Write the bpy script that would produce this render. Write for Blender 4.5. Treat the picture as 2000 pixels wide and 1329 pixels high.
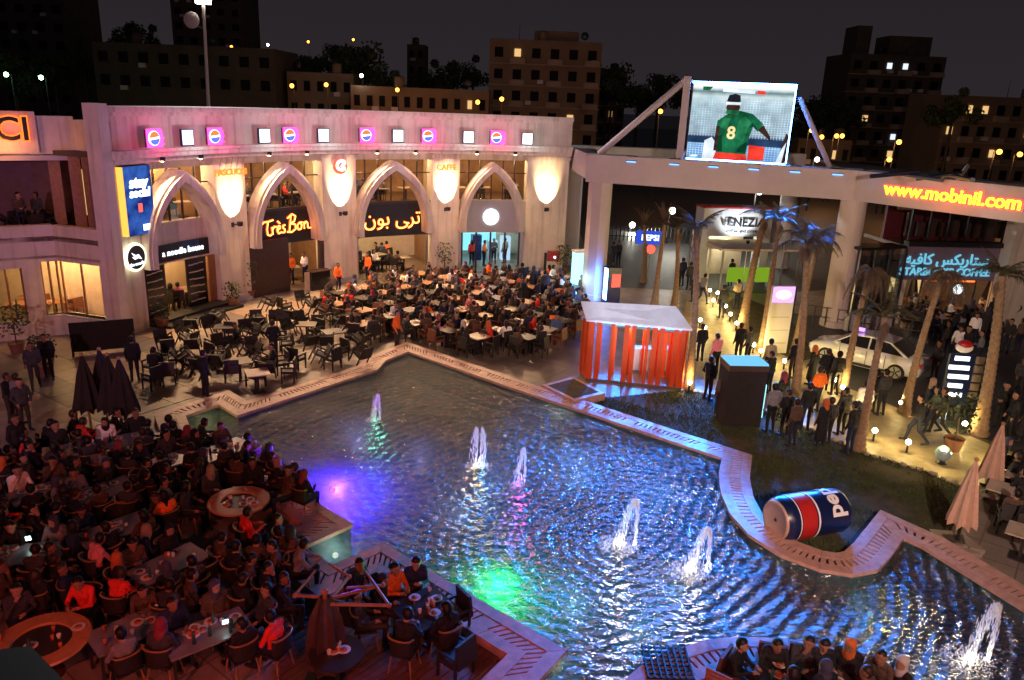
import bpy, bmesh, math, random
import numpy as np
from mathutils import Vector, Matrix
from mathutils.geometry import tessellate_polygon
random.seed(7); RNG = np.random.default_rng(7)
PI = math.pi
S = bpy.context.scene
for o in list(bpy.data.objects): bpy.data.objects.remove(o)
COL = S.collection

# ------------------------------------------------------------------ camera
H = 10.4; FPX = 1510.0; CX, CY = 1000.0, 664.5
_n = np.array([796 - CX, 5519 - CY, FPX]); _n /= np.linalg.norm(_n)
_f = np.array([0, 0, 1.0]); _f = _f - _f.dot(_n) * _n; _f /= np.linalg.norm(_f)
CR = np.stack([np.cross(_n, _f), _f, -_n])
cd = bpy.data.cameras.new('camera'); cam = bpy.data.objects.new('camera', cd); COL.objects.link(cam)
cd.sensor_width = 36; cd.sensor_fit = 'HORIZONTAL'; cd.lens = FPX / 2000 * 36; cd.clip_end = 3000; cd.clip_start = 0.1
_r, _u, _b = CR @ [1, 0, 0], CR @ [0, -1, 0], CR @ [0, 0, -1]
cam.matrix_world = Matrix(((_r[0], _u[0], _b[0], 0), (_r[1], _u[1], _b[1], 0), (_r[2], _u[2], _b[2], H), (0, 0, 0, 1)))
S.camera = cam

# ------------------------------------------------------------------ night sky
W = bpy.data.worlds.new('World'); S.world = W; W.use_nodes = True
wn = W.node_tree.nodes; wl = W.node_tree.links; wn.clear()
wo = wn.new('ShaderNodeOutputWorld'); bg = wn.new('ShaderNodeBackground'); tc = wn.new('ShaderNodeTexCoord')
sp = wn.new('ShaderNodeSeparateXYZ'); rp = wn.new('ShaderNodeValToRGB')
wl.new(tc.outputs['Generated'], sp.inputs[0]); wl.new(sp.outputs['Z'], rp.inputs[0]); wl.new(rp.outputs[0], bg.inputs[0]); wl.new(bg.outputs[0], wo.inputs[0])
rp.color_ramp.elements[0].color = (.024, .0195, .0225, 1); rp.color_ramp.elements[0].position = 0.0
rp.color_ramp.elements[1].color = (.0125, .0115, .0148, 1); rp.color_ramp.elements[1].position = .30
bg.inputs[1].default_value = 1.0
S.view_settings.view_transform = 'Standard'; S.view_settings.look = 'None'; S.view_settings.gamma = 1
S.view_settings.use_curve_mapping = False; S.view_settings.exposure = 0.0
S.render.engine = 'CYCLES'; S.cycles.use_denoising = True; S.cycles.max_bounces = 6; S.cycles.diffuse_bounces = 3
S.cycles.glossy_bounces = 3; S.cycles.transparent_max_bounces = 12; S.cycles.transmission_bounces = 4
S.cycles.sample_clamp_indirect = 4; S.cycles.sample_clamp_direct = 0; S.cycles.caustics_reflective = False; S.cycles.caustics_refractive = False
S.cycles.use_light_tree = True

# ------------------------------------------------------------------ photo geometry -> world
def ray(x, y): return CR @ np.array([x - CX, y - CY, FPX])
def at(x, y, z=0.0):
    r = ray(x, y); t = (z - H) / r[2]; return Vector((r[0] * t, r[1] * t, z))
def atd(x, y, Y):
    r = ray(x, y); t = Y / r[1]; return Vector((r[0] * t, Y, H + r[2] * t))
def onplane(x, y, P, Q):
    """point on the vertical plane through ground points P, Q"""
    r = ray(x, y); n = Vector((-(Q[1] - P[1]), Q[0] - P[0])); d = n.x * P[0] + n.y * P[1]
    t = d / (n.x * r[0] + n.y * r[1]); return Vector((r[0] * t, r[1] * t, H + r[2] * t))

# ------------------------------------------------------------------ materials
MATS = {}
def _nt(name):
    m = bpy.data.materials.new(name); m.use_nodes = True; MATS[name] = m
    return m, m.node_tree.nodes, m.node_tree.links
def mat(name, col, rough=.6, metal=0., var=.18, scale=3.0, bump=.0, bscale=40., spec=.5, coat=0.):
    m, n, l = _nt(name); b = n['Principled BSDF']
    b.inputs['Roughness'].default_value = rough; b.inputs['Metallic'].default_value = metal; b.inputs['Specular IOR Level'].default_value = spec
    if coat: b.inputs['Coat Weight'].default_value = coat; b.inputs['Coat Roughness'].default_value = .05
    tc = n.new('ShaderNodeTexCoord'); nz = n.new('ShaderNodeTexNoise'); nz.inputs['Scale'].default_value = scale; nz.inputs['Detail'].default_value = 5; nz.inputs['Roughness'].default_value = .65
    l.new(tc.outputs['Object'], nz.inputs['Vector'])
    cr = n.new('ShaderNodeValToRGB'); e = cr.color_ramp.elements
    e[0].position = .28; e[1].position = .72
    e[0].color = tuple(c * (1 - var) for c in col) + (1,); e[1].color = tuple(min(1, c * (1 + var)) for c in col) + (1,)
    l.new(nz.outputs['Fac'], cr.inputs[0]); l.new(cr.outputs[0], b.inputs['Base Color'])
    if bump:
        n2 = n.new('ShaderNodeTexNoise'); n2.inputs['Scale'].default_value = bscale; n2.inputs['Detail'].default_value = 4
        l.new(tc.outputs['Object'], n2.inputs['Vector'])
        bp = n.new('ShaderNodeBump'); bp.inputs['Strength'].default_value = bump; bp.inputs['Distance'].default_value = .02
        l.new(n2.outputs['Fac'], bp.inputs['Height']); l.new(bp.outputs[0], b.inputs['Normal'])
    return m
def emit(name, col, s):
    m, n, l = _nt(name); n.clear(); o = n.new('ShaderNodeOutputMaterial'); e = n.new('ShaderNodeEmission')
    e.inputs[0].default_value = (*col, 1); e.inputs[1].default_value = s; l.new(e.outputs[0], o.inputs[0]); return m
def objcol(name, rough=.8, spec=.3):
    """cloth that takes each object's own colour"""
    m, n, l = _nt(name); b = n['Principled BSDF']; b.inputs['Roughness'].default_value = rough; b.inputs['Specular IOR Level'].default_value = spec
    oi = n.new('ShaderNodeObjectInfo'); tc = n.new('ShaderNodeTexCoord'); nz = n.new('ShaderNodeTexNoise'); nz.inputs['Scale'].default_value = 14
    mx = n.new('ShaderNodeMix'); mx.data_type = 'RGBA'; mx.blend_type = 'MULTIPLY'; mx.inputs[0].default_value = .5
    l.new(tc.outputs['Object'], nz.inputs['Vector']); l.new(oi.outputs['Color'], mx.inputs[6]); l.new(nz.outputs['Color'], mx.inputs[7]); l.new(mx.outputs[2], b.inputs['Base Color'])
    n2 = n.new('ShaderNodeTexNoise'); n2.inputs['Scale'].default_value = 9; n2.inputs['Detail'].default_value = 3; n2.inputs['Distortion'].default_value = 1.2; l.new(tc.outputs['Object'], n2.inputs['Vector'])
    bp = n.new('ShaderNodeBump'); bp.inputs['Strength'].default_value = .8; bp.inputs['Distance'].default_value = .05; l.new(n2.outputs['Fac'], bp.inputs['Height']); l.new(bp.outputs[0], b.inputs['Normal'])
    return m
def rndcol(name, cols, rough=.7):
    m, n, l = _nt(name); b = n['Principled BSDF']; b.inputs['Roughness'].default_value = rough; b.inputs['Specular IOR Level'].default_value = .3
    oi = n.new('ShaderNodeObjectInfo'); cr = n.new('ShaderNodeValToRGB'); cr.color_ramp.interpolation = 'CONSTANT'
    e = cr.color_ramp.elements
    while len(e) < len(cols): e.new(.5)
    for i, c in enumerate(cols): e[i].position = i / len(cols); e[i].color = (*c, 1)
    l.new(oi.outputs['Random'], cr.inputs[0]); l.new(cr.outputs[0], b.inputs['Base Color']); return m
def glass(name, tint=(1, 1, 1), gl=.12):
    m, n, l = _nt(name); n.clear(); o = n.new('ShaderNodeOutputMaterial'); t = n.new('ShaderNodeBsdfTransparent'); g = n.new('ShaderNodeBsdfGlossy')
    t.inputs[0].default_value = (*tint, 1); g.inputs['Roughness'].default_value = .03; mx = n.new('ShaderNodeMixShader')
    fr = n.new('ShaderNodeFresnel'); fr.inputs[0].default_value = 1.45; ge = n.new('ShaderNodeNewGeometry'); mu = n.new('ShaderNodeMath'); mu.operation = 'MULTIPLY'; iv = n.new('ShaderNodeMath'); iv.operation = 'SUBTRACT'; iv.inputs[0].default_value = 1
    l.new(ge.outputs['Backfacing'], iv.inputs[1]); l.new(fr.outputs[0], mu.inputs[0]); l.new(iv.outputs[0], mu.inputs[1]); l.new(mu.outputs[0], mx.inputs[0]); l.new(t.outputs[0], mx.inputs[1]); l.new(g.outputs[0], mx.inputs[2]); l.new(mx.outputs[0], o.inputs[0]); return m

# ------------------------------------------------------------------ mesh builder
class MB:
    def __init__(s): s.v = []; s.f = []; s.m = []
    def add(s, vs, fs, mi=0):
        o = len(s.v); s.v += [tuple(p) for p in vs]; s.f += [tuple(i + o for i in q) for q in fs]; s.m += [mi] * len(fs); return s
    def box(s, c, d, rz=0., mi=0, rx=0., ry=0.):
        x, y, z = d[0] / 2, d[1] / 2, d[2] / 2
        vs = [Vector((a, b, e)) for e in (-z, z) for b in (-y, y) for a in (-x, x)]
        M = Matrix.Rotation(rz, 3, 'Z') @ Matrix.Rotation(ry, 3, 'Y') @ Matrix.Rotation(rx, 3, 'X')
        c = Vector(c); vs = [M @ v + c for v in vs]
        return s.add(vs, [(0, 2, 3, 1), (4, 5, 7, 6), (0, 1, 5, 4), (2, 6, 7, 3), (0, 4, 6, 2), (1, 3, 7, 5)], mi)
    def tube(s, p, q, r0, r1=None, n=8, mi=0, caps=True):
        p, q = Vector(p), Vector(q); r1 = r0 if r1 is None else r1
        d = (q - p).normalized(); a = d.orthogonal().normalized(); b = d.cross(a)
        vs = []
        for c, r in ((p, r0), (q, r1)):
            for i in range(n):
                t = 2 * PI * i / n; vs.append(c + a * math.cos(t) * r + b * math.sin(t) * r)
        fs = [(i, (i + 1) % n, n + (i + 1) % n, n + i) for i in range(n)]
        if caps: fs += [tuple(range(n - 1, -1, -1)), tuple(range(n, 2 * n))]
        return s.add(vs, fs, mi)
    def path(s, pts, r, n=6, mi=0):
        for a, b in zip(pts, pts[1:]): s.tube(a, b, r, r, n, mi)
        return s
    def lathe(s, prof, n=16, c=(0, 0, 0), mi=0, cap0=True, cap1=True):
        vs = []; c = Vector(c)
        for r, z in prof:
            for i in range(n):
                t = 2 * PI * i / n; vs.append(c + Vector((r * math.cos(t), r * math.sin(t), z)))
        fs = []
        for k in range(len(prof) - 1):
            for i in range(n):
                fs.append((k * n + i, k * n + (i + 1) % n, (k + 1) * n + (i + 1) % n, (k + 1) * n + i))
        if cap0: fs.append(tuple(range(n - 1, -1, -1)))
        if cap1: fs.append(tuple((len(prof) - 1) * n + i for i in range(n)))
        return s.add(vs, fs, mi)
    def ball(s, c, r, n=10, k=6, mi=0, sc=(1, 1, 1)):
        prof = [(max(1e-4, math.sin(PI * i / k)) * r, -math.cos(PI * i / k) * r) for i in range(k + 1)]
        o = len(s.v); s.lathe(prof, n, (0, 0, 0), mi, False, False)
        c = Vector(c); s.v[o:] = [(v[0] * sc[0] + c.x, v[1] * sc[1] + c.y, v[2] * sc[2] + c.z) for v in s.v[o:]]
        return s
    def prism(s, poly, z0, z1, mi=0):
        """upright prism over a plan polygon"""
        n = len(poly); vs = [(p[0], p[1], z0) for p in poly] + [(p[0], p[1], z1) for p in poly]
        area = sum(poly[i][0] * poly[(i + 1) % n][1] - poly[(i + 1) % n][0] * poly[i][1] for i in range(n))
        fs = [(i, (i + 1) % n, n + (i + 1) % n, n + i) for i in range(n)]
        tri = tessellate_polygon([[Vector((p[0], p[1], 0)) for p in poly]])
        top = [tuple(n + i for i in t) for t in tri]; bot = [tuple(reversed(t)) for t in tri]
        return s.add(vs, fs + top + bot, mi)
    def quadstrip(s, a, b, mi=0):
        n = len(a); return s.add(list(a) + list(b), [(i, i + 1, n + i + 1, n + i) for i in range(n - 1)], mi)
    def mesh(s, name, mats, smooth=False, fixn=True):
        me = bpy.data.meshes.new(name); me.from_pydata(s.v, [], s.f)
        for m in (mats if isinstance(mats, (list, tuple)) else [mats]): me.materials.append(MATS[m] if isinstance(m, str) else m)
        me.polygons.foreach_set('material_index', s.m)
        if fixn:
            bm = bmesh.new(); bm.from_mesh(me); bmesh.ops.recalc_face_normals(bm, faces=bm.faces); bm.to_mesh(me); bm.free()
        if smooth: me.polygons.foreach_set('use_smooth', [True] * len(me.polygons))
        me.update(); return me
    def build(s, name, mats, parent=None, smooth=False, fixn=True):
        return put(s.mesh(name, mats, smooth, fixn), name, parent)
def put(me, name, parent=None, loc=None, rz=None, scale=None):
    o = bpy.data.objects.new(name, me); COL.objects.link(o)
    if parent: o.parent = parent
    if loc is not None: o.location = loc
    if rz is not None: o.rotation_euler = (0, 0, rz)
    if scale is not None: o.scale = (scale,) * 3 if not hasattr(scale, '__len__') else scale
    return o
def tag(o, label=None, cat=None, group=None, kind=None):
    for k, v in (('label', label), ('category', cat), ('group', group), ('kind', kind)):
        if v: o[k] = v
    return o
def empty(name, loc=(0, 0, 0), rz=0.):
    o = bpy.data.objects.new(name, None); COL.objects.link(o); o.location = loc; o.rotation_euler = (0, 0, rz); o.empty_display_size = .2; return o
KIDS = {}
def kids(o):
    return [c for c in COL.objects if c.parent == o]
def proto_tree(o):
    k = kids(o); return [(c, kids(c)) for c in k]
def dup(o, tree, loc, rz=0., scale=None):
    r = o.copy(); COL.objects.link(r); r.location = loc; r.rotation_euler = (0, 0, rz)
    if scale: r.scale = (scale,) * 3
    for c, g in tree:
        d = c.copy(); COL.objects.link(d); d.parent = r
        for e in g:
            q = e.copy(); COL.objects.link(q); q.parent = d
    return r
def light(name, kind, loc, power, col, parent=None, radius=.1, target=None, spot=None, blend=.6):
    ld = bpy.data.lights.new(name, kind); ld.energy = power; ld.color = col
    if kind in ('POINT', 'SPOT'): ld.shadow_soft_size = radius
    o = bpy.data.objects.new(name, ld); COL.objects.link(o); o.location = loc
    if target is not None: o.rotation_euler = (Vector(target) - Vector(loc)).to_track_quat('-Z', 'Y').to_euler()
    if spot: ld.spot_size = spot; ld.spot_blend = blend
    if parent: o.parent = parent
    return o
def text_mesh(txt, size=1., ext=.02, bold=0., spacing=1., shear=0., align='CENTER'):
    cu = bpy.data.curves.new('txt', 'FONT'); cu.body = txt; cu.size = size; cu.extrude = ext; cu.align_x = align; cu.align_y = 'CENTER'
    cu.offset = bold; cu.space_character = spacing; cu.shear = shear; cu.resolution_u = 3
    ob = bpy.data.objects.new('txt', cu); COL.objects.link(ob)
    me = bpy.data.meshes.new_from_object(ob.evaluated_get(bpy.context.evaluated_depsgraph_get()))
    bpy.data.objects.remove(ob); return me
def text_obj(txt, name, m, parent, M, size=1., **kw):
    """lettering; M maps text x,y,(z towards viewer) to the parent's space"""
    me = text_mesh(txt, size, **kw); me.materials.clear(); me.materials.append(MATS[m]); me.transform(M)
    return put(me, name, parent)
def frame_mat(o, xd, n):
    """matrix with text x along xd, y up, z along n (towards the viewer)"""
    xd = Vector(xd).normalized(); n = Vector(n).normalized(); u = n.cross(xd).normalized()
    return Matrix(((xd.x, u.x, n.x, o[0]), (xd.y, u.y, n.y, o[1]), (xd.z, u.z, n.z, o[2]), (0, 0, 0, 1)))
def offset_poly(pts, d, closed=False):
    """plan polyline moved d to its left"""
    n = len(pts); out = []
    for i in range(n):
        a = pts[i - 1] if (i > 0 or closed) else None; b = pts[i]; c = pts[(i + 1) % n] if (i < n - 1 or closed) else None
        ds = []
        for p, q in ((a, b), (b, c)):
            if p is not None and q is not None:
                e = Vector((q[0] - p[0], q[1] - p[1])).normalized(); ds.append(Vector((-e.y, e.x)))
        m = ds[0] if len(ds) == 1 else (ds[0] + ds[1]).normalized()
        k = 1 / max(.45, m.dot(ds[0])); out.append(Vector((b[0] + m.x * d * k, b[1] + m.y * d * k)))
    return out
# ================================================================== materials of the place
mat('plaster', (.78, .69, .57), .75, var=.13, scale=.9, bump=.15, bscale=25)
def streaks(name, k=.5):
    nt = MATS[name].node_tree; n = nt.nodes; l = nt.links; b = n['Principled BSDF']; src = b.inputs['Base Color'].links[0].from_socket
    tc = n.new('ShaderNodeTexCoord'); mp = n.new('ShaderNodeMapping'); mp.inputs['Scale'].default_value = (2.6, 2.6, .16); nz = n.new('ShaderNodeTexNoise'); nz.inputs['Scale'].default_value = 1.6; nz.inputs['Detail'].default_value = 6; cr = n.new('ShaderNodeValToRGB')
    cr.color_ramp.elements[0].position = .30; cr.color_ramp.elements[1].position = .52; cr.color_ramp.elements[0].color = (.62, .56, .50, 1); cr.color_ramp.elements[1].color = (1, 1, 1, 1)
    mx = n.new('ShaderNodeMix'); mx.data_type = 'RGBA'; mx.blend_type = 'MULTIPLY'; mx.inputs[0].default_value = k
    l.new(tc.outputs['Object'], mp.inputs[0]); l.new(mp.outputs[0], nz.inputs['Vector']); l.new(nz.outputs['Fac'], cr.inputs[0]); l.new(src, mx.inputs[6]); l.new(cr.outputs[0], mx.inputs[7]); l.new(mx.outputs[2], b.inputs['Base Color'])
streaks('plaster', .7)
mat('plaster_grey', (.52, .50, .54), .7, var=.08, scale=1.5, bump=.1)
mat('paving', (.27, .22, .19), .42, var=.3, scale=1.1, bump=.12, bscale=30)
mat('slab_pale', (.27, .22, .18), .35, var=.22, scale=2.2, bump=.1, bscale=25)
mat('slab_warm', (.25, .17, .12), .38, var=.25, scale=2.0, bump=.1, bscale=25)
mat('slab_dark', (.13, .105, .10), .4, var=.25, scale=2.0, bump=.1, bscale=25)
mat('coping_stone', (.50, .29, .25), .45, var=.25, scale=5, bump=.25, bscale=45)
mat('channel_dark', (.02, .02, .022), .7)
mat('pool_tile', (.12, .20, .24), .4, var=.25, scale=1.4)
mat('asphalt', (.045, .045, .05), .55, var=.3, scale=2, bump=.3, bscale=60)
mat('soil', (.06, .05, .028), .95, var=.5, scale=2.5, bump=.8, bscale=25)
mat('path_stone', (.34, .28, .19), .5, var=.35, scale=2.4, bump=.35, bscale=18)
mat('deck_wood', (.13, .06, .045), .42, var=.4, scale=4, bump=.2, bscale=60)
mat('wood', (.30, .14, .06), .4, var=.3, scale=8)
mat('wood_dark', (.055, .03, .022), .5, var=.3, scale=8)
mat('black', (.012, .012, .014), .5, var=.3, scale=6)
mat('black_gloss', (.012, .012, .015), .18, var=.1)
mat('rattan', (.022, .017, .014), .55, var=.4, scale=60, bump=.5, bscale=120)
mat('brown_chair', (.16, .055, .03), .5, var=.3, scale=9)
mat('metal', (.42, .42, .44), .35, 1., var=.1)
mat('metal_dark', (.05, .05, .055), .4, .8, var=.2)
mat('white_paint', (.8, .8, .8), .4, var=.05)
mat('cream_fabric', (.50, .31, .22), .9, var=.12, scale=8, bump=.2)
mat('black_fabric', (.018, .014, .012), .95, var=.3, scale=5, bump=.2)
mat('concrete_night', (.20, .15, .12), .85, var=.2, scale=.5)
mat('concrete_dark', (.10, .075, .06), .9, var=.25, scale=.4)
mat('dark_window', (.01, .01, .012), .7, spec=.1)
mat('foliage', (.045, .07, .022), .7, var=.5, scale=3)
mat('palm_leaf', (.07, .062, .035), .55, var=.4, scale=4)
mat('palm_dry', (.12, .08, .05), .8, var=.4, scale=4)
mat('palm_trunk', (.26, .17, .10), .85, var=.4, scale=9, bump=.5, bscale=30)
mat('grass', (.05, .085, .02), .8, var=.5, scale=2)
mat('terracotta', (.22, .10, .06), .8)
mat('orange_panel', (.62, .075, .012), .4, var=.08)
mat('silver_sheet', (.78, .79, .86), .4, .0, var=.14, scale=1.5, bump=.4, bscale=2.5)
mat('red_paint', (.42, .018, .018), .35, var=.1)
mat('blue_paint', (.006, .013, .065), .3, var=.12)
mat('car_paint', (.78, .78, .76), .22, var=.02, coat=.8)
mat('tyre', (.015, .015, .015), .8)
mat('ceramic', (.75, .72, .68), .2, var=.04)
mat('food', (.35, .12, .05), .6, var=.7, scale=25)
glass('glass'); glass('glass_tint', (.75, .85, .9))
emit('lamp_warm', (1, .66, .28), 40); emit('lamp_white', (1, .93, .75), 14); emit('lamp_path', (1, .88, .50), 28); emit('lamp_orange', (1, .30, .035), 9)
emit('lamp_cyan', (.45, .9, 1.0), 7); emit('lamp_ceiling', (1, .72, .40), 7)
emit('neon_red', (1, .10, .015), 4.5); emit('neon_orange', (1, .16, .02), 2.6); emit('neon_yellow', (1, .62, .03), 3.2); emit('neon_yellow_hot', (1, .5, .10), 5)
emit('sign_white', (.85, .95, 1), 2.3); emit('sign_cyan', (.35, .85, 1), 1.6); emit('pale_blue_glow', (.18, .55, .85), 1.2); emit('sign_blue', (.03, .07, .55), 1.2)
emit('sign_pink', (1, .05, .42), 4.0); emit('sign_red', (1, .10, .06), 2.0); emit('sign_purple', (.55, .28, 1), 2.2)
emit('lit_window', (1, .62, .24), .9); emit('lit_window_cool', (.75, .85, 1), 1.2); emit('glow_green', (.35, .62, .03), .55)
emit('led_blue', (.05, .22, 1), 70); emit('phone_light', (.6, 1, .95), 5)

# ================================================================== the pool outline, at the coping's inner edge
ZC = .25; ZW = .13; ZF = -.95
POOL_PX = [(797, 686), (1000, 757), (1150, 806), (1285, 852), (1412, 894), (1406, 925), (1410, 962), (1428, 1003), (1464, 1043), (1525, 1082), (1600, 1110),
           (1665, 1121), (1712, 1112), (1738, 1085), (1764, 1048), (1803, 1066), (2000, 1188), (2130, 1270), (2130, 1460), (1850, 1420), (1772, 1335), (1700, 1292),
           (1620, 1264), (1540, 1249), (1450, 1245), (1380, 1252), (1310, 1273), (1258, 1299), (1215, 1335), (1165, 1420), (985, 1400), (1103, 1270), (925, 1166), (747, 1062),
           (648, 1106), (591, 1067), (687, 1024), (597, 969), (507, 914), (470, 890), (400, 905), (300, 895), (282, 881), (375, 846), (360, 812), (428, 789), (464, 811), (600, 766), (737, 721), (752, 704)]
POOL = [at(x, y, ZC).xy for x, y in POOL_PX]
AREA = sum(a.x * b.y - b.x * a.y for a, b in zip(POOL, POOL[1:] + POOL[:1]))
OUT = -1 if AREA > 0 else 1           # the side of the outline away from the water
def off(d): return offset_poly(POOL, OUT * d, True)
def in_poly(p, poly):
    c = False; n = len(poly)
    for i in range(n):
        a, b = poly[i], poly[i - 1]
        if (a[1] > p[1]) != (b[1] > p[1]) and p[0] < (b[0] - a[0]) * (p[1] - a[1]) / (b[1] - a[1]) + a[0]: c = not c
    return c
def sheet(name, outer, holes, z, m, kind='structure'):
    loops = [[Vector((p[0], p[1], 0)) for p in L] for L in [outer] + holes]
    tri = tessellate_polygon(loops); flat = [p for L in loops for p in L]
    b = MB().add([(p.x, p.y, z) for p in flat], tri); me = b.mesh(name, m)
    for p in me.polygons:
        if p.normal.z < 0: p.flip()
    return tag(put(me, name), kind=kind)
OUTER = off(.80); HOLE = off(.55)
B = 900
sheet('ground', [(-B, -B), (B, -B), (B, B), (-B, B)], [HOLE], 0., 'paving')
# tile joints on the open plaza are real slabs near the arcade, fine pattern beyond
nt = MATS['paving'].node_tree; n_ = nt.nodes; l_ = nt.links
bk = n_.new('ShaderNodeTexBrick'); bk.inputs['Scale'].default_value = 1.0; bk.inputs['Brick Width'].default_value = .9; bk.inputs['Row Height'].default_value = .9; bk.offset = 0
bk.inputs['Mortar Size'].default_value = .02; bk.inputs['Color1'].default_value = (.9, .9, .9, 1); bk.inputs['Color2'].default_value = (.6, .58, .56, 1); bk.inputs['Mortar'].default_value = (.3, .28, .27, 1)
tcp = n_.new('ShaderNodeTexCoord'); mp = n_.new('ShaderNodeMapping'); mp.inputs['Rotation'].default_value[2] = .65
l_.new(tcp.outputs['Object'], mp.inputs[0]); l_.new(mp.outputs[0], bk.inputs['Vector'])
bs = n_['Principled BSDF']; src = bs.inputs['Base Color'].links[0].from_socket
mx = n_.new('ShaderNodeMix'); mx.data_type = 'RGBA'; mx.blend_type = 'MULTIPLY'; mx.inputs[0].default_value = .8
l_.new(src, mx.inputs[6]); l_.new(bk.outputs['Color'], mx.inputs[7]); l_.new(mx.outputs[2], bs.inputs['Base Color'])

def gp(L, z=0.): return [at(x, y, z).xy for x, y in L]
LAWN = gp([(1130, 800), (1285, 856), (1412, 898), (1400, 925), (1408, 962), (1425, 1003), (1460, 1047), (1520, 1088), (1600, 1117), (1665, 1127), (1718, 1118), (1745, 1085), (1770, 1052), (1846, 1058),
           (1868, 1015), (1880, 955), (1800, 918), (1690, 886), (1600, 846), (1520, 812), (1430, 780), (1345, 762), (1180, 778)])
PATH = gp([(1345, 762), (1430, 780), (1520, 812), (1600, 846), (1690, 886), (1800, 918), (1885, 952), (1960, 985), (2060, 1000), (2060, 900), (1960, 880), (1860, 838), (1760, 800), (1640, 752), (1560, 708), (1480, 672), (1440, 640), (1400, 590), (1340, 590), (1330, 640), (1350, 700)])
PLANT = gp([(1400, 590), (1440, 640), (1480, 672), (1560, 708), (1590, 700), (1560, 640), (1500, 600), (1450, 580)])
ROAD = gp([(1500, 600), (1560, 640), (1590, 700), (1640, 752), (1760, 800), (1860, 838), (1960, 880), (2060, 900), (2200, 800), (2100, 640), (1700, 640)])
sheet('lawn', LAWN, [], .012, 'soil')
sheet('path', PATH, [], .006, 'path_stone')
sheet('planting_bed', PLANT, [], .018, 'soil')
sheet('road', ROAD, [], .003, 'asphalt')
FAR_ROAD = gp([(1170, 560), (1500, 575), (1700, 560), (1900, 420), (1750, 260), (1150, 250), (1120, 420)])
sheet('far_road', FAR_ROAD, [], .004, 'asphalt')

# ---------------------------------------------------------------- pool basin and water
basin = MB()
pf = [(p.x, p.y, ZF) for p in off(.02)]; pt = [(p.x, p.y, ZC - .06) for p in off(.02)]
basin.quadstrip(pf + pf[:1], pt + pt[:1])
tri = tessellate_polygon([[Vector((p.x, p.y, 0)) for p in off(.02)]]); basin.add(pf, tri)
tag(basin.build('pool_basin', 'pool_tile', fixn=False), kind='structure')
FOUNT_PX = [(742, 822, .9, (.75, .8, 1.)), (931, 912, 1.2, (1, .85, .6)), (938, 912, 1.2, (.8, .85, 1)), (1024, 948, 1.1, (1., .55, .85)), (1240, 1068, 1.25, (1, .92, .72)), (1380, 1120, 1.15, (1, .93, .75)), (1928, 1296, 1.35, (1, .95, .75))]
FOUNT = [(at(x, y, ZW), h, c) for x, y, h, c in FOUNT_PX]
m, n, l = _nt('water'); n.clear()
o = n.new('ShaderNodeOutputMaterial'); tr = n.new('ShaderNodeBsdfTransparent'); gl = n.new('ShaderNodeBsdfGlossy'); mx = n.new('ShaderNodeMixShader'); fr = n.new('ShaderNodeFresnel')
tr.inputs[0].default_value = (.85, .92, .92, 1); gl.inputs['Roughness'].default_value = .20; fr.inputs[0].default_value = 2.3
tc = n.new('ShaderNodeTexCoord'); acc = None
def addh(sock, k):
    global acc
    mu = n.new('ShaderNodeMath'); mu.operation = 'MULTIPLY'; mu.inputs[1].default_value = k; l.new(sock, mu.inputs[0])
    if acc is None: acc = mu.outputs[0]
    else:
        ad = n.new('ShaderNodeMath'); ad.operation = 'ADD'; l.new(acc, ad.inputs[0]); l.new(mu.outputs[0], ad.inputs[1]); acc = ad.outputs[0]
for sc, dt, k, st in ((.7, 1, .5, (1, 1.4, 1)), (3.0, 1, .62, (1, 2.2, 1)), (6.2, 1, .24, (1, 1.8, 1))):
    mp = n.new('ShaderNodeMapping'); mp.inputs['Scale'].default_value = st; mp.inputs['Rotation'].default_value[2] = .35 * sc
    nz = n.new('ShaderNodeTexNoise'); nz.inputs['Scale'].default_value = sc; nz.inputs['Detail'].default_value = dt; nz.inputs['Roughness'].default_value = .5; nz.inputs['Distortion'].default_value = .6
    l.new(tc.outputs['Object'], mp.inputs[0]); l.new(mp.outputs[0], nz.inputs['Vector']); addh(nz.outputs['Fac'], k)
for i in (0, 1, 3, 4):
    P = FOUNT[i][0]; mp = n.new('ShaderNodeMapping'); mp.inputs['Location'].default_value = (-P.x, -P.y, -P.z)
    wv = n.new('ShaderNodeTexWave'); wv.wave_type = 'RINGS'; wv.rings_direction = 'SPHERICAL'; wv.inputs['Scale'].default_value = .95; wv.inputs['Distortion'].default_value = 2.4; wv.inputs['Detail'].default_value = 2; wv.inputs['Detail Scale'].default_value = 1.4
    l.new(tc.outputs['Object'], mp.inputs[0]); l.new(mp.outputs[0], wv.inputs['Vector']); addh(wv.outputs['Fac'], .13)
bp = n.new('ShaderNodeBump'); bp.inputs['Strength'].default_value = 1.0; bp.inputs['Distance'].default_value = .44
l.new(acc, bp.inputs['Height']); l.new(bp.outputs[0], gl.inputs['Normal']); l.new(bp.outputs[0], fr.inputs['Normal'])
ge = n.new('ShaderNodeNewGeometry'); iv = n.new('ShaderNodeMath'); iv.operation = 'SUBTRACT'; iv.inputs[0].default_value = 1; mu = n.new('ShaderNodeMath'); mu.operation = 'MULTIPLY'; l.new(ge.outputs['Backfacing'], iv.inputs[1]); l.new(iv.outputs[0], mu.inputs[0]); l.new(fr.outputs[0], mu.inputs[1])
l.new(mu.outputs[0], mx.inputs[0]); l.new(tr.outputs[0], mx.inputs[1]); l.new(gl.outputs[0], mx.inputs[2]); l.new(mx.outputs[0], o.inputs[0])
vw = n.new('ShaderNodeVolumePrincipled'); vw.inputs['Color'].default_value = (.075, .16, .23, 1); vw.inputs['Density'].default_value = .7; vw.inputs['Anisotropy'].default_value = .25; l.new(vw.outputs[0], o.inputs['Volume'])
m.cycles.homogeneous_volume = True
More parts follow.
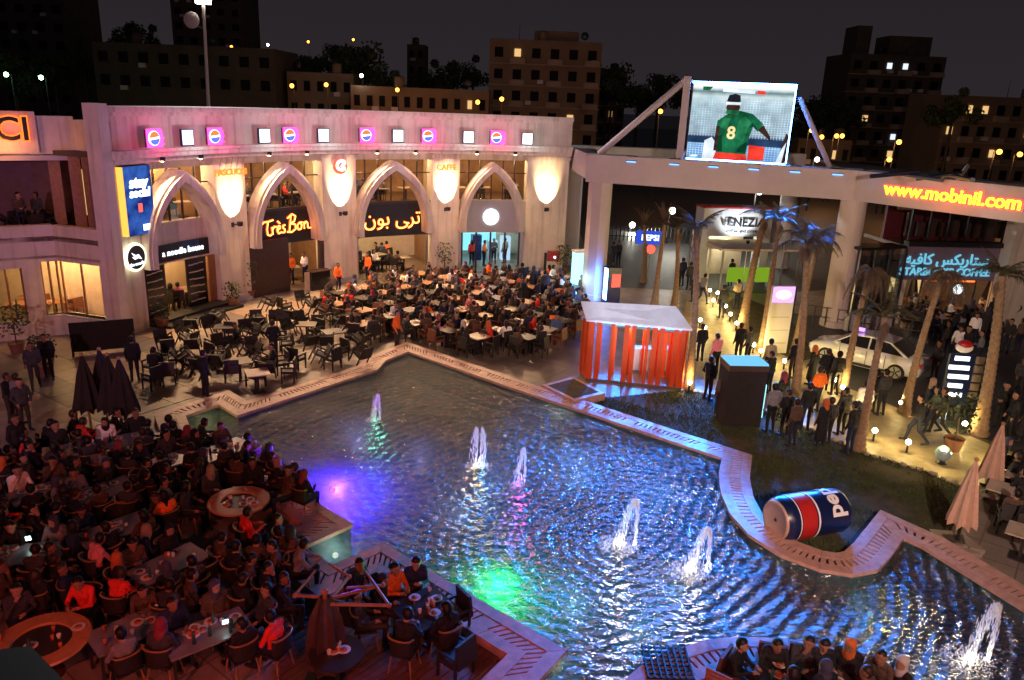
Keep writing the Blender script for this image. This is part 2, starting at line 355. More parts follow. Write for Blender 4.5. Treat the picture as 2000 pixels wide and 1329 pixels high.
tag(MB().prism(off(.01), ZF + .012, ZW).build('water', 'water'), kind='structure')

# ---------------------------------------------------------------- pool coping: two stone borders with a slotted drain between
coping = empty('pool_coping'); tag(coping, 'red-brown stone coping with slotted drain running round the pool edge', 'coping')
o0, o1, o2, o3 = off(-.03), off(.26), off(.56), off(.84)
N = len(POOL); n_slat = 0; far_slats = MB(); slats = []
for i in range(N):
    j = (i + 1) % N
    if POOL[i].y < 10.6 and POOL[j].y < 10.6: continue
    for a, b, z in ((o0, o1, ZC), (o2, o3, ZC - .004)):
        A0, A1, B0, B1 = a[i], a[j], b[i], b[j]; L = (A1 - A0).length; k = max(1, round(L / 1.0))
        for q in range(k):
            t0, t1 = q / k + .004 / max(L, .01), (q + 1) / k - .004 / max(L, .01)
            zz = z + random.uniform(-.004, .003)
            MB().prism([A0.lerp(A1, t0), A0.lerp(A1, t1), B0.lerp(B1, t1), B0.lerp(B1, t0)], -.02 if a is o2 else ZC - .09, zz).build('coping_stone', 'coping_stone', coping)
    MB().prism([o1[i], o1[j], o2[j], o2[i]], 0., ZC - .07).build('drain_channel', 'channel_dark', coping)
    L = (o1[j] - o1[i]).length; k = max(1, int(L / .16))
    for q in range(k):
        grp = (q % 9) in (7, 8)
        t0 = (q + .0) / k; t1 = (q + (1.0 if grp else .66)) / k
        A, Bq = o1[i].lerp(o1[j], t0), o1[i].lerp(o1[j], t1); Cq, D = o2[i].lerp(o2[j], t1), o2[i].lerp(o2[j], t0)
        slats.append(((A.y), [A.lerp(D, .02), Bq.lerp(Cq, .02), Cq.lerp(Bq, .02), D.lerp(A, .02)]))
slats.sort(key=lambda s: s[0])
vis = [s for s in slats if s[0] > 10.8]
for k, (y, poly) in enumerate(vis):
    if k < 290: MB().prism(poly, ZC - .06, ZC - .012).build('drain_slat', 'coping_stone', coping)
    else: far_slats.prism(poly, ZC - .06, ZC - .012)
fs = far_slats.build('drain_slat', 'coping_stone', coping); fs['kind'] = 'stuff'

# ---------------------------------------------------------------- slabs of the plaza in front of the arcade
pl = empty('plaza_paving'); tag(pl, kind='structure')
SLABPOLY = gp([(0, 675), (235, 655), (300, 640), (440, 606), (640, 560), (700, 600), (560, 690), (420, 765), (280, 800), (240, 850), (130, 860), (60, 930), (0, 985)])
slab_m = {k: MB().box((0, 0, .0), (1.17, 1.17, .03)).mesh('slab', k) for k in ('slab_pale', 'slab_warm', 'slab_dark')}
cnt = 0
for i in range(-40, 40):
    for j in range(-40, 60):
        a = .98; x = i * 1.19; y = j * 1.19; X = x * math.cos(a) - y * math.sin(a) - 8; Y = x * math.sin(a) + y * math.cos(a) + 20
        if in_poly((X, Y), SLABPOLY) and cnt < 300:
            k = 'slab_dark' if (i % 4 == 0) else random.choice(['slab_pale', 'slab_warm', 'slab_warm'])
            s = put(slab_m[k], 'slab', pl, (X, Y, random.uniform(-.004, .004)), a); cnt += 1
# ---------------------------------------------------------------- timber deck by the pool
deck = empty('timber_deck'); tag(deck, kind='structure')
DECK = gp([(1003, 1266), (860, 1180), (742, 1108), (660, 1150), (600, 1150), (560, 1190), (540, 1345), (890, 1360)])
d = Vector((.62, .78)).normalized(); e = Vector((-d.y, d.x))
for k in range(-60, 60):
    c = Vector((-2, 13)) + e * (k * .15); ts = []
    for a, b in zip(DECK, DECK[1:] + DECK[:1]):
        fa, fb = (a - c).dot(e), (b - c).dot(e)
        if (fa > 0) != (fb > 0): t = fa / (fa - fb); ts.append((a.lerp(b, t) - c).dot(d))
    ts.sort()
    for t0, t1 in zip(ts[::2], ts[1::2]):
        if t1 - t0 > .1:
            p = c + d * (t0 + t1) / 2; MB().box((0, 0, 0), (t1 - t0, .138, .04)).build('plank', 'deck_wood', deck).matrix_world = Matrix.Translation((p.x, p.y, .03 + random.uniform(-.003, .003))) @ Matrix.Rotation(math.atan2(d.y, d.x), 4, 'Z')
# ---------------------------------------------------------------- grass on the lawn
b = MB(); k = 0; lx = [p.x for p in LAWN]; ly = [p.y for p in LAWN]
P = []
LAWN_V = [tuple(p) for p in LAWN]
while len(P) < 26000:
    x, y = random.uniform(min(lx), max(lx)), random.uniform(min(ly), max(ly))
    if in_poly((x, y), LAWN_V) and math.sin(x * 2.1 + math.sin(y * 1.7) * 1.5) + math.sin(y * 2.6 + x) + random.uniform(-1.2, 1.2) > -.7: P.append((x, y))
vv = []; ff = []
for i, (x, y) in enumerate(P):
    a = random.uniform(0, 6.28); h = random.uniform(.03, .09); w = .012
    vv += [(x - w * math.cos(a), y - w * math.sin(a), .012), (x + w * math.cos(a), y + w * math.sin(a), .012), (x + random.uniform(-.04, .04), y + random.uniform(-.04, .04), .012 + h)]
    ff.append((3 * i, 3 * i + 1, 3 * i + 2))
tag(MB().add(vv, ff).build('grass', 'grass', fixn=False), 'short grass growing on the dark lawn beside the pool', 'grass', kind='stuff')
# ================================================================== the curved arcade
AO = Vector((4.48, 26.91)); AR = 21.57
def A(th, r, z): t = math.radians(th); return Vector((AO.x + r * math.cos(t), AO.y + r * math.sin(t), z))
def AN(th): t = math.radians(th); return Vector((-math.cos(t), -math.sin(t), 0))      # towards the plaza
def AT(th): t = math.radians(th); return Vector((math.sin(t), -math.cos(t), 0))       # along the front, to the viewer's right
def arcbox(b, t0, t1, r0, r1, z0, z1, mi=0, step=2.0):
    n = max(1, int(abs(t1 - t0) / step)); vs = []
    for i in range(n + 1):
        t = t0 + (t1 - t0) * i / n; vs += [A(t, r0, z0), A(t, r1, z0), A(t, r1, z1), A(t, r0, z1)]
    fs = []
    for i in range(n):
        k = 4 * i
        for a, c in ((0, 1), (1, 2), (2, 3), (3, 0)): fs.append((k + a, k + c, k + 4 + c, k + 4 + a))
    fs += [(0, 1, 2, 3), (4 * n + 3, 4 * n + 2, 4 * n + 1, 4 * n)]
    b.add(vs, fs, mi); return b
def arcpart(name, m, par, *a, **k): return arcbox(MB(), *a, **k).build(name, m, par)
arc = empty('arcade_building', A(131, AR, 0)); tag(arc, 'curved two-storey cream building with four pointed arches facing the pool', 'building')
def wp(o, par=arc):
    o.parent = par; o.matrix_parent_inverse = Matrix.Translation(-Vector(par.location)); return o
PIERS = [(168.0, 163.6), (151.5, 146.7), (134.4, 128.9), (116.3, 111.8), (100.6, 93.8)]
BAYS = [(163.6, 151.5), (146.7, 134.4), (128.9, 116.3), (111.8, 100.6)]
for t0, t1 in PIERS:
    p = wp(arcpart('pier', 'plaster', None, t0, t1, AR, AR + (.36 if t0 == 168.0 else .9), 0, 7.45))
# pier caps and recessed panel edges
for t0, t1 in PIERS[1:]:
    wp(arcpart('pier_cap', 'plaster', None, t0 + .25, t1 - .25, AR - .07, AR + .02, 6.98, 7.16))
    wp(arcpart('pier_base', 'plaster_grey', None, t0 + .12, t1 - .12, AR - .035, AR + .02, 0, .32))
wp(arcpart('end_fin', 'plaster', None, 169.5, 168.0, AR - .46, AR + .2, 0, 9.62))
wp(arcpart('cornice', 'plaster', None, 168.0, 93.6, AR - .62, AR + .5, 7.45, 7.66)); wp(arcpart('cornice_moulding', 'plaster', None, 168.0, 93.6, AR - .42, AR + .3, 7.24, 7.45))
wp(arcpart('cornice_lip', 'plaster', None, 168.0, 93.5, AR - .70, AR - .45, 7.66, 7.80))
wp(arcpart('parapet', 'plaster', None, 168.0, 93.6, AR + .12, AR + .5, 7.66, 9.12)); wp(arcpart('parapet_moulding', 'plaster', None, 168.0, 93.6, AR - .02, AR + .55, 9.12, 9.28)); wp(arcpart('parapet_cap', 'plaster', None, 168.0, 93.5, AR - .16, AR + .6, 9.28, 9.50))
wp(arcpart('roof', 'concrete_dark', None, 149.0, 93.6, AR + .5, AR + 9, 7.5, 7.7)); wp(arcpart('roof', 'concrete_dark', None, 168.0, 149.0, AR + .5, AR + 2.8, 7.5, 7.7)); wp(arcpart('rear_wall', 'concrete_dark', None, 149.0, 93.6, AR + 8.8, AR + 9, 0, 7.5)); wp(arcpart('rear_wall', 'concrete_dark', None, 163.6, 149.0, AR + 2.7, AR + 2.8, 0, 7.5))
wp(arcpart('end_wall', 'plaster', None, 94.1, 93.8, AR + .9, AR + 8.8, 0, 7.5)); wp(arcpart('end_wall', 'inner_wall' if mat('inner_wall', (.32, .18, .09), .7, var=.35, scale=1.2) else 0, None, 163.95, 163.6, AR + .9, AR + 2.7, 0, 7.5))
# upper storey inside
mat('inner_floor', (.16, .09, .05), .4, var=.3); mat('inner_pale', (.62, .50, .36), .6, var=.12)
for ta, tb_, dp in ((163.6, 149.1, 2.6), (149.1, 94.1, 6.0)):
    wp(arcpart('upper_floor', 'inner_floor', None, ta, tb_, AR + .62, AR + dp, 4.12, 4.32)); wp(arcpart('upper_ceiling', 'inner_pale', None, ta, tb_, AR + .62, AR + dp, 7.1, 7.2)); wp(arcpart('upper_back_wall', 'inner_wall', None, ta, tb_, AR + dp, AR + dp + .08, 4.32, 7.1)); wp(arcpart('ground_back_wall', 'inner_pale', None, ta, tb_, AR + dp, AR + dp + .08, 0, 4.1)); wp(arcpart('ground_ceiling', 'inner_pale', None, ta, tb_, AR + .62, AR + dp, 3.3, 3.4)); wp(arcpart('shop_floor', 'slab_warm', None, ta, tb_, AR + .05, AR + dp, .0, .02))
for t in (149.1, 131.6, 114.0): wp(arcpart('upper_column', 'inner_pale', None, t + .8, t - .8, AR + 3.0, AR + 3.5, 4.32, 7.1))
# bays: lintel, window with mullions, sill
SH = dict(zip(range(4), [(2.58, 'plaster'), (2.57, 'black'), (2.43, 'black'), (2.45, 'plaster_grey')]))
for k, (t0, t1) in enumerate(BAYS):
    wp(arcpart('lintel', 'plaster', None, t0, t1, AR + .30, AR + .85, 6.85, 7.45))
    wp(arcpart('window_sill', 'plaster_grey' if k == 3 else 'plaster' if k == 0 else 'wood_dark', None, t0, t1, AR + .30, AR + .62, 4.32, 4.46))
    zb, mm = SH[k]
    fr = wp(arcpart('fascia', mm, None, t0, t1, AR + .34, AR + .60, zb, 4.318))
    w = wp(arcpart('window', 'glass', None, t0, t1, AR + .50, AR + .515, 4.46, 6.85))
    for q in range(1, 6):
        t = t0 + (t1 - t0) * q / 6; arcpart('mullion', 'wood_dark', w, t + .09, t - .09, AR + .46, AR + .54, 4.46, 6.85)
    arcpart('transom', 'wood_dark', w, t0, t1, AR + .465, AR + .535, 6.05, 6.11)
# arches
def arch_curve(w, zs, za, zb, n=14):
    h = za - zs; c = (h * h - w * w) / (2 * w); rho = w + c; a1 = math.atan2(h, -c)
    L = [(-w, zb)]
    for i in range(n + 1):
        a = PI + (a1 - PI) * i / n; L.append((c + rho * math.cos(a), zs + rho * math.sin(a)))
    R = [(-x, z) for x, z in reversed(L[:-1])]
    return L + R
ARCH = [(157.5, 2.30, 6.82, 2.66, 'arch'), (140.7, 2.20, 6.86, 2.66, 'arch'), (122.95, 2.38, 6.82, 2.62, 'arch'), (106.4, 2.05, 6.76, 2.62, 'arch')]
for tc_, w, za, zb, nm in ARCH:
    out = arch_curve(w, 3.15, za, zb); inn = arch_curve(w - .40, 3.10, za - .52, zb); mid = arch_curve(w - .13, 3.13, za - .17, zb)
    def place(L, r):
        O = A(tc_, r, 0); T = AT(tc_); return [O + T * x + Vector((0, 0, z)) for x, z in L]
    f, bk_ = AR - .62, AR + .34
    b = MB(); b.quadstrip(place(out, f + .10), place(out, bk_)); b.quadstrip(place(mid, f + .10), place(out, f + .10)); b.quadstrip(place(mid, f), place(mid, f + .10)); b.quadstrip(place(inn, f), place(mid, f)); b.quadstrip(place(inn, bk_), place(inn, f)); b.quadstrip(place(out, bk_), place(inn, bk_))
    for s in (0, -1):
        q = [place(out, f + .10)[s], place(mid, f + .10)[s], place(mid, f)[s], place(inn, f)[s], place(inn, bk_)[s], place(out, bk_)[s]]; b.add(q, [tuple(range(6))])
    wp(b.build('arch', 'plaster'))
# ---- ground floor rooms
for t in (149.1, 131.6, 114.0): wp(arcpart('party_wall', 'inner_wall', None, t + .4, t - .4, AR + .9, AR + 6.0, 0.0, 3.3))
# bay 1: noodle restaurant: dark wavy screens either side of an open door
t0, t1 = BAYS[0]
for a, c in ((162.6, 159.3), (156.0, 152.9)):
    s = wp(arcpart('door_screen', 'black_gloss', None, a, c, AR + .40, AR + .46, .1, 2.55))
    for q in range(6):
        for u in range(3):
            tt = a + (c - a) * (.12 + .25 * u); z = .45 + .36 * q
            arcpart('wave_inlay', 'inner_pale', s, tt, tt + (c - a) * .24, AR + .385, AR + .405, z + .03 * math.sin(q + u), z + .05 + .03 * math.sin(q + u), step=9)
for a, c in ((t0, 162.9), (152.6, t1)): wp(arcpart('door_jamb', 'wood', None, a, c, AR + .36, AR + .55, 0, 2.58))
wp(arcpart('door_step', 'black', None, 163.2, 150.4, AR - 1.0, AR + .34, 0, .14)); wp(arcpart('door_step', 'black', None, 162.6, 151.0, AR - .5, AR + .34, .14, .26))
sg = wp(arcpart('name_board', 'black_gloss', None, 161.3, 152.0, AR + .26, AR + .339, 2.68, 3.48))
# bay 2: bistro: dark wall and a reception opening
wp(arcpart('dark_wall', 'wood_dark', None, 146.9, 140.2, AR + .05, AR + .34, 0, 2.9)); wp(arcpart('dark_jamb', 'wood_dark', None, 135.0, 134.4, AR + .05, AR + .34, 0, 2.9))
# bay 3: open restaurant front with slim posts
for t in (128.4, 116.8): wp(arcpart('front_post', 'metal', None, t + .2, t - .2, AR + .36, AR + .46, 0, 2.43))
# bay 4: glass doors with frames
for q in range(5):
    t = 110.9 + (101.3 - 110.9) * q / 4; wp(arcpart('door_frame', 'metal_dark', None, t + .13, t - .13, AR + .36, AR + .46, 0, 2.45))
    if q < 4: wp(arcpart('glass_door', 'glass_tint', None, t - .14, t - 2.26, AR + .40, AR + .415, .05, 2.40))
for a, c in ((111.8, 111.05), (101.15, 100.6)): wp(arcpart('door_jamb', 'plaster_grey', None, a, c, AR + .34, AR + .6, 0, 2.45))
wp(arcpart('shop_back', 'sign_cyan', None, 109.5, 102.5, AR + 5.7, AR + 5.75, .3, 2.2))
# rails of the upper room
# ---- pier signs
def asign(txt, name, m, th, r, z, size, **kw):
    n = AN(th); return text_obj(txt, name, m, None, frame_mat(A(th, r, z), AT(th), n), size, **kw)
def neon_thing(name, label, cat, th, r, z): e = empty(name, A(th, r, z)); tag(e, label, cat); return e
e = neon_thing('cafe_sign', 'orange backlit café name letters hung on the pier beside noodle restaurant', 'sign', 149.1, AR - .12, 6.45)
wp(asign('PASCUCCI', 'lettering', 'neon_orange', 149.1, AR - .14, 6.50, .40, bold=.006, ext=.04), e)
b = MB(); [b.tube(A(149.1 + d, AR - .1, 6.6), A(149.1 + d, AR - .35, 7.24), .012, n=4) for d in (-1.8, -.9, 0, .9, 1.8)]; wp(b.build('hanger', 'metal'), e)
e = neon_thing('emblem_sign', 'round red emblem with white swirl on pier between the bistro arches', 'sign', 131.6, AR - .1, 6.5)
b = MB(); b.lathe([(.42, 0), (.42, .06)], 24); me = b.mesh('disc', 'sign_red'); me.transform(frame_mat(A(131.6, AR - .08, 6.55), AT(131.6), AN(131.6))); wp(put(me, 'disc'), e)
wp(asign('C', 'lettering', 'sign_white', 131.6, AR - .17, 6.57, .8, bold=.04), e)
wp(asign('«', 'swirl', 'sign_white', 131.2, AR - .17, 6.6, .5, bold=.03), e)
e = neon_thing('cafe_sign', 'orange backlit word caffè on pier beside the glass-door shop arch', 'sign', 114.1, AR - .12, 6.4)
wp(asign('CAFFÈ', 'lettering', 'neon_orange', 114.1, AR - .14, 6.42, .44, bold=.006, ext=.04), e)
b = MB(); [b.tube(A(114.1 + d, AR - .1, 6.6), A(114.1 + d, AR - .35, 7.24), .012, n=4) for d in (-1.4, -.5, .5, 1.4)]; wp(b.build('hanger', 'metal'), e)
asign('a noodle house', 'lettering', 'sign_white', 156.6, AR + .24, 3.06, .40, bold=.006, shear=.05).parent = sg
e = neon_thing('bistro_sign', 'red neon latin script sign on dark fascia above the reception', 'sign', 140.3, AR + .3, 3.5)
SCRIPT = [[(-.1, .70), (.02, .88), (.25, .86), (.62, .92)], [(.30, .88), (.22, .45), (.24, .14), (.40, .06), (.52, .14)], [(.52, .52), (.56, .10)], [(.55, .36), (.66, .54), (.78, .50)], [(.84, .30), (1.02, .38), (1.0, .54), (.87, .50), (.83, .28), (.92, .09), (1.10, .16)], [(.88, .80), (1.02, .66)],
          [(1.34, .52), (1.20, .50), (1.20, .36), (1.32, .28), (1.28, .10), (1.12, .12)], [(1.72, 1.0), (1.58, .06)], [(1.50, .88), (1.80, 1.08), (2.02, .92), (1.92, .64), (1.66, .56), (1.98, .46), (2.0, .18), (1.74, .04), (1.46, .10)], [(2.22, .50), (2.10, .34), (2.16, .12), (2.34, .12), (2.40, .36), (2.26, .52), (2.44, .50)], [(2.54, .52), (2.56, .10)], [(2.56, .36), (2.68, .52), (2.78, .42), (2.80, .12), (2.98, .10)]]
for nm_, mm_, rr_, oo_ in (('lettering', 'neon_red', .055, .29), ('tube_core', 'neon_yellow_hot', .026, .25)):
    b = MB(); T_ = AT(140.4); O_ = A(140.0, AR + oo_, 3.0)
    for st in SCRIPT: b.path([O_ + T_ * ((x - 1.42) * .98) + Vector((0, 0, y * .92 + .06 * x)) for x, y in st], rr_, 6)
    wp(b.build(nm_, mm_), e)
e = neon_thing('bistro_sign', 'red neon arabic script sign on dark fascia above open restaurant', 'sign', 122.7, AR + .3, 3.4)
AR_TB = '\ufee5\ufeee\ufe91 \ufbfd\ufeae\ufe97'
wp(asign(AR_TB, 'lettering', 'neon_red', 122.6, AR + .29, 3.45, 1.15, bold=.012), e)
wp(asign(AR_TB, 'tube_core', 'neon_yellow_hot', 122.6, AR + .245, 3.45, 1.15, bold=-.022), e)
b = MB(); b.lathe([(.50, 0), (.50, .08), (.44, .12)], 28); me = b.mesh('disc', 'sign_white'); me.transform(frame_mat(A(106.2, AR + .33, 3.42), AT(106.2), AN(106.2)))
e = neon_thing('disc_sign', 'white glowing disc above the glass shop doors', 'sign', 106.2, AR + .33, 3.42); wp(put(me, 'disc'), e)
# ---- billboard and round logo on the end pier
bb = neon_thing('billboard', 'tall blue lit billboard reading stay on the end pier', 'billboard', 164.2, AR - .2, 4.3)
m, n, l = _nt('billboard_print'); n.clear(); o = n.new('ShaderNodeOutputMaterial'); em = n.new('ShaderNodeEmission'); nz = n.new('ShaderNodeTexNoise'); cr = n.new('ShaderNodeValToRGB'); tcx = n.new('ShaderNodeTexCoord')
nz.inputs['Scale'].default_value = 1.6; cr.color_ramp.elements[0].color = (.012, .03, .22, 1); cr.color_ramp.elements[1].color = (.05, .16, .62, 1); cr.color_ramp.elements[0].position = .35; cr.color_ramp.elements[1].position = .7
l.new(tcx.outputs['Object'], nz.inputs[0]); l.new(nz.outputs['Fac'], cr.inputs[0]); l.new(cr.outputs[0], em.inputs[0]); em.inputs[1].default_value = .85; l.new(em.outputs[0], o.inputs[0])
T0, T1 = 166.6, 162.0
wp(arcpart('face', 'billboard_print', None, T0 - .35, T1, AR - .30, AR - .24, 4.28, 7.12, step=9), bb); emit('spill_glow', (1, .48, .08), 1.6); wp(arcpart('spill_strip', 'spill_glow', None, T0 + .02, T0 - .3, AR - .33, AR - .1, 4.28, 7.12), bb); wp(arcpart('box', 'metal_dark', None, T0 - .3, T1, AR - .239, AR - .02, 4.25, 7.15, step=9), bb)  # edge strip glows in place of backlight spilling onto the wall
wp(asign('stay', 'headline', 'sign_white', 164.1, AR - .33, 6.45, .66, bold=.02, shear=.12), bb); wp(asign('social', 'headline', 'sign_white', 164.0, AR - .33, 6.02, .52, bold=.02, shear=.12), bb)
M4 = frame_mat(A(164.1, AR - .33, 5.4), AT(164.1), AN(164.1)); b = MB().box((0, 0, 0), (.2, .36, .03)); me = b.mesh('picture', 'sign_red'); me.transform(M4); wp(put(me, 'picture'), bb)
M4 = frame_mat(A(162.9, AR - .33, 4.55), AT(163), AN(163)); b = MB().box((0, 0, 0), (.75, .26, .03)); me = b.mesh('logo_pill', 'sign_white'); me.transform(M4); wp(put(me, 'logo_pill'), bb)
rl = neon_thing('round_sign', 'round dark sign with glowing white ring and bird emblem', 'sign', 164.8, AR - .2, 3.3)
M4 = frame_mat(A(165.3, AR - .12, 3.34), AT(165.3), AN(165.3))
for nm, mm, pr in (('ring', 'lamp_ring', [(.61, 0), (.61, .12)]), ('disc', 'metal_dark', [(.51, .11), (.51, .14)])):
    if mm == 'lamp_ring': emit('lamp_ring', (1, .97, .62), 2.2)
    me = MB().lathe(pr, 32).mesh(nm, mm); me.transform(M4); wp(put(me, nm), rl)
bird = MB(); 
for p in ([(-.3, .25), (-.05, .1), (.12, .12), (.3, -.12), (.1, -.05), (-.1, -.02)], [(-.28, .05), (0, .03), (.05, -.06), (-.12, -.08)]):
    bird.add([(x, y, .15) for x, y in p], [tuple(range(len(p)))])
me = bird.mesh('emblem', 'sign_white', fixn=False); me.transform(M4); wp(put(me, 'emblem'), rl)
me = text_mesh('the noodle', .2, .005, .004); me.materials.clear(); me.materials.append(MATS['sign_white']); me.transform(M4 @ Matrix.Translation((0, -.28, .15))); wp(put(me, 'lettering'), rl)
# ---- lit signs standing on the cornice ledge
TH_P = [160.7, 151.4, 139.6, 127.3, 117.2, 105.9]; TH_W = [155.8, 143.8, 134.4, 122.3, 110.7, 101.0]
emit('ad_red', (1, .12, .03), 2.4); emit('ad_blue', (.06, .10, .9), 2.6); emit('ad_white', (1, .9, 1), 3.0)
pe = empty('soda_sign', A(TH_P[0], AR - .3, 7.8))
def disc_part(a0, a1, r, z, mm, name, cut=None):
    b = MB(); pts = [(r * math.cos(a0 + (a1 - a0) * i / 14), r * math.sin(a0 + (a1 - a0) * i / 14), z) for i in range(15)]
    b.add(pts, [tuple(range(15))]); me = b.mesh(name, mm, fixn=False); return me
R90 = Matrix(((1, 0, 0, 0), (0, 0, -1, 0), (0, 1, 0, 0), (0, 0, 0, 1)))
def local(me, dx=0, dz=0): me.transform(Matrix.Translation((dx, 0, dz)) @ R90); return me
for nm, mm, me in (('backing', 'sign_pink', MB().box((0, 0, -.05), (.98, .92, .05)).mesh('b', 'metal_dark')), ('globe_white', 'ad_white', MB().lathe([(.38, -.02), (.38, .03)], 24).mesh('g', 'ad_white')),
                   ('globe_red', 'ad_red', disc_part(.25, PI - .05, .35, .045, 'ad_red', 'r')), ('globe_blue', 'ad_blue', disc_part(PI + .28, 2 * PI - .05, .35, .045, 'ad_blue', 'b'))):
    put(local(me, -.1, .5), nm, pe)
me = text_mesh('pepsi', .34, .02, .008); me.materials.clear(); me.materials.append(MATS['sign_pink']); me.transform(Matrix.Translation((.42, 0, .5)) @ R90 @ Matrix.Rotation(PI / 2, 4, 'Z')); put(me, 'lettering', pe)
pb = MB().box((0, .06, .5), (1.02, .05, .96)).mesh('glow_panel', 'sign_pink'); put(pb, 'glow_panel', pe).location = (-.0, .03, 0)
for c in kids(pe):
    if c.name.startswith('backing'): c.location = (0, .1, 0)
we = empty('square_sign', A(TH_W[0], AR - .3, 7.8))
put(MB().box((0, .06, .47), (.86, .14, .92)).mesh('case', 'blue_paint'), 'case', we); put(MB().box((0, -.02, .48), (.74, .03, .80)).mesh('face', 'sign_white'), 'face', we)
me = text_mesh('STC', .22, .01, .006); me.materials.clear(); me.materials.append(MATS['pale_blue_glow']); me.transform(Matrix.Translation((0, -.045, .5)) @ R90); put(me, 'lettering', we)
for root, ths, lab, gr in ((pe, TH_P, 'pink-lit soda globe sign with sideways word on the cornice ledge', 'soda signs on the cornice'), (we, TH_W, 'square white light-box sign with cyan word on the cornice ledge', 'white signs on the cornice')):
    tree = proto_tree(root)
    for i, t in enumerate(ths):
        o = root if i == 0 else dup(root, tree, (0, 0, 0)); o.location = A(t, AR - .3, 7.81); o.rotation_euler = (0, 0, math.atan2(AT(t).y, AT(t).x)); o.scale = (.80,) * 3; tag(o, lab, 'sign', gr)
        light('sign_light', 'POINT', (0, -1.5, .3), 45 if root is pe else 34, (1, .04, .30) if root is pe else (.7, .9, 1), o, .2)
# ---- wall uplights: bracket lamps that wash each pier
up = empty('wall_uplight', A(149, AR - .8, 4.0))
b = MB(); b.tube((0, .52, -.1), (0, 0, 0), .035); b.box((0, .54, -.1), (.16, .05, .22)); put(b.mesh('bracket', 'metal_dark'), 'bracket', up)
put(MB().lathe([(.06, -.12), (.13, -.1), (.15, .1), (.12, .1), (.10, .04)], 12, cap1=False).mesh('lamp_head', 'metal_dark'), 'lamp_head', up)
put(MB().lathe([(.10, .045), (.10, .06)], 12).mesh('lens', 'lamp_white'), 'lens', up)
tree = proto_tree(up)
for i, t in enumerate((149.1, 131.6, 114.1, 97.3)):
    o = up if i == 0 else dup(up, tree, (0, 0, 0)); o.location = A(t, AR - .55, 4.05); o.rotation_euler = (0, 0, math.atan2(AT(t).y, AT(t).x))
    tag(o, ['bracket uplight on the pier under orange café letters', 'bracket uplight on the pier under round red emblem', 'bracket uplight on the pier under the word caffè', 'bracket uplight on the plain pier beside red box'][i], 'wall lamp', 'uplights on the arcade piers')
    light('uplight', 'SPOT', (0, 0, .1), 2300, (1, .68, .36), o, .05, spot=math.radians(68), blend=.6).rotation_euler = (Vector((0, .72, 1)).to_track_quat('-Z', 'Y').to_euler())
dl = empty('cornice_downlight'); put(MB().lathe([(.10, .0), (.12, .18)], 12).mesh('can', 'metal_dark'), 'can', dl); put(MB().lathe([(.08, -.006), (.08, .004)], 12).mesh('lens', 'lamp_warm'), 'lens', dl); tree = proto_tree(dl)
for i, t in enumerate((160.5, 154.5, 143.6, 137.5, 126, 119.6, 109.4, 103)):
    o = dl if i == 0 else dup(dl, tree, (0, 0, 0)); o.location = A(t, AR - .52, 7.26); tag(o, 'small warm downlight under the cornice beside an arch', 'downlight', 'downlights under the cornice')
    light('downlight', 'SPOT', (0, 0, -.04), 2300, (1, .60, .30), o, .06, target=tuple(Vector((0, 0, -1)) + AN(t) * .6), spot=math.radians(118), blend=.9)
    o.children[-1].rotation_euler = (Vector((0, 0, -1)) + AN(t) * .6).to_track_quat('-Z', 'Y').to_euler() if o.children else (0, 0, 0)
# ---- room lamps
lampd = MB().lathe([(.16, 0), (.16, .05)], 12).mesh('ceiling_lamp', 'lamp_ceiling')
def room_lamp(th, r, z, p, col=(1, .66, .32), lab='', gr=''):
    o = put(lampd, 'ceiling_lamp', None, A(th, r, z)); tag(o, lab, 'lamp', gr); light('room_light', 'POINT', (0, 0, -.18), p, col, o, .15); return o
for t0, t1 in BAYS:
    for q in (.22, .75): room_lamp(t0 + (t1 - t0) * q, AR + 1.7, 7.03, 200, lab='round ceiling lamp in the upper dining room', gr='lamps of the upper dining room')
for t0, t1, p, c in ((163, 152, 120, (1, .66, .3)), (146, 135, 130, (1, .68, .36)), (129, 116, 210, (1, .74, .42)), (111, 101, 260, (.62, .9, 1))):
    for q in (.25, .75): room_lamp(t0 + (t1 - t0) * q, AR + (1.6 if t0 == 163 else 2.2), 3.24, p, c, lab='round ceiling lamp in a ground-floor shop of the arcade', gr='lamps of the ground-floor shops')
# ---- reception desk
ds = empty('reception_desk', A(136.4, AR - .55, 0), math.atan2(AT(136.4).y, AT(136.4).x)); tag(ds, 'black reception desk outside the bistro opening', 'desk')
put(MB().box((0, 0, .52), (1.15, .5, 1.04)).mesh('body', 'black_gloss'), 'body', ds); put(MB().box((0, -.02, 1.06), (1.25, .6, .05)).mesh('top', 'wood_dark'), 'top', ds); put(MB().box((-.75, -.05, .55), (.3, .05, 1.0)).mesh('menu_board', 'inner_pale'), 'menu_board', ds)
# ---- red hose cabinet by the end pier
hc = empty('fire_cabinet', A(96.6, AR - .3, 0), math.atan2(AT(96).y, AT(96).x)); tag(hc, 'red metal box on a post against the end pier', 'cabinet')
put(MB().box((.35, 0, 1.1), (.75, .25, .62)).mesh('box', 'red_paint'), 'box', hc); put(MB().box((-.15, 0, .65), (.14, .14, 1.3)).mesh('post', 'black'), 'post', hc); put(MB().lathe([(.09, 0), (.09, .01)], 12).mesh('dial', 'sign_white'), 'dial', hc).matrix_local = Matrix.Translation((.42, -.14, 1.05)) @ Matrix.Rotation(PI / 2, 4, 'X')

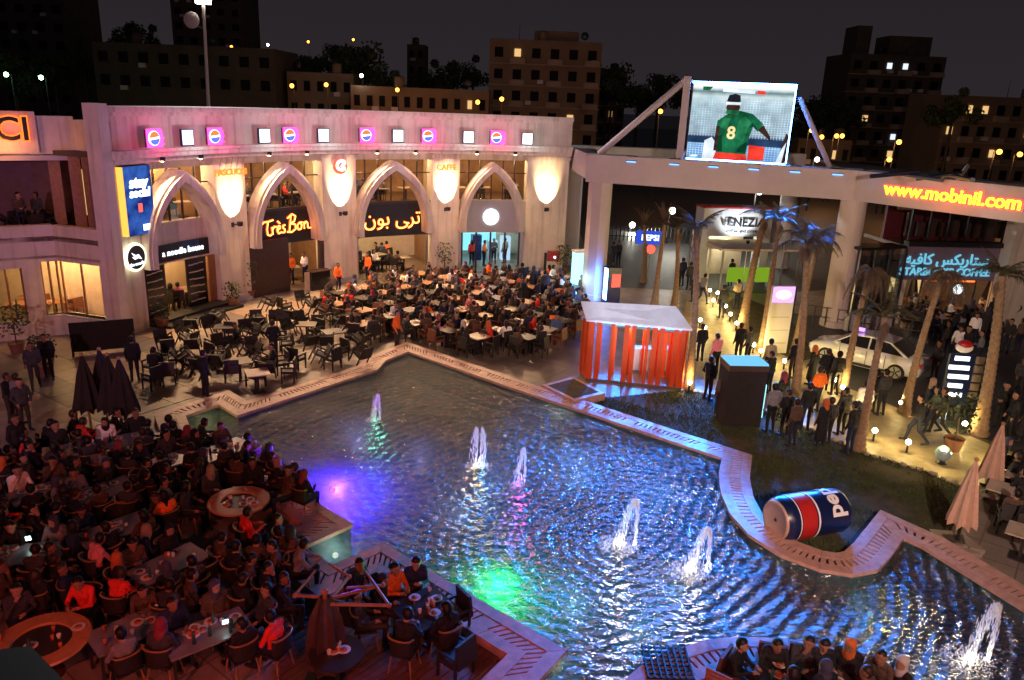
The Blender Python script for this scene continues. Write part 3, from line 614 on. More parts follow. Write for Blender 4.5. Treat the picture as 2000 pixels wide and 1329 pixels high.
# ================================================================== left wing
LW = [at(-260, 700).xy, at(0, 668).xy, at(130, 653).xy, A(169.5, AR - .1, 0).xy]
lw = empty('wing_building', (LW[1].x, LW[1].y, 0)); tag(lw, 'mauve-lit side wing with roof terrace and shop windows beside the arcade', 'building')
def wpl(o, par=None): o.parent = par or lw; o.matrix_parent_inverse = Matrix.Translation(-Vector((par or lw).location)); return o
def wallseg(b, P, Q, z0, z1, th=.35, mi=0):
    d = (Q - P).normalized(); nrm = Vector((-d.y, d.x)); 
    if nrm.y < 0: nrm = -nrm
    b.prism([P, Q, Q + nrm * th, P + nrm * th], z0, z1, mi); return b
def seg_open(P, Q, opens, z0, z1, name='wall', m='plaster'):
    """wall between P and Q with rectangular openings (t0,t1,za,zb)"""
    b = MB(); ts = sorted({0., 1.} | {t for o in opens for t in o[:2]})
    for a, c in zip(ts, ts[1:]):
        hit = [o for o in opens if o[0] <= a + 1e-6 and o[1] >= c - 1e-6]
        if not hit: wallseg(b, P.lerp(Q, a), P.lerp(Q, c), z0, z1)
        else:
            o = hit[0]
            if o[2] > z0: wallseg(b, P.lerp(Q, a), P.lerp(Q, c), z0, o[2])
            if o[3] < z1: wallseg(b, P.lerp(Q, a), P.lerp(Q, c), o[3], z1)
    return wpl(b.build(name, m))
def tpar(px, P, Q):   # parameter along P-Q of the image column px (ground line)
    best = min((abs((lambda w: (CX + FPX * w[0] / w[2]))(CR.T @ np.array([*(P.lerp(Q, t / 200)), 1.5 - H])) - px), t / 200) for t in range(201)); return best[1]
P1, P2, P3 = LW[1], LW[2], LW[3]
seg_open(LW[0], P1, [], 0, 4.75); seg_open(P1, P2, [(0, tpar(52, P1, P2), .72, 3.0), (tpar(88, P1, P2), 1., .9, 3.2)], 0, 4.72); seg_open(P2, P3, [(0., tpar(203, P2, P3), .9, 3.2)], 0, 4.7)
for P, Q, t0, t1, za, zb in ((P1, P2, 0, tpar(52, P1, P2), .72, 3.0), (P1, P2, tpar(88, P1, P2), 1., .9, 3.2), (P2, P3, 0, tpar(203, P2, P3), .9, 3.2)):
    a, c = P.lerp(Q, t0), P.lerp(Q, t1); nn = Vector((-(c - a).y, (c - a).x)).normalized() * .12
    w = wpl(MB().prism([a + nn, c + nn, c + nn * 1.1, a + nn * 1.1], za, zb).build('window', 'glass'))
    dd = (c - a).normalized()
    s = wallseg(MB(), a - nn * .6, c - nn * .6, za - .08, za, .5).build('window_sill', 'plaster_grey'); wpl(s)
    for q in range(3):
        p = a.lerp(c, q / 2 * .96 + .02) + nn * 1.3; f = MB().box((p.x, p.y, (za + zb) / 2), (.07, .07, zb - za)).build('window_bar', 'wood'); wpl(f)
# terrace floor, upper dark opening, top band
UP = [p + Vector((0, .0)) for p in (LW[0], P1, P2, P3)]
WP = UP + [A(168.1, AR + .4, 0).xy, A(164.3, AR + .42, 0).xy, A(164.3, AR + 2.9, 0).xy, LW[0] + Vector((0, 6.0))]
wpl(MB().prism(WP, 4.05, 4.25).build('terrace_floor', 'inner_floor'))
wpl(MB().prism(WP, 3.35, 3.45).build('room_ceiling', 'inner_pale'))
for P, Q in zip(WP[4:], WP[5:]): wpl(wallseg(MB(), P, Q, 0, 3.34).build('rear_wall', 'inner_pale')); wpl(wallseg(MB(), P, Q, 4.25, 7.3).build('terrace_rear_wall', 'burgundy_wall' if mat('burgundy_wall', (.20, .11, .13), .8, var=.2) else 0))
bnd = [P1 + Vector((-6, -1.8)), P1 + Vector((0.15, .2)), P2 + Vector((1.0, .75)), P3 + Vector((.1, .6))]
for i, (P, Q) in enumerate(zip(bnd, bnd[1:])): wpl(wallseg(MB(), P, Q, 7.55, 9.15 - .12 * i, .4).build('roof_band', 'plaster'))
wpl(MB().prism(bnd + WP[4:], 7.3, 7.5).build('roof_slab', 'plaster_grey'))
for px in (118, 160, 185):
    t = tpar(px, P2, P3); p = P2.lerp(P3, t) + Vector((-.1, .9)); wpl(MB().box((p.x, p.y, 5.85), (.42, .42, 3.3), .5).build('terrace_post', 'wood'))
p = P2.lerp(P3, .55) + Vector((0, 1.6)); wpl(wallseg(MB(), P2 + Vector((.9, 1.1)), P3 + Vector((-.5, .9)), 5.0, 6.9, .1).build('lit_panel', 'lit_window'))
# letter sign at the wing end
cs = empty('cafe_sign', (bnd[1].x - 1.5, bnd[1].y - .6, 7.6)); tag(cs, 'dark café letters on glowing orange panel atop the side wing', 'sign')
d = (bnd[1] - bnd[0]).normalized(); nrm = Vector((d.y, -d.x)); nrm = nrm if nrm.y < 0 else -nrm
d = (bnd[2] - bnd[1]).normalized(); nrm = Vector((d.y, -d.x)); nrm = nrm if nrm.y < 0 else -nrm
q0, q1 = onplane(-150, 250, bnd[1], bnd[2]).xy + nrm * .12, onplane(70, 250, bnd[1], bnd[2]).xy + nrm * .12
emit('neon_panel', (1, .26, .07), 1.0)
bq = MB().prism([q0, q1, q1 + nrm * .06, q0 + nrm * .06], 7.62, 9.2).build('panel', 'plaster'); wpl(bq, cs)
mm4 = frame_mat((q1.x - d.x * 1.55 + nrm.x * .2, q1.y - d.y * 1.55 + nrm.y * .2, 8.5), (d.x, d.y, 0), (nrm.x, nrm.y, 0))
tw = text_mesh('SCUCCI', 1.25); hw_ = max(v.co.x for v in tw.vertices); sh_ = Matrix.Translation((q1.x - d.x * (hw_ + .32) + nrm.x * .2 - mm4[0][3], q1.y - d.y * (hw_ + .32) + nrm.y * .2 - mm4[1][3], 0))
wpl(text_obj('SCUCCI', 'halo', 'neon_orange', None, sh_ @ mm4, 1.25, ext=.02, bold=.06), cs)
mm5 = Matrix.Translation((nrm.x * .06, nrm.y * .06, 0)) @ mm4
wpl(text_obj('SCUCCI', 'lettering', 'black', None, sh_ @ mm5, 1.25, ext=.03, bold=.02), cs)
pq = q1 - d * 1.2 + nrm * .8; light('sign_wash', 'POINT', (pq.x - cs.location.x, pq.y - cs.location.y, .15), 55, (1, .33, .10), cs, .3)
# wing room lamps
for p in (P1 + Vector((.5, 1.2)), P1.lerp(P2, .7) + Vector((0, 1.3)), P2.lerp(P3, .45) + Vector((0, .9))):
    o = put(lampd, 'ceiling_lamp', None, (p.x, p.y, 3.29)); tag(o, 'round ceiling lamp in the side-wing restaurant', 'lamp', 'lamps of the side-wing restaurant'); light('room_light', 'POINT', (0, 0, -.2), 120, (1, .62, .26), o, .15)
p = P2 + Vector((1, 2.5)); o = put(lampd, 'ceiling_lamp', None, (p.x, p.y, 7.25)); tag(o, 'round ceiling lamp over the roof terrace of the side wing', 'lamp'); light('room_light', 'POINT', (0, 0, -.2), 22, (1, .45, .3), o, .15)
# ================================================================== portal frame that carries the screen
ZT = 7.75; ZB = 6.42
C1 = at(1157, 583).xy; C3 = at(1627, 636).xy; C0 = at(1112, 515).xy; CE = at(2040, 372, ZT).xy; C2 = at(1522, 522).xy
pf_ = empty('portal_frame', (C1.x, C1.y, 0)); tag(pf_, 'pale concrete portal of round columns and deep beams beside the arcade', 'portal')
mat('portal_paint', (.66, .58, .56), .6, var=.08, scale=.8, bump=.08)
def wpf(o, par=None):
    par = par or pf_; o.parent = par; o.matrix_parent_inverse = Matrix.Translation(-Vector(par.location)); return o
wpf(MB().lathe([(.70, 0), (.70, .3), (.64, .34), (.64, ZB)], 8, (C1.x, C1.y, 0)).build('column', 'portal_paint'))
for c, r in ((C3, .62), (C0, .55), (C2, .55)): wpf(MB().lathe([(r + .06, 0), (r + .06, .3), (r, .34), (r, ZB)], 24, (c.x, c.y, 0)).build('column', 'portal_paint', smooth=False))
def beam(P, Q, w, z0, z1, name='beam', m='portal_paint'):
    d = (Q - P).normalized(); n = Vector((-d.y, d.x)) * w / 2; return wpf(MB().prism([P - n, Q - n, Q + n, P + n], z0, z1).build(name, m))
dF = (C3 - C1).normalized(); nF = Vector((-dF.y, dF.x)); nF = nF if nF.y > 0 else -nF
beam(C1 - dF * .7, C3 + dF * .2, 1.3, ZB, ZT); dR = (CE - C3).normalized(); beam(C3 - dR * .3, CE, 1.25, ZB + .003, ZT - .004)
dS = (C0 - C1).normalized(); beam(C1 + dS * .66, C0 + dS * .5, 1.25, ZB + .002, ZT - .003); dB = (C2 - C0).normalized(); beam(C0 + dB * .3, C2 + dB * .5, 1.1, ZB + .1, ZT - .01)
wpf(MB().prism([C3 + nF * .7 + dR * .5, CE + Vector((0, .9)), CE + Vector((3, 9)), C2 + Vector((2, 1))], ZT - .5, ZT - .35).build('dark_roof', 'concrete_dark'))
for k_, (xa, ya, xb, yb) in enumerate(((1700, 345, 1800, 335), (1790, 350, 1880, 338), (1820, 335, 1900, 352), (1740, 338, 1840, 352), (1870, 352, 1890, 325))):
    wpf(MB().tube(at(xa, ya, ZT + .1), at(xb, yb, ZT + .5), .09, n=6).build('roof_bar', 'metal_dark' if k_ < 4 else 'portal_paint'))
# capping strips on the beams
for P, Q, w in ((C1 - dF * .75, C3 + dF * .2, 1.42), (C3 + dR * .3, CE, 1.36)): beam(P, Q, w, ZT + .002, ZT + .09, 'beam_cap')
# ---------------- screen
SP, SQ = C1 + nF * .25, C3 + nF * .25
scr = empty('video_screen', (*(C1.lerp(C3, .55)), ZT)); tag(scr, 'large lit video screen showing a footballer in green shirt atop the portal', 'screen')
BL, BR_, TL, TR = onplane(1340, 309, SP, SQ), onplane(1533, 322, SP, SQ), onplane(1360, 155, SP, SQ), onplane(1556, 177, SP, SQ)
x0 = (BL.xy - SP).dot(dF); x1 = (BR_.xy - SP).dot(dF); z0 = ZT + .15; z1 = (TL.z + TR.z) / 2
SWd, SHt = x1 - x0, z1 - z0; SO = SP + dF * x0
Mscr = frame_mat((SO.x, SO.y, z0), (dF.x, dF.y, 0), (-nF.x, -nF.y, 0))
def sput(b, name, m, zoff=0., fix=False):
    me = b.mesh(name, m, fixn=fix); me.transform(Matrix.Translation((-nF.x * zoff, -nF.y * zoff, 0)) @ Mscr); return wpf(put(me, name), scr)
m, n, l = _nt('screen_picture'); n.clear(); o = n.new('ShaderNodeOutputMaterial'); em = n.new('ShaderNodeEmission'); uv = n.new('ShaderNodeTexCoord'); sx = n.new('ShaderNodeSeparateXYZ')
l.new(uv.outputs['UV'], sx.inputs[0]); cr = n.new('ShaderNodeValToRGB'); e = cr.color_ramp.elements
stops = [(0, (.06, .22, .55)), (.20, (.20, .42, .70)), (.30, (.06, .08, .15)), (.36, (.28, .38, .44)), (.70, (.34, .46, .50)), (.84, (.55, .68, .70)), (.90, (.12, .2, .22)), (.955, (.85, .95, 1)), (1, (.9, 1, 1))]
while len(e) < len(stops): e.new(.5)
for q, (p, c) in enumerate(stops): e[q].position = p; e[q].color = (*c, 1)
l.new(sx.outputs['Y'], cr.inputs[0]); em.inputs[1].default_value = 1.15
nz = n.new('ShaderNodeTexNoise'); nz.inputs['Scale'].default_value = 9; l.new(uv.outputs['UV'], nz.inputs[0]); mxx = n.new('ShaderNodeMix'); mxx.data_type = 'RGBA'; mxx.blend_type = 'OVERLAY'; mxx.inputs[0].default_value = .55
l.new(cr.outputs[0], mxx.inputs[6]); l.new(nz.outputs['Fac'], mxx.inputs[7]); l.new(mxx.outputs[2], em.inputs[0]); l.new(em.outputs[0], o.inputs[0])
b = MB().add([(0, 0, 0), (SWd, 0, 0), (SWd, SHt, 0), (0, SHt, 0)], [(0, 1, 2, 3)]); me = b.mesh('picture', 'screen_picture', fixn=False); uvl = me.uv_layers.new(); [setattr(uvl.data[i], 'uv', c) for i, c in enumerate(((0, 0), (1, 0), (1, 1), (0, 1)))]; me.transform(Mscr); wpf(put(me, 'picture'), scr)
def px(name, c, k=1., var=.45, sc=1.6):
    m, n, l = _nt(name); n.clear(); o = n.new('ShaderNodeOutputMaterial'); em = n.new('ShaderNodeEmission'); em.inputs[1].default_value = k; nz = n.new('ShaderNodeTexNoise'); nz.inputs['Scale'].default_value = sc; nz.inputs['Detail'].default_value = 6; tx = n.new('ShaderNodeTexCoord'); cr = n.new('ShaderNodeValToRGB')
    cr.color_ramp.elements[0].position = .3; cr.color_ramp.elements[1].position = .7; cr.color_ramp.elements[0].color = (*[x * (1 - var) for x in c], 1); cr.color_ramp.elements[1].color = (*[x * (1 + var) for x in c], 1)
    l.new(tx.outputs['Object'], nz.inputs[0]); l.new(nz.outputs['Fac'], cr.inputs[0]); l.new(cr.outputs[0], em.inputs[0]); l.new(em.outputs[0], o.inputs[0])
px('px_green', (.010, .13, .055), 1.0, .7); px('px_green_hi', (.022, .22, .09), 1.0, .6); px('px_green_lo', (.004, .05, .022), 1., .5); px('px_skin', (.045, .02, .015), 1., .6, 3); px('px_hair', (.012, .012, .02)); px('px_red', (.85, .05, .03), 1.1, .35); px('px_net', (.55, .75, .95)); px('px_yellow', (1, .75, .35), 1.1, .2); px('px_white', (.8, .88, .95), 1.1, .25); px('px_dark', (.02, .05, .12))
def pic(name, m, pts, z): sput(MB().add([(x * SWd, y * SHt, 0) for x, y in pts], [tuple(range(len(pts)))]), name, m, z)
net = MB()
for i in range(34): x = i / 34 * SWd; net.add([(x, .02 * SHt, 0), (x + .022, .02 * SHt, 0), (x + .022, .82 * SHt, 0), (x, .82 * SHt, 0)], [(0, 1, 2, 3)])
for i in range(26): y = (.02 + .8 * i / 26) * SHt; net.add([(0, y, 0), (SWd, y, 0), (SWd, y + .018, 0), (0, y + .018, 0)], [(0, 1, 2, 3)])
sput(net, 'picture_net', 'px_net', .012)
pic('picture_board', 'px_dark', [(0, .22), (1, .20), (1, .30), (0, .31)], .016); pic('picture_banner', 'px_white', [(.30, .90), (.62, .885), (.62, .93), (.30, .945)], .016); pic('picture_banner', 'px_red', [(.64, .885), (.72, .88), (.72, .925), (.64, .93)], .016)
pic('picture_seat', 'px_red', [(.62, .02), (.78, .02), (.78, .20), (.62, .22)], .02)
pic('picture_flag', 'px_white', [(.16, .0), (.28, .0), (.30, .20), (.24, .30), (.17, .25)], .02)
pic('picture_shorts', 'px_red', [(.27, 0), (.62, 0), (.60, .10), (.30, .11)], .024)
pic('picture_shirt', 'px_green', [(.30, .10), (.60, .09), (.61, .30), (.64, .46), (.69, .40), (.74, .50), (.62, .63), (.50, .66), (.38, .62), (.28, .52), (.27, .30)], .03)
pic('picture_shirt_light', 'px_green_hi', [(.47, .30), (.56, .26), (.61, .52), (.55, .60), (.49, .52)], .033); pic('picture_shirt_light', 'px_green_hi', [(.31, .44), (.38, .40), (.41, .56), (.34, .56)], .033); pic('picture_shirt_shade', 'px_green_lo', [(.30, .11), (.36, .12), (.34, .34), (.29, .30)], .0335); pic('picture_shirt_shade', 'px_green_lo', [(.50, .12), (.59, .11), (.60, .26), (.53, .20)], .0335); pic('picture_shirt_shade', 'px_green_lo', [(.60, .44), (.64, .46), (.69, .40), (.68, .44), (.63, .52)], .0335)
pic('picture_arm', 'px_skin', [(.69, .42), (.78, .33), (.83, .28), (.82, .34), (.74, .49)], .036); pic('picture_arm', 'px_skin', [(.27, .12), (.30, .12), (.31, .45), (.275, .45)], .036)
pic('picture_face', 'px_skin', [(.38, .60), (.46, .60), (.49, .70), (.47, .80), (.38, .80), (.35, .70)], .036); pic('picture_collar', 'px_green_hi', [(.35, .62), (.48, .60), (.50, .66), (.36, .67)], .040)
pic('picture_headband', 'px_white', [(.345, .735), (.495, .735), (.495, .77), (.345, .77)], .041); pic('picture_cap', 'px_hair', [(.35, .775), (.49, .775), (.48, .86), (.43, .88), (.37, .86)], .041)
me = text_mesh('8', .85, .004, .02); me.materials.clear(); me.materials.append(MATS['px_yellow']); me.transform(Matrix.Translation((-nF.x * .045, -nF.y * .045, 0)) @ Mscr @ Matrix.Translation((.43 * SWd, .36 * SHt, 0))); wpf(put(me, 'picture_number'), scr)
pic('picture_neighbour', 'px_skin', [(.93, .0), (1., 0), (1., .36), (.97, .40), (.94, .2)], .03); pic('picture_neighbour', 'px_white', [(.90, .0), (.96, 0), (.985, .28), (.95, .2)], .034)
pic('picture_caption', 'px_white', [(.02, .02), (.10, .02), (.12, .05), (.05, .05)], .034); pic('picture_emblem', 'px_green_hi', [(.10, .91), (.17, .91), (.20, .96), (.10, .96)], .034)
# housing, posts, braces
wpf(MB().prism([SO + nF * .03 - dF * .06, SO + dF * (SWd + .06) + nF * .03, SO + dF * (SWd + .06) + nF * .5, SO + nF * .5 - dF * .06], z0 - .05, z1 + .06).build('housing', 'metal_dark'), scr)
b = MB()
b.prism([SO - nF * .02 - dF * .05, SO + dF * (SWd + .05) - nF * .02, SO + dF * (SWd + .05) + nF * .028, SO + nF * .028 - dF * .05], z1 + .003, z1 + .09); b.prism([SO + dF * SWd - nF * .02, SO + dF * (SWd + .05) - nF * .02, SO + dF * (SWd + .05) + nF * .028, SO + dF * SWd + nF * .028], z0, z1); b.prism([SO - nF * .02, SO + dF * SWd - nF * .02, SO + dF * SWd + nF * .028, SO + nF * .028], z0 - .09, z0 - .003)
wpf(b.build('led_edge', 'led_blue'), scr)
pp = SO - dF * .32 - nF * .1; wpf(MB().box((pp.x, pp.y, (z0 + z1) / 2 + .05), (.34, .34, z1 - z0 + .5), math.atan2(dF.y, dF.x)).build('mast', 'portal_paint'), scr)
pr = SO + dF * (SWd + .25) + nF * .3
a = Vector((*(C1 - dF * .2), ZT + .1)); wpf(MB().tube(a, (pp.x, pp.y, z1 + .2), .16, n=10).build('brace', 'portal_paint', None, True), scr)
q = SO + dF * (SWd + 2.1); wpf(MB().tube((q.x, q.y, ZT + .1), (pr.x, pr.y, z1 - .5), .13, n=10).build('brace', 'portal_paint', None, True), scr)
for zz in (z1 + .1, z0 + .2): wpf(MB().box((pp.x, pp.y, zz), (.46, .46, .12), math.atan2(dF.y, dF.x)).build('mast_collar', 'portal_paint'), scr)
# ---------------- web address on the beam
ws = empty('beam_sign', (CE.x, CE.y, ZB)); tag(ws, 'yellow neon web address letters on the portal beam', 'sign')
nR = Vector((-dR.y, dR.x)); nR = nR if nR.y > 0 else -nR
pA, pB = onplane(1728, 372, C3 - nR * .7, CE - nR * .7), onplane(2000, 392, C3 - nR * .7, CE - nR * .7)
Lw = (pB - pA).length
me0 = text_mesh('www.mobinil.com', 1., .03, .015, align='LEFT'); wx = max(v.co.x for v in me0.vertices); sc = Lw / wx * .99
Mw = frame_mat((pA.x, pA.y, (ZB + ZT) / 2 + .08), (dR.x, dR.y, 0), (-nR.x, -nR.y, 0))
me = text_mesh('www.mobinil.com', sc, .03, .065, align='LEFT'); me.materials.clear(); me.materials.append(MATS['sign_red']); me.transform(Mw); wpf(put(me, 'halo'), ws)
me = text_mesh('www.mobinil.com', sc, .03, .02, align='LEFT'); me.materials.clear(); me.materials.append(MATS['neon_yellow']); me.transform(Matrix.Translation((-nR.x * .06, -nR.y * .06, 0)) @ Mw); wpf(put(me, 'lettering'), ws)
light('sign_light', 'POINT', Vector((*(pA.xy.lerp(pB.xy, .5) - nR * 1.0), ZB + .5)) - ws.location, 30, (1, .2, .05), ws, .3)

# ---------------- added floodlights that stand in for the screen's blue light
emit('added_flood_blue', (.12, .35, 1), 3)
for u in (-.55, -.1, .3, .7, 1.1, 1.5):
    lab = 'added pale blue floodlight on the portal beam, standing in for screen light'
    p = SO + dF * (SWd * u) - nF * .75; e = empty('added_beam_flood', (p.x, p.y, ZT - .05)); tag(e, lab, 'floodlight', 'added floodlights on the portal beam'); put(MB().box((0, 0, 0), (.55, .22, .3), math.atan2(dF.y, dF.x), rx=-.5).mesh('housing', 'metal_dark'), 'housing', e)
    put(MB().box((-nF.x * .12, -nF.y * .12, -.03), (.48, .03, .24), math.atan2(dF.y, dF.x), rx=-.5).mesh('lens', 'added_flood_blue'), 'lens', e)
    q_ = Vector((4.5, 19, 0)) - Vector((p.x, p.y, ZT)); light('added_flood_beam', 'SPOT', (-nF.x * .3, -nF.y * .3, -.05), 17000, (.015, .22, 1), e, .35, spot=math.radians(35), blend=.8).rotation_euler = q_.to_track_quat('-Z', 'Y').to_euler()
# ================================================================== coffee house under the portal
K0, K1 = at(1742, 632).xy, at(1965, 634).xy
kh = empty('coffee_house', (K0.x, K0.y, 0)); tag(kh, 'mauve coffee house with red upper window and lit shopfront', 'building')
def wpk(o, par=None): return wpf(o, par or kh)
dK = (K1 - K0).normalized(); nK = Vector((-dK.y, dK.x)); LK = (K1 - K0).length
def kp(px, py, o=0.): v = onplane(px, py, K0 + nK * o, K1 + nK * o); return ((v.xy - K0).dot(dK), v.z)
def kbox(name, m, u0, u1, z0, z1, o0, o1, par=None): 
    q = MB().prism([K0 + dK * u0 + nK * o0, K0 + dK * u1 + nK * o0, K0 + dK * u1 + nK * o1, K0 + dK * u0 + nK * o1], z0, z1).build(name, m); return wpk(q, par)
ub, zs0 = kp(1750, 560); uc, zs1 = kp(1925, 560)
mat('mauve_wall', (.20, .15, .22), .7, var=.12); kbox('wall', 'mauve_wall', 0, LK, 2.35, 4.1, 0, .4); kbox('wall', 'plaster', 0, .35, 0, 2.35, 0, .4); kbox('wall', 'plaster', LK * .83, LK, 0, 2.35, 0, .4); kbox('wall', 'plaster', LK - 1.3, LK + 3, 0, 6.4, -.8, .0); kbox('wall', 'plaster', 0, LK, 6.05, 6.4, 0, .4); kbox('parapet', 'black', 0, LK, 4.1, 4.35, -.15, .3)
mat('burgundy', (.10, .012, .02), .5); kbox('upper_back', 'burgundy', 0, LK, 4.1, 6.05, 2.2, 2.4); kbox('upper_floor', 'inner_floor', 0, LK, 3.9, 4.09, .4, 4); kbox('roof', 'concrete_dark', 0, LK, 6.3, 6.39, .4, 6)
w = kbox('upper_window', 'glass', .1, LK - .1, 4.35, 6.05, .2, .22)
for q in range(7): kbox('mullion', 'black', .1 + (LK - .3) * q / 6, .18 + (LK - .3) * q / 6, 4.35, 6.05, .14, .26)
for i in range(9): u = .6 + i * LK / 10; kbox('upper_bar', 'wood_dark', u, u + .35, 4.4, 5.0 + random.uniform(0, .7), 1.2, 1.4)
kbox('upper_logo', 'plaster', .5, 1.3, 5.65, 6.0, 2.1, 2.19); kbox('upper_logo', 'plaster', 2.6, 4.8, 5.7, 5.95, 2.1, 2.19)
kbox('shop_floor', 'inner_floor', 0, LK, .0, .02, .4, 5); kbox('shop_back', 'inner_wall', 0, LK, 0, 2.4, 5, 5.2); kbox('shop_ceiling', 'inner_pale', 0, LK, 2.3, 2.34, .4, 5)
g = kbox('shop_window', 'glass', .35, LK * .83, 0, 2.35, .2, .215)
for q in range(6): kbox('window_bar', 'metal_dark', .35 + (LK * .83 - .35) * q / 5 - .03, .35 + (LK * .83 - .35) * q / 5 + .03, 0, 2.35, .17, .25)
for i in range(3): kbox('menu_panel', 'lit_window', .5 + i * 1.1, 1.3 + i * 1.1, .9, 2.2, 3.2, 3.25)
kbox('counter_canopy', 'neon_orange', 2.3, LK * .8, 2.0, 2.25, 1.2, 1.26)
for u in (1.2, 3.4): 
    p = K0 + dK * u + nK * 2; o = put(lampd, 'ceiling_lamp', None, (p.x, p.y, 2.24)); tag(o, 'round ceiling lamp inside the coffee house', 'lamp', 'lamps of the coffee house'); light('room_light', 'POINT', (0, 0, -.2), 60, (1, .66, .32), o, .15)
cs_ = empty('coffee_sign', (K0.x, K0.y, 3)); tag(cs_, 'pale blue lit coffee house name in arabic and latin letters', 'sign')
nK3 = (-nK.x, -nK.y, 0)
def ktext(txt, name, m, u, z, width, par, **kw):
    me0 = text_mesh(txt, 1., .01, 0); wx = max(v.co.x for v in me0.vertices) - min(v.co.x for v in me0.vertices); p = K0 + dK * u - nK * .06
    return wpk(text_obj(txt, name, m, None, frame_mat((p.x, p.y, z), (dK.x, dK.y, 0), nK3), width / wx, **kw), par)
emit('sign_coffee', (.22, .75, 1), .75)
ktext('STARBUCKS COFFEE', 'lettering', 'sign_coffee', (ub + uc) / 2, 2.78, (uc - ub), cs_, bold=.012, ext=.03)
AR_SB = '\ufeea\ufbff\ufed3\ufe8e\ufedb \ufeb2\ufedc\ufe91\ufead\ufe8e\ufe98\ufeb3'
ktext(AR_SB, 'lettering', 'sign_coffee', (ub + uc) / 2, 3.42, (uc - ub) * .92, cs_, bold=.012, ext=.03)
up_, zp_ = kp(1862, 570, -.2); dd_ = empty('round_sign', (*(K0 + dK * up_ - nK * .5), 2.0)); tag(dd_, 'small round white lit sign hanging at coffee house door', 'sign')
q = MB().ball((0, 0, 0), .26, 14, 8, sc=(1, .5, 1)).mesh('disc', 'sign_white'); put(q, 'disc', dd_); put(MB().tube((0, 0, .2), (0, .5, .3), .02).mesh('bracket', 'metal_dark'), 'bracket', dd_)
# glass stair hall left of the coffee house
G0, G1 = at(1655, 648).xy, at(1742, 640).xy
gh = empty('glass_stair_hall', (G0.x, G0.y, 0)); tag(gh, 'glazed stair enclosure between round column and coffee house', 'enclosure')
dG = (G1 - G0).normalized(); nG = Vector((-dG.y, dG.x)); LG = (G1 - G0).length
mat('poster', (.16, .09, .06), .4, var=.9, scale=3.5)
for i in range(3):
    for j in range(2):
        P, Q = G0 + dG * (LG * i / 3 + .04), G0 + dG * (LG * (i + 1) / 3 - .04)
        wpk(MB().prism([P, Q, Q + nG * .02, P + nG * .02], .9 + j * 1.5, 2.32 + j * 1.5).build('glass_panel', 'glass_tint'), gh)
wpk(MB().prism([G0 + nG * .9, G1 + nG * .9, G1 + nG * 1.0, G0 + nG * 1.0], .2, 4.1).build('rear_panel', 'poster'), gh)
for i in range(4):
    P = G0 + dG * LG * i / 3; wpk(MB().box((P.x, P.y, 2.05), (.1, .1, 4.1), math.atan2(dG.y, dG.x)).build('post', 'metal'), gh)
wpk(MB().prism([G0, G1, G1 + nG * 1., G0 + nG * 1.], 4.1, 4.22).build('roof', 'metal_dark'), gh); wpk(MB().prism([G0 - nG * .04, G1 - nG * .04, G1 + nG * .3, G0 + nG * .3], 0, .86).build('plinth', 'plaster_grey'), gh)

# ================================================================== white pavilion, banner, fences, far signs
def facing_box(name, label, cat, px0, px1, pyb, h, depth, m='plaster', z0=0.):
    P, Q = at(px0, pyb).xy, at(px1, pyb).xy; e = empty(name, (P.x, P.y, 0)); tag(e, label, cat); d = (Q - P).normalized(); n = Vector((-d.y, d.x))
    return e, P, Q, d, n
pv, P, Q, d, n = facing_box('white_pavilion', 'white two-storey pavilion gate with shop name, behind the palms', 'pavilion', 1360, 1492, 552, 5, 3)
L = (Q - P).length
def pbox(name, m, u0, u1, z0, z1, o0, o1, par=None):
    return wpf(MB().prism([P + d * u0 + n * o0, P + d * u1 + n * o0, P + d * u1 + n * o1, P + d * u0 + n * o1], z0, z1).build(name, m), par or pv)
mat('pavilion_white', (.55, .58, .60), .5, var=.06)
pbox('leg', 'pavilion_white', 0, .5, 0, 4.6, 0, 1.2); pbox('leg', 'pavilion_white', L - .5, L, 0, 4.6, 0, 1.2); pbox('top_panel', 'pavilion_white', .5, L - .5, 2.9, 4.6, 0, .5); pbox('top_panel_cap', 'red_paint', -.05, L + .05, 4.6, 4.7, -.05, 1.2)
pbox('rear_wall', 'inner_pale', .5, L - .5, 0, 2.9, 2.5, 2.7); pbox('shelf', 'inner_pale', .6, L - .6, 2.0, 2.6, .6, .7); pbox('counter', 'glow_green', 1.3, L - .5, .35, 1.25, -1.4, -1.35)  # counter front is given a green glow of its own
mp_ = P + d * L / 2 - n * .05
wpf(text_obj('VENEZIA', 'lettering', 'metal_dark', None, frame_mat((mp_.x + .3, mp_.y, 3.75), (d.x, d.y, 0), (-n.x, -n.y, 0)), .72, bold=.01), pv)
wpf(text_obj('coffee and more', 'lettering', 'metal_dark', None, frame_mat((mp_.x + .3, mp_.y, 3.25), (d.x, d.y, 0), (-n.x, -n.y, 0)), .3), pv)
o = put(MB().lathe([(.2, 0), (.2, .05)], 12).mesh('lamp', 'lamp_white'), 'ceiling_lamp', None, (*(P + d * L / 2 + n * 1.5), 2.8)); tag(o, 'round white ceiling lamp under the white pavilion', 'lamp'); light('room_light', 'POINT', (0, 0, -.2), 130, (.95, 1, .75), o, .2)
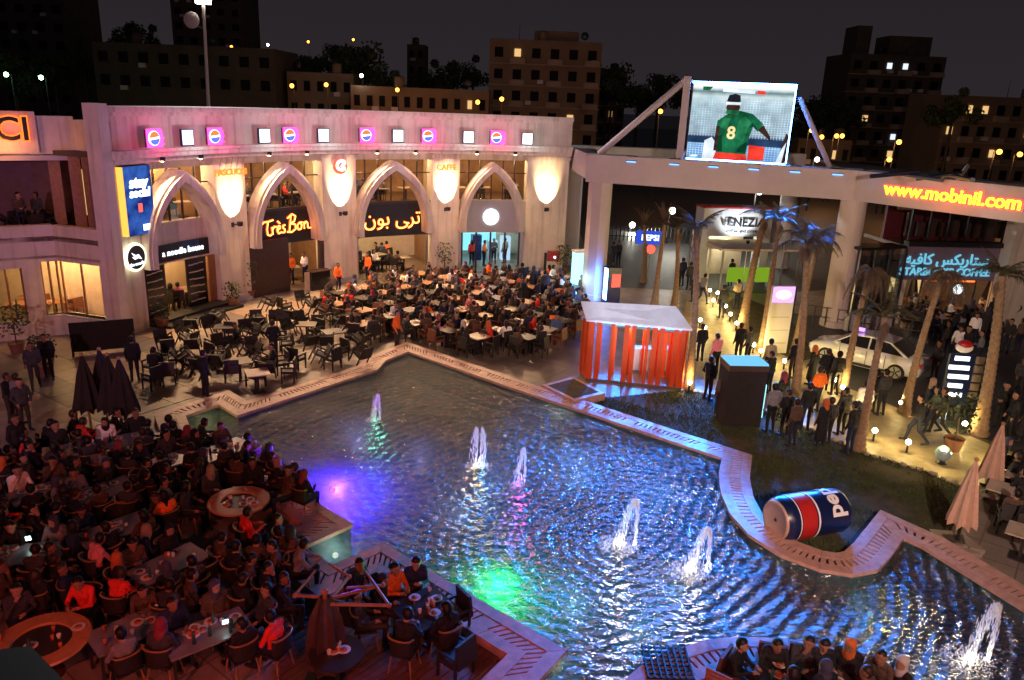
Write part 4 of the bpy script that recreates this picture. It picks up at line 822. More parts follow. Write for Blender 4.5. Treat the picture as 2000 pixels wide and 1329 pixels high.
sl_ = empty('added_spotlight', (*(P + d * L / 2 - n * 1.6), 2.75)); tag(sl_, 'small spotlight added to brighten the white pavilion name', 'spotlight'); put(MB().lathe([(.09, 0), (.12, .2)], 10).mesh('head', 'metal_dark'), 'head', sl_); put(MB().tube((0, 0, 0), (0, 0, -2.75), .03).mesh('post', 'metal'), 'post', sl_); light('spot_beam', 'SPOT', (0, 0, .25), 420, (.9, .97, 1), sl_, .08, spot=math.radians(95), blend=.7).rotation_euler = Vector((n.x * 1.6, n.y * 1.6, 1.1)).to_track_quat('-Z', 'Y').to_euler()  # spotlight added to brighten the pavilion front
# lattice canopy in front of pavilion
cn, P, Q, d, n = facing_box('canopy', 'flat pale canopy on slim posts beside the lit path', 'canopy', 1400, 1560, 575, 3, 2); L = (Q - P).length
wpf(MB().prism([P, Q, Q + n * 2.2, P + n * 2.2], 2.55, 2.68).build('roof', 'portal_paint'), cn)
for u in (.2, L - .2):
    for v in (.2, 2.0): p = P + d * u + n * v; wpf(MB().box((p.x, p.y, 1.27), (.1, .1, 2.55)).build('post', 'metal'), cn)
# blue soda sign on a post
ss = empty('soda_box_sign', at(1262, 545)); tag(ss, 'small blue box sign with white word beyond the palms', 'sign')
put(MB().box((0, 0, 2.6), (1.7, .25, .8)).mesh('box', 'sign_blue'), 'box', ss); put(MB().tube((0, .0, 0), (0, 0, 2.2), .06).mesh('post', 'metal'), 'post', ss)
me = text_mesh('PEPSI', .5, .01, .01); me.materials.clear(); me.materials.append(MATS['sign_white']); me.transform(Matrix.Translation((0, -.14, 2.6)) @ R90); put(me, 'lettering', ss)
put(MB().ball((.1, -.1, 1.9), .28, 12, 8).mesh('globe', 'sign_red'), 'globe', ss)
# cyan light box at the foot of the portal column
lb = empty('light_box', at(1136, 578)); tag(lb, 'glowing cyan-white advertising box at the portal column foot', 'light box'); lb.rotation_euler = (0, 0, .35)
emit('cyan_box', (.35, .85, 1), 2.2)
put(MB().box((0, 0, 1.25), (1.25, .5, 2.5)).mesh('face', 'cyan_box'), 'face', lb); put(MB().box((0, 0, 2.56), (1.35, .6, .1)).mesh('cap', 'white_paint'), 'cap', lb); put(MB().box((0, 0, .04), (1.4, .65, .08)).mesh('base', 'metal_dark'), 'base', lb)
light('box_light', 'POINT', (-.3, -.9, 1.2), 40, (.35, .85, 1), lb, .4)
lb2 = empty('light_box', at(1192, 592)); tag(lb2, 'blue upright advertising box with red panel beside the portal column', 'light box'); lb2.rotation_euler = (0, 0, .3)
put(MB().box((0, 0, 1.), (.8, .6, 2.)).mesh('case', 'blue_paint'), 'case', lb2); put(MB().box((.1, -.31, 1.3), (.5, .02, .7)).mesh('red_panel', 'sign_red'), 'red_panel', lb2); put(MB().box((-.42, -.1, 1.1), (.03, .4, 1.7)).mesh('side_glow', 'led_blue'), 'side_glow', lb2)
# ================================================================== kiosk with silver roof and orange slats
KA, KB_, KC, KD = at(1145, 628, 2.42).xy, at(1352, 647, 2.42).xy, at(1320, 600, 3.0).xy, at(1135, 590, 3.0).xy
ki = empty('kiosk', (KA.x, KA.y, 0)); tag(ki, 'open kiosk with silver sheet roof and orange vertical slats by the pool', 'kiosk')
ctr = (KA + KB_ + KC + KD) / 4
roof = MB(); prof = [(KA, 2.42), (KB_, 2.42), (KC, 2.95), (KD, 2.95)]
roof.add([(p.x, p.y, z) for p, z in prof] + [(p.x, p.y, z + .08) for p, z in prof], [(3, 2, 1, 0), (4, 5, 6, 7), (0, 1, 5, 4), (1, 2, 6, 5), (2, 3, 7, 6), (3, 0, 4, 7)]); wpf(roof.build('roof', 'silver_sheet'), ki)
def kin(p, k): return ctr + (p - ctr) * k
ia, ib, ic, id_ = (kin(p, .93) for p in (KA, KB_, KC, KD))
wpf(MB().prism([ia, ib, ic, id_], 0, .12).build('floor', 'slab_dark'), ki)
def slats(P, Q, n_, m, w=.2, skip=()):
    dd = (Q - P).normalized()
    for i in range(n_):
        if i in skip: continue
        p = P.lerp(Q, (i + .5) / n_); ww = w * random.uniform(.7, 1.3); wpf(MB().box((p.x, p.y, 1.27), (ww, .06, 2.3), math.atan2(dd.y, dd.x)).build('slat', m), ki)
slats(ia, ib, 14, 'orange_panel', .17, (2, 4, 7, 11)); slats(ib, ic, 6, 'orange_panel', .22); slats(id_, ic, 12, 'orange_panel', .15, (1, 3, 5, 7, 9)); slats(ia, id_, 6, 'orange_panel', .2, (2,))
for p, q in ((ia, ib), (ib, ic), (ic, id_), (id_, ia)): wpf(wallseg(MB(), p, q, 2.3, 2.40, .08).build('top_rail', 'metal'), ki)
for px0, px1, hh in ((1240, 1272, .95), (1282, 1318, .95)):
    p = at((px0 + px1) / 2, 738).xy + Vector((0, .7)); wpf(MB().box((p.x, p.y, .6), (.75, .5, .9), .0).build('counter', 'totem_white' if mat('totem_white', (.5, .47, .45), .5, var=.08) else 0), ki)
o = put(MB().lathe([(.12, 0), (.12, .04)], 10).mesh('kl', 'lamp_white'), 'ceiling_lamp', None, (ctr.x, ctr.y, 2.45)); tag(o, 'round lamp under the silver kiosk roof', 'lamp'); light('kiosk_light', 'POINT', (0, 0, -.2), 110, (1, .42, .25), o, .2)
# low stone planter beside kiosk
lp = empty('stone_planter', at(1120, 770)); tag(lp, 'low square stone planter at pool edge beside kiosk', 'planter'); q4 = gp([(1058, 752), (1120, 736), (1182, 768), (1122, 783)], .3)
wpf(MB().prism(q4, 0, .30).build('rim', 'coping_stone'), lp); cq = sum(q4, Vector((0, 0))) / 4; wpf(MB().prism([cq + (p - cq) * .8 for p in q4], .302, .31).build('soil', 'soil'), lp)
# ================================================================== black projector booth
bo = empty('projector_booth', at(1447, 834), .08); tag(bo, 'tall black booth with pale blue top made to glow on the lawn', 'booth')
put(MB().box((0, .45, 1.0), (1.32, .95, 2.0)).mesh('cabinet', 'black_fabric'), 'cabinet', bo); put(MB().box((0, .45, 2.12), (1.36, 1.0, .2)).mesh('top_band', 'wood_dark'), 'top_band', bo); put(MB().box((0, .45, 2.25), (1.32, .96, .06)).mesh('glow_top', 'glow_top') if False else MB().box((0, .45, 2.25), (1.32, .96, .06)).mesh('glow_top', 'pale_blue_glow'), 'glow_top', bo)  # booth top glows by emission in place of light falling on it
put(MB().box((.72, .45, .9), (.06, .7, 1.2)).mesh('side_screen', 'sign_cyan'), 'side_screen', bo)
# ================================================================== giant drink can lying on the lawn
r_can = .57; ca, cb_ = at(1506, 1055), at(1612, 1036); ax = (cb_ - ca); ax.z = 0; Lc = 2.0
cn_ = empty('giant_can', ca); tag(cn_, 'giant blue and red soda can lying on the lawn', 'can'); cn_.rotation_euler = (0, 0, math.atan2(ax.y, ax.x))
def canpart(name, m, prof, n_=32, cap0=False, cap1=False, arc_=None):
    b = MB(); 
    if arc_ is None: b.lathe(prof, n_, cap0=cap0, cap1=cap1)
    else:
        a0, a1 = arc_; k = 32; vs = []
        for r, z in prof:
            for i in range(k + 1): t = a0 + (a1 - a0) * i / k; vs.append((r * math.cos(t), r * math.sin(t), z))
        fs = [(j * (k + 1) + i, j * (k + 1) + i + 1, (j + 1) * (k + 1) + i + 1, (j + 1) * (k + 1) + i) for j in range(len(prof) - 1) for i in range(k)]; b.add(vs, fs)
    me = b.mesh(name, m, True); me.transform(Matrix.Translation((0, 0, r_can)) @ Matrix.Rotation(PI / 2, 4, 'Y')); return put(me, name, cn_)
canpart('lid', 'lid_metal', [(.001, .05), (.40, .05), (.45, .0), (.48, .02), (.50, .06)]) if mat('lid_metal', (.46, .30, .24), .5, .2, var=.2) else None
canpart('body', 'blue_paint', [(.50, .06), (.555, .16), (r_can, .22), (r_can, .5), (r_can, 1.0), (r_can, Lc - .14), (.54, Lc - .04), (.48, Lc)], cap1=True)
canpart('red_band', 'red_paint', [(r_can + .012, .42), (r_can + .012, .86)], arc_=(0, 2 * PI))
for t_, z_ in ((.36, .03), (.90, .05)): canpart('white_stripe', 'white_paint', [(r_can + .014, t_), (r_can + .014, t_ + z_)], arc_=(0, 2 * PI))
canpart('pull_tab', 'metal_dark', [(.001, .035), (.05, .035)], 10)
def can_text(txt, size, z0, a0, m, name, lift):
    me = text_mesh(txt, size, .0, .02)
    for v in me.vertices:
        a = a0 - v.co.x / r_can; rr = r_can + lift; z = z0 - v.co.y; v.co = (rr * math.cos(a), rr * math.sin(a), z)
    me.materials.clear(); me.materials.append(MATS[m]); me.transform(Matrix.Translation((0, 0, r_can)) @ Matrix.Rotation(PI / 2, 4, 'Y')); return put(me, name, cn_)
can_text('pepsi', .62, 1.45, 3.3, 'white_paint', 'lettering', .016)
# ================================================================== car
def make_car():
    e = empty('parked_car'); tag(e, 'white saloon car with blue-lit roof board parked behind the palms', 'car')
    st = [(-2.25, .45, .62, .55), (-2.2, .30, .88, .78), (-1.55, .22, .96, .86), (-.7, .2, .98, .9), (.6, .2, .96, .9), (1.5, .22, .88, .86), (2.1, .28, .74, .76), (2.28, .4, .58, .5)]
    b = MB(); ring = []
    for x, z0, z1, w in st:
        zm = (z0 + z1) / 2 + .05
        ring.append([(x, -w * .93, z0), (x, -w, zm - .1), (x, -w * .985, zm + .12), (x, -w * .86, z1), (x, w * .86, z1), (x, w * .985, zm + .12), (x, w, zm - .1), (x, w * .93, z0)])
    vs = [p for r in ring for p in r]; fs = [(i * 8 + k, i * 8 + (k + 1) % 8, (i + 1) * 8 + (k + 1) % 8, (i + 1) * 8 + k) for i in range(len(st) - 1) for k in range(8)] + [tuple(range(8)), tuple(range(8 * len(st) - 1, 8 * len(st) - 9, -1))]
    put(b.add(vs, fs).mesh('body', 'car_paint', True), 'body', e)
    cab = [(-1.75, .94, .70), (-1.0, 1.40, .60), (-.2, 1.47, .60), (.55, 1.40, .60), (1.25, .93, .72)]
    b = MB(); b.add([p for x, z, w in cab for p in ((x, -w, z), (x, w, z))] , [(2 * i, 2 * i + 1, 2 * i + 3, 2 * i + 2) for i in range(4)])
    put(b.mesh('roof', 'car_paint', True), 'roof', e)
    for s in (-1, 1):
        b = MB(); b.add([(-1.55, s * .70, .97), (-.95, s * .61, 1.36), (-.25, s * .61, 1.42), (-.25, s * .74, .97)], [(0, 1, 2, 3)]); b.add([(-.18, s * .74, .97), (-.18, s * .61, 1.42), (.52, s * .61, 1.36), (1.1, s * .73, .97)], [(0, 1, 2, 3)]); put(b.mesh('side_window', 'black_gloss', fixn=False), 'side_window', e)
        put(MB().add([(-1.75, s * .70, .94), (-1.0, s * .60, 1.40), (-.2, s * .6, 1.47), (.55, s * .6, 1.40), (1.25, s * .72, .93)], [(0, 1, 2, 3, 4)]).mesh('pillar_panel', 'car_paint', fixn=False), 'pillar_panel', e).location = (0, -s * .012, 0)
        put(MB().box((.95, s * .88, 1.0), (.14, .2, .12)).mesh('mirror', 'car_paint'), 'mirror', e)
        put(MB().box((2.12, s * .55, .62), (.2, .34, .14), s * -.35).mesh('headlight', 'glass_tint'), 'headlight', e); put(MB().box((-2.2, s * .6, .76), (.12, .32, .14), s * .25).mesh('tail_light', 'red_paint'), 'tail_light', e)
        put(MB().box((-.1, s * .9, .78), (.16, .03, .03)).mesh('door_handle', 'metal'), 'door_handle', e); [put(MB().box((x_, s * .896, .62), (.018, .02, .62)).mesh('door_seam', 'black'), 'door_seam', e) for x_ in (-.95, -.22, .85)]; put(MB().box((0, s * .89, .30), (2.3, .05, .10)).mesh('side_skirt', 'black'), 'side_skirt', e)
    put(MB().add([(.60, -.585, 1.375), (.60, .585, 1.375), (1.22, .69, .965), (1.22, -.69, .965)], [(0, 1, 2, 3)]).mesh('windscreen', 'black_gloss'), 'windscreen', e).location = (.02, 0, .012)
    put(MB().add([(-1.05, -.585, 1.37), (-1.05, .585, 1.37), (-1.70, .67, .97), (-1.70, -.67, .97)], [(0, 1, 2, 3)]).mesh('rear_window', 'black_gloss'), 'rear_window', e).location = (-.02, 0, .012)
    for x in (-1.4, 1.38):
        for s in (-1, 1):
            me = MB().lathe([(.2, -.1), (.31, -.1), (.335, -.05), (.335, .05), (.31, .1), (.2, .1)], 24).mesh('wheel', 'tyre', True); me.transform(Matrix.Rotation(PI / 2, 4, 'X')); w = put(me, 'wheel', e); w.location = (x, s * .80, .335)
            b = MB().lathe([(.235, -.115), (.235, .115)], 20); me = b.mesh('rim', 'metal'); me.transform(Matrix.Rotation(PI / 2, 4, 'X')); rm = put(me, 'rim', w)
            for k in range(5): put(MB().box((0, s * .118, .12), (.05, .01, .2)).mesh('spoke', 'metal_dark'), 'spoke', w).rotation_euler = (0, 2 * PI * k / 5 + .3, 0)
    put(MB().box((.45, 0, 1.52), (.32, .10, .13)).mesh('roof_board', 'sign_purple'), 'roof_board', e)
    return e
car = make_car(); ra, fa_ = at(1745, 742).xy, at(1612, 708).xy; dcar = (fa_ - ra); cc = (ra + fa_) / 2; ncar = Vector((-dcar.y, dcar.x)).normalized(); ncar = ncar if ncar.y > 0 else -ncar
cc = cc + ncar * .8; car.location = (cc.x, cc.y, 0); car.rotation_euler = (0, 0, math.atan2(dcar.y, dcar.x)); car.scale = (1.04,) * 3
# ================================================================== totems and directory
t1 = empty('info_totem', at(1512, 690), .15); tag(t1, 'white upright totem with glowing blue oval at its top', 'totem')
put(MB().box((0, 0, 1.55), (1.05, .16, 3.1)).mesh('panel', 'totem_white') if mat('totem_white', (.72, .70, .66), .4, var=.04) else None, 'panel', t1); put(MB().box((.56, 0, 1.55), (.06, .2, 3.1)).mesh('edge', 'metal_dark'), 'edge', t1); put(MB().ball((0, -.09, 2.72), .36, 20, 8, sc=(1, .08, .55)).mesh('oval', 'sign_white'), 'oval', t1); put(MB().box((0, -.083, 2.72), (1.0, .01, .7)).mesh('header', 'sign_purple'), 'header', t1)
for k in range(3): put(MB().box((0, -.083, .5 + .6 * k), (.85, .006, .03)).mesh('rule', 'metal'), 'rule', t1)
dr = empty('directory_sign', at(1852, 820), -.1); tag(dr, 'blue directory sign with white lit rows and beige tiles beside the palm path', 'sign')
put(MB().box((0, 0, 1.55), (.85, .12, 1.9)).mesh('board', 'blue_paint'), 'board', dr); put(MB().box((-.2, 0, .3), (.12, .12, .6)).mesh('post', 'lamp_cyan') if False else MB().box((-.2, 0, .3), (.14, .12, .62)).mesh('post', 'sign_white'), 'post', dr); put(MB().box((.25, 0, .3), (.08, .1, .62)).mesh('post', 'metal'), 'post', dr)
for k in range(5): put(MB().box((-.02 - .04 * (k % 2), -.07, 2.35 - .34 * k), (.5 + .2 * (k in (1, 2)), .02, .16)).mesh('row', 'sign_white'), 'row', dr); put(MB().box((.62, 0, 2.3 - .33 * k), (.3, .06, .26)).mesh('tile', 'slab_pale'), 'tile', dr)
put(MB().ball((.0, 0, 2.75), .3, 16, 8, sc=(1, .6, .7)).mesh('emblem', 'white_paint'), 'emblem', dr); put(MB().ball((.0, -.0, 2.83), .26, 16, 8, sc=(1, .72, .7)).mesh('emblem_cap', 'red_paint'), 'emblem_cap', dr)
# ================================================================== palms
def frond_mesh(nm, L, droop, m, nl=26, up=.9, wid=.42):
    b = MB(); pts = []
    for i in range(11):
        t = i / 10; pts.append(Vector((L * t * math.cos(up * (1 - t * .3)) * 1.0, 0, L * t * math.sin(up) - droop * t * t * L)))
    for a, c, i in zip(pts, pts[1:], range(10)): b.tube(a, c, .022 * (1 - i / 11) + .004, .022 * (1 - (i + 1) / 11) + .004, 4, 0, False)
    for k in range(nl):
        t = .15 + .85 * k / nl; f = t * 10; i = min(9, int(f)); p = pts[i].lerp(pts[i + 1], f - i); d = (pts[i + 1] - pts[i]).normalized()
        for s in (-1, 1):
            l = wid * (math.sin(PI * min(1, t * 1.05 + .08)) * .8 + .25) * random.uniform(.8, 1.1); e = (d * .55 + Vector((0, s, 0)) * .75 + Vector((0, 0, -.45 + random.uniform(-.15, .2)))).normalized() * l
            w = d * .022; b.add([p - w, p + w, p + e], [(0, 1, 2)])
    return b.mesh(nm, m, fixn=False)
FR = [frond_mesh('frond', 1.7, .75, 'palm_leaf', up=1.15), frond_mesh('frond', 1.5, .35, 'palm_leaf', up=1.3, wid=.34), frond_mesh('frond', 1.5, 1.15, 'palm_dry', up=.75), frond_mesh('frond', 1.25, .15, 'palm_dry', up=1.45, wid=.22)]
PALMS = [(1257, 552, 3.5, 3), (1278, 598, 4.5, 3), (1317, 600, 4.2, 1), (1345, 758, 6.1, 1), (1450, 644, 5.6, 1), (1487, 686, 5.9, 1), (1552, 692, 5.2, 1), (1551, 783, 6.0, 0), (1646, 768, 4.9, 2), (1676, 880, 4.5, 1), (1766, 807, 5.3, 2), (1910, 849, 5.5, 0)]
PLAB = ['palm with bundled brown fronds near the blue box sign', 'slim palm with bundled brown fronds behind the silver kiosk', 'slim palm with upright fronds behind the kiosk roof', 'dark-trunked palm rising beside the orange kiosk slats', 'palm with lit pale trunk before the green counter', 'slim palm just behind the white totem', 'ringed palm trunk in front of the white totem edge', 'bushy green-crowned palm amid the standing crowd', 'drooping brown-crowned palm before the white car door', 'palm at the lawn edge by people in black', 'drooping palm behind the tail of white car', 'tall palm with flared lit base near the salmon parasols']
for k, (px, py, h, kind) in enumerate(PALMS):
    P = at(px, py); e = empty('palm_tree', P, random.uniform(0, 6)); tag(e, PLAB[k], 'palm tree', 'palms along the path')
    b = MB(); n_ = 26; prof = []; lx, ly = random.uniform(-.25, .25), random.uniform(-.2, .2); vs = []; ns = 12
    for i in range(n_ * 2 + 1):
        z = h * i / (n_ * 2); t = z / h; r = (.30 if z < .05 else .17 + .13 * math.exp(-z * 1.6)) * (1 - .35 * t) * (1.0 + (.12 if i % 2 else -.06)); r *= .8 if k not in (11, 4) else 1.15
        for q in range(ns): a = 2 * PI * q / ns; vs.append((lx * t * t * 2 + r * math.cos(a), ly * t * t * 2 + r * math.sin(a), z))
    fs = [(i * ns + q, i * ns + (q + 1) % ns, (i + 1) * ns + (q + 1) % ns, (i + 1) * ns + q) for i in range(n_ * 2) for q in range(ns)]
    put(b.add(vs, fs).mesh('trunk', 'palm_trunk', True), 'trunk', e)
    nf = 13 if kind in (0, 2) else 9
    for q in range(nf):
        me = FR[kind] if q % 4 else FR[(kind + 1) % 2 if kind < 2 else kind]
        f = put(me, 'frond', e, (lx * 2, ly * 2, h - .05)); f.rotation_euler = (0, random.uniform(-.1, .75) if kind != 3 else random.uniform(-.12, .12), 2 * PI * q / nf + random.uniform(-.2, .2)); f.scale = (random.uniform(.8, 1.1),) * 3
    if kind < 3:
        for q in range(5): f = put(FR[2], 'dead_frond', e, (lx * 2, ly * 2, h - .12)); f.rotation_euler = (0, random.uniform(1.0, 1.45), random.uniform(0, 6.28)); f.scale = (random.uniform(.45, .7),) * 3
# ================================================================== path lamps
PL = [(1425, 628), (1437, 646), (1447, 662), (1458, 676), (1470, 690), (1484, 702), (1392, 600), (1385, 580), (1400, 585), (1630, 760), (1643, 775), (1757, 806), (1705, 862), (1770, 885), (1836, 908), (1880, 848), (1560, 835), (1345, 766), (1366, 640), (1375, 655), (1600, 740), (1530, 722), (1935, 905), (1980, 930), (1500, 712), (1416, 612)]
pe_ = empty('path_lamp')
put(MB().tube((0, 0, 0), (0, 0, .28), .035).mesh('stake', 'black'), 'stake', pe_); put(MB().lathe([(.05, .26), (.09, .3)], 10).mesh('collar', 'black'), 'collar', pe_); put(MB().ball((0, 0, .39), .085, 12, 8).mesh('globe', 'lamp_path', True), 'globe', pe_)
tree = proto_tree(pe_)
for i, (x, y) in enumerate(PL):
    o = pe_ if i == 0 else dup(pe_, tree, (0, 0, 0)); o.location = at(x, y); tag(o, 'small glowing globe lamp on black stake beside the path', 'path lamp', 'globe lamps along the path')
    light('lamp_glow', 'POINT', (0, 0, .62), 42, (1, .70, .20), o, .06)
# edge stones of the path
kb = empty('path_edging'); tag(kb, 'row of rough stones edging the lawn along the lit path', 'edging')
edge = gp([(1345, 764), (1430, 782), (1520, 814), (1600, 848), (1690, 888), (1800, 920), (1885, 954)]); stn = [MB().ball((0, 0, .04), .10, 7, 5, sc=(1.3, .9, .75)).mesh('stone', 'path_stone') for _ in range(2)]
for a, c in zip(edge, edge[1:]):
    k = int((c - a).length / .27)
    for i in range(k): p = a.lerp(c, i / k); put(stn[i % 2], 'stone', kb, (p.x + random.uniform(-.04, .04), p.y + random.uniform(-.04, .04), 0), random.uniform(0, 6), random.uniform(.6, 1.2))
# ================================================================== potted and bed plants
def leafy(name, h, r, n_, m='foliage'):
    b = MB()
    for i in range(n_):
        a = random.uniform(0, 6.28); z = h * random.uniform(.25, 1); q = r * math.sqrt(random.random()) * (.5 + .5 * math.sin(PI * z / h)); p = Vector((q * math.cos(a), q * math.sin(a), z)); d = Vector((random.uniform(-1, 1), random.uniform(-1, 1), random.uniform(-.4, .8))).normalized() * .13; s = d.orthogonal().normalized() * .045
        b.add([p - d * .1, p + d * .5 + s, p + d, p + d * .5 - s], [(0, 1, 2, 3)])
    return b.mesh(name, m, fixn=False)
LF = [leafy('leaves', 1.3, .5, 160), leafy('leaves', .9, .45, 130), leafy('leaves', 1.7, .6, 200)]
pot_m = MB().lathe([(.20, 0), (.30, .42), (.32, .45), (.28, .45), (.26, .36)], 14).mesh('pot', 'terracotta'); stem_m = MB().tube((0, 0, .35), (0, 0, 1.2), .025).mesh('stem', 'wood_dark')
POTS = [((318, 640), 1, 'potted plant beside the noodle restaurant steps'), ((455, 600), 1, 'low potted plant beside the café-letter pier'), ((487, 583), 2, 'tall potted shrub against the café-letter pier'), ((868, 536), 2, 'potted shrub against the pier beside the glass shop'), ((1098, 540), 2, 'potted palm-like shrub at the arcade end'), ((35, 690), 2, 'dark shrub in a pot under the wing window'), ((90, 735), 0, 'dark shrub in a pot near standing group by the wing'), ((1860, 880), 2, 'dark spiky shrub on the lit path by the directory sign')]
for (x, y), k, lab in POTS:
    e = empty('potted_plant', at(x, y), random.uniform(0, 6)); tag(e, lab, 'plant'); put(pot_m, 'pot', e); put(stem_m, 'stem', e); put(LF[k], 'leaves', e, (0, 0, .3))
# balloon-like pale globe on the path
gb = empty('pale_globe', at(1838, 905)); tag(gb, 'pale blue glassy globe standing on the lit path', 'globe'); put(MB().ball((0, 0, .34), .25, 18, 12).mesh('ball', 'glass_ball') if mat('glass_ball', (.35, .5, .6), .12, .3, var=.1) else None, 'ball', gb); put(MB().lathe([(.18, 0), (.1, .1)], 12).mesh('foot', 'metal_dark'), 'foot', gb)
# ================================================================== folded parasols
def parasol(name, m, h, r, zl):
    e = empty(name); b = MB(); n_ = 24; prof = [(zl, r), (zl + .05, r * 1.02), (zl + (h - zl) * .3, r * .78), (zl + (h - zl) * .65, r * .48), (zl + (h - zl) * .93, r * .16), (h, .03)]; vs = []
    for z, rr in prof:
        for i in range(n_): a = 2 * PI * i / n_; q = rr * (1 + (.22 if i % 3 == 0 else -.1)); vs.append((q * math.cos(a), q * math.sin(a), z - (.10 if (i % 3 == 0 and z == zl) else 0)))
    fs = [(k * n_ + i, k * n_ + (i + 1) % n_, (k + 1) * n_ + (i + 1) % n_, (k + 1) * n_ + i) for k in range(len(prof) - 1) for i in range(n_)]
    put(b.add(vs, fs).mesh('canopy', m), 'canopy', e); put(MB().tube((0, 0, 0), (0, 0, h - .1), .04).mesh('pole', 'wood' if m == 'black_fabric' else 'metal_dark'), 'pole', e); put(MB().box((0, 0, .05), (.55, .55, .1)).mesh('base', 'black' if m == 'black_fabric' else 'slab_pale'), 'base', e); put(MB().ball((0, 0, h + .03), .06, 8, 6).mesh('finial', 'wood'), 'finial', e); return e
pb_ = parasol('folded_parasol', 'black_fabric', 2.62, .36, .95); tr = proto_tree(pb_)
for i, (x, y) in enumerate([(180, 852), (212, 838), (228, 852), (250, 860)]):
    o = pb_ if i == 0 else dup(pb_, tr, (0, 0, 0)); o.location = at(x, y); o.rotation_euler = (0, 0, i * .7); tag(o, 'folded black parasol on wooden pole at the pool corner', 'parasol', 'folded black parasols')
pc_ = parasol('folded_parasol', 'cream_fabric', 2.35, .30, .62); tr = proto_tree(pc_)
for i, (x, y, s, lab) in enumerate([(1868, 1062, 1., 'folded salmon parasol on paving base beside the water channel'), (1925, 968, .95, 'folded salmon parasol by the lit path tables')]):
    o = pc_ if i == 0 else dup(pc_, tr, (0, 0, 0), 0, s); o.location = at(x, y); tag(o, lab, 'parasol', 'folded salmon parasols')
# paving slabs under parasol
for i, q4 in enumerate([[(1815, 1032), (1880, 1038), (1890, 1062), (1830, 1056)], [(1850, 1066), (1895, 1072), (1920, 1082), (1860, 1078)], [(1880, 1040), (1925, 1075), (1895, 1070), (1885, 1060)]]):
    tag(MB().prism(gp(q4, .12), 0, .10 + .01 * i).build('paving_slab', 'slab_pale'), 'pale loose paving slab at the foot of salmon parasol', 'slab', 'slabs under the salmon parasol')
# big parasol with timber ribs, half closed
bp_ = empty('timber_parasol', at(640, 1318)); tag(bp_, 'half-closed parasol with splayed timber ribs on the deck', 'parasol'); hb = 1.75
put(MB().tube((0, 0, 0), (0, 0, hb), .045).mesh('pole', 'wood'), 'pole', bp_); put(MB().box((0, 0, .06), (.7, .7, .12)).mesh('base', 'black'), 'base', bp_)
b = MB(); n_ = 21; vs = []
for z, rr in ((.22, .33), (.8, .30), (1.3, .24), (hb - .05, .09)):
    for i in range(n_): a = 2 * PI * i / n_; q = rr * (1 + (.25 if i % 3 == 0 else -.12)); vs.append((q * math.cos(a), q * math.sin(a), z))
put(b.add(vs, [(k * n_ + i, k * n_ + (i + 1) % n_, (k + 1) * n_ + (i + 1) % n_, (k + 1) * n_ + i) for k in range(3) for i in range(n_)]).mesh('canopy', 'wood_dark'), 'canopy', bp_); put(MB().ball((0, 0, hb + .05), .07, 10, 6).mesh('finial', 'wood'), 'finial', bp_)
for (p, q, r) in (((-.12, .1, 1.62), (-.62, .25, 1.52), (-.42, .95, 1.58)), ((.1, .1, 1.62), (.28, .75, 1.62), (-.2, 1.15, 1.62)), ((.12, -.1, 1.62), (1.15, .1, 1.50), (.55, .95, 1.62)), ((-.1, .0, 1.6), (.9, .85, 1.4), (.3, .4, 1.62))):
    rb = put(MB().path([p, q], .032, 8).mesh('rib', 'wood'), 'rib', bp_); put(MB().path([q, r], .026, 8).mesh('strut', 'wood'), 'strut', rb); put(MB().ball(q, .05, 8, 6).mesh('joint', 'wood'), 'joint', rb)
# ================================================================== fountains
m, n, l = _nt('spray'); n.clear(); o = n.new('ShaderNodeOutputMaterial'); d1 = n.new('ShaderNodeBsdfDiffuse'); d2 = n.new('ShaderNodeBsdfTranslucent'); t_ = n.new('ShaderNodeBsdfTransparent'); a_ = n.new('ShaderNodeMixShader'); b_ = n.new('ShaderNodeMixShader')
d1.inputs[0].default_value = (.9, .92, .95, 1); d2.inputs[0].default_value = (.9, .92, .95, 1); a_.inputs[0].default_value = .5; b_.inputs[0].default_value = .55
l.new(d1.outputs[0], a_.inputs[1]); l.new(d2.outputs[0], a_.inputs[2]); l.new(t_.outputs[0], b_.inputs[1]); l.new(a_.outputs[0], b_.inputs[2]); l.new(b_.outputs[0], o.inputs[0])
FLAB = ['slim fountain jet with green glow at its foot near arcade side', 'warm lit arm of the twin fountain jet', 'cool lit arm of the twin fountain jet', 'slim fountain jet with pink glow at its foot', 'broad white fountain plume opposite the kiosk', 'broad white fountain plume near the giant can', 'broad white fountain plume near the water channel']
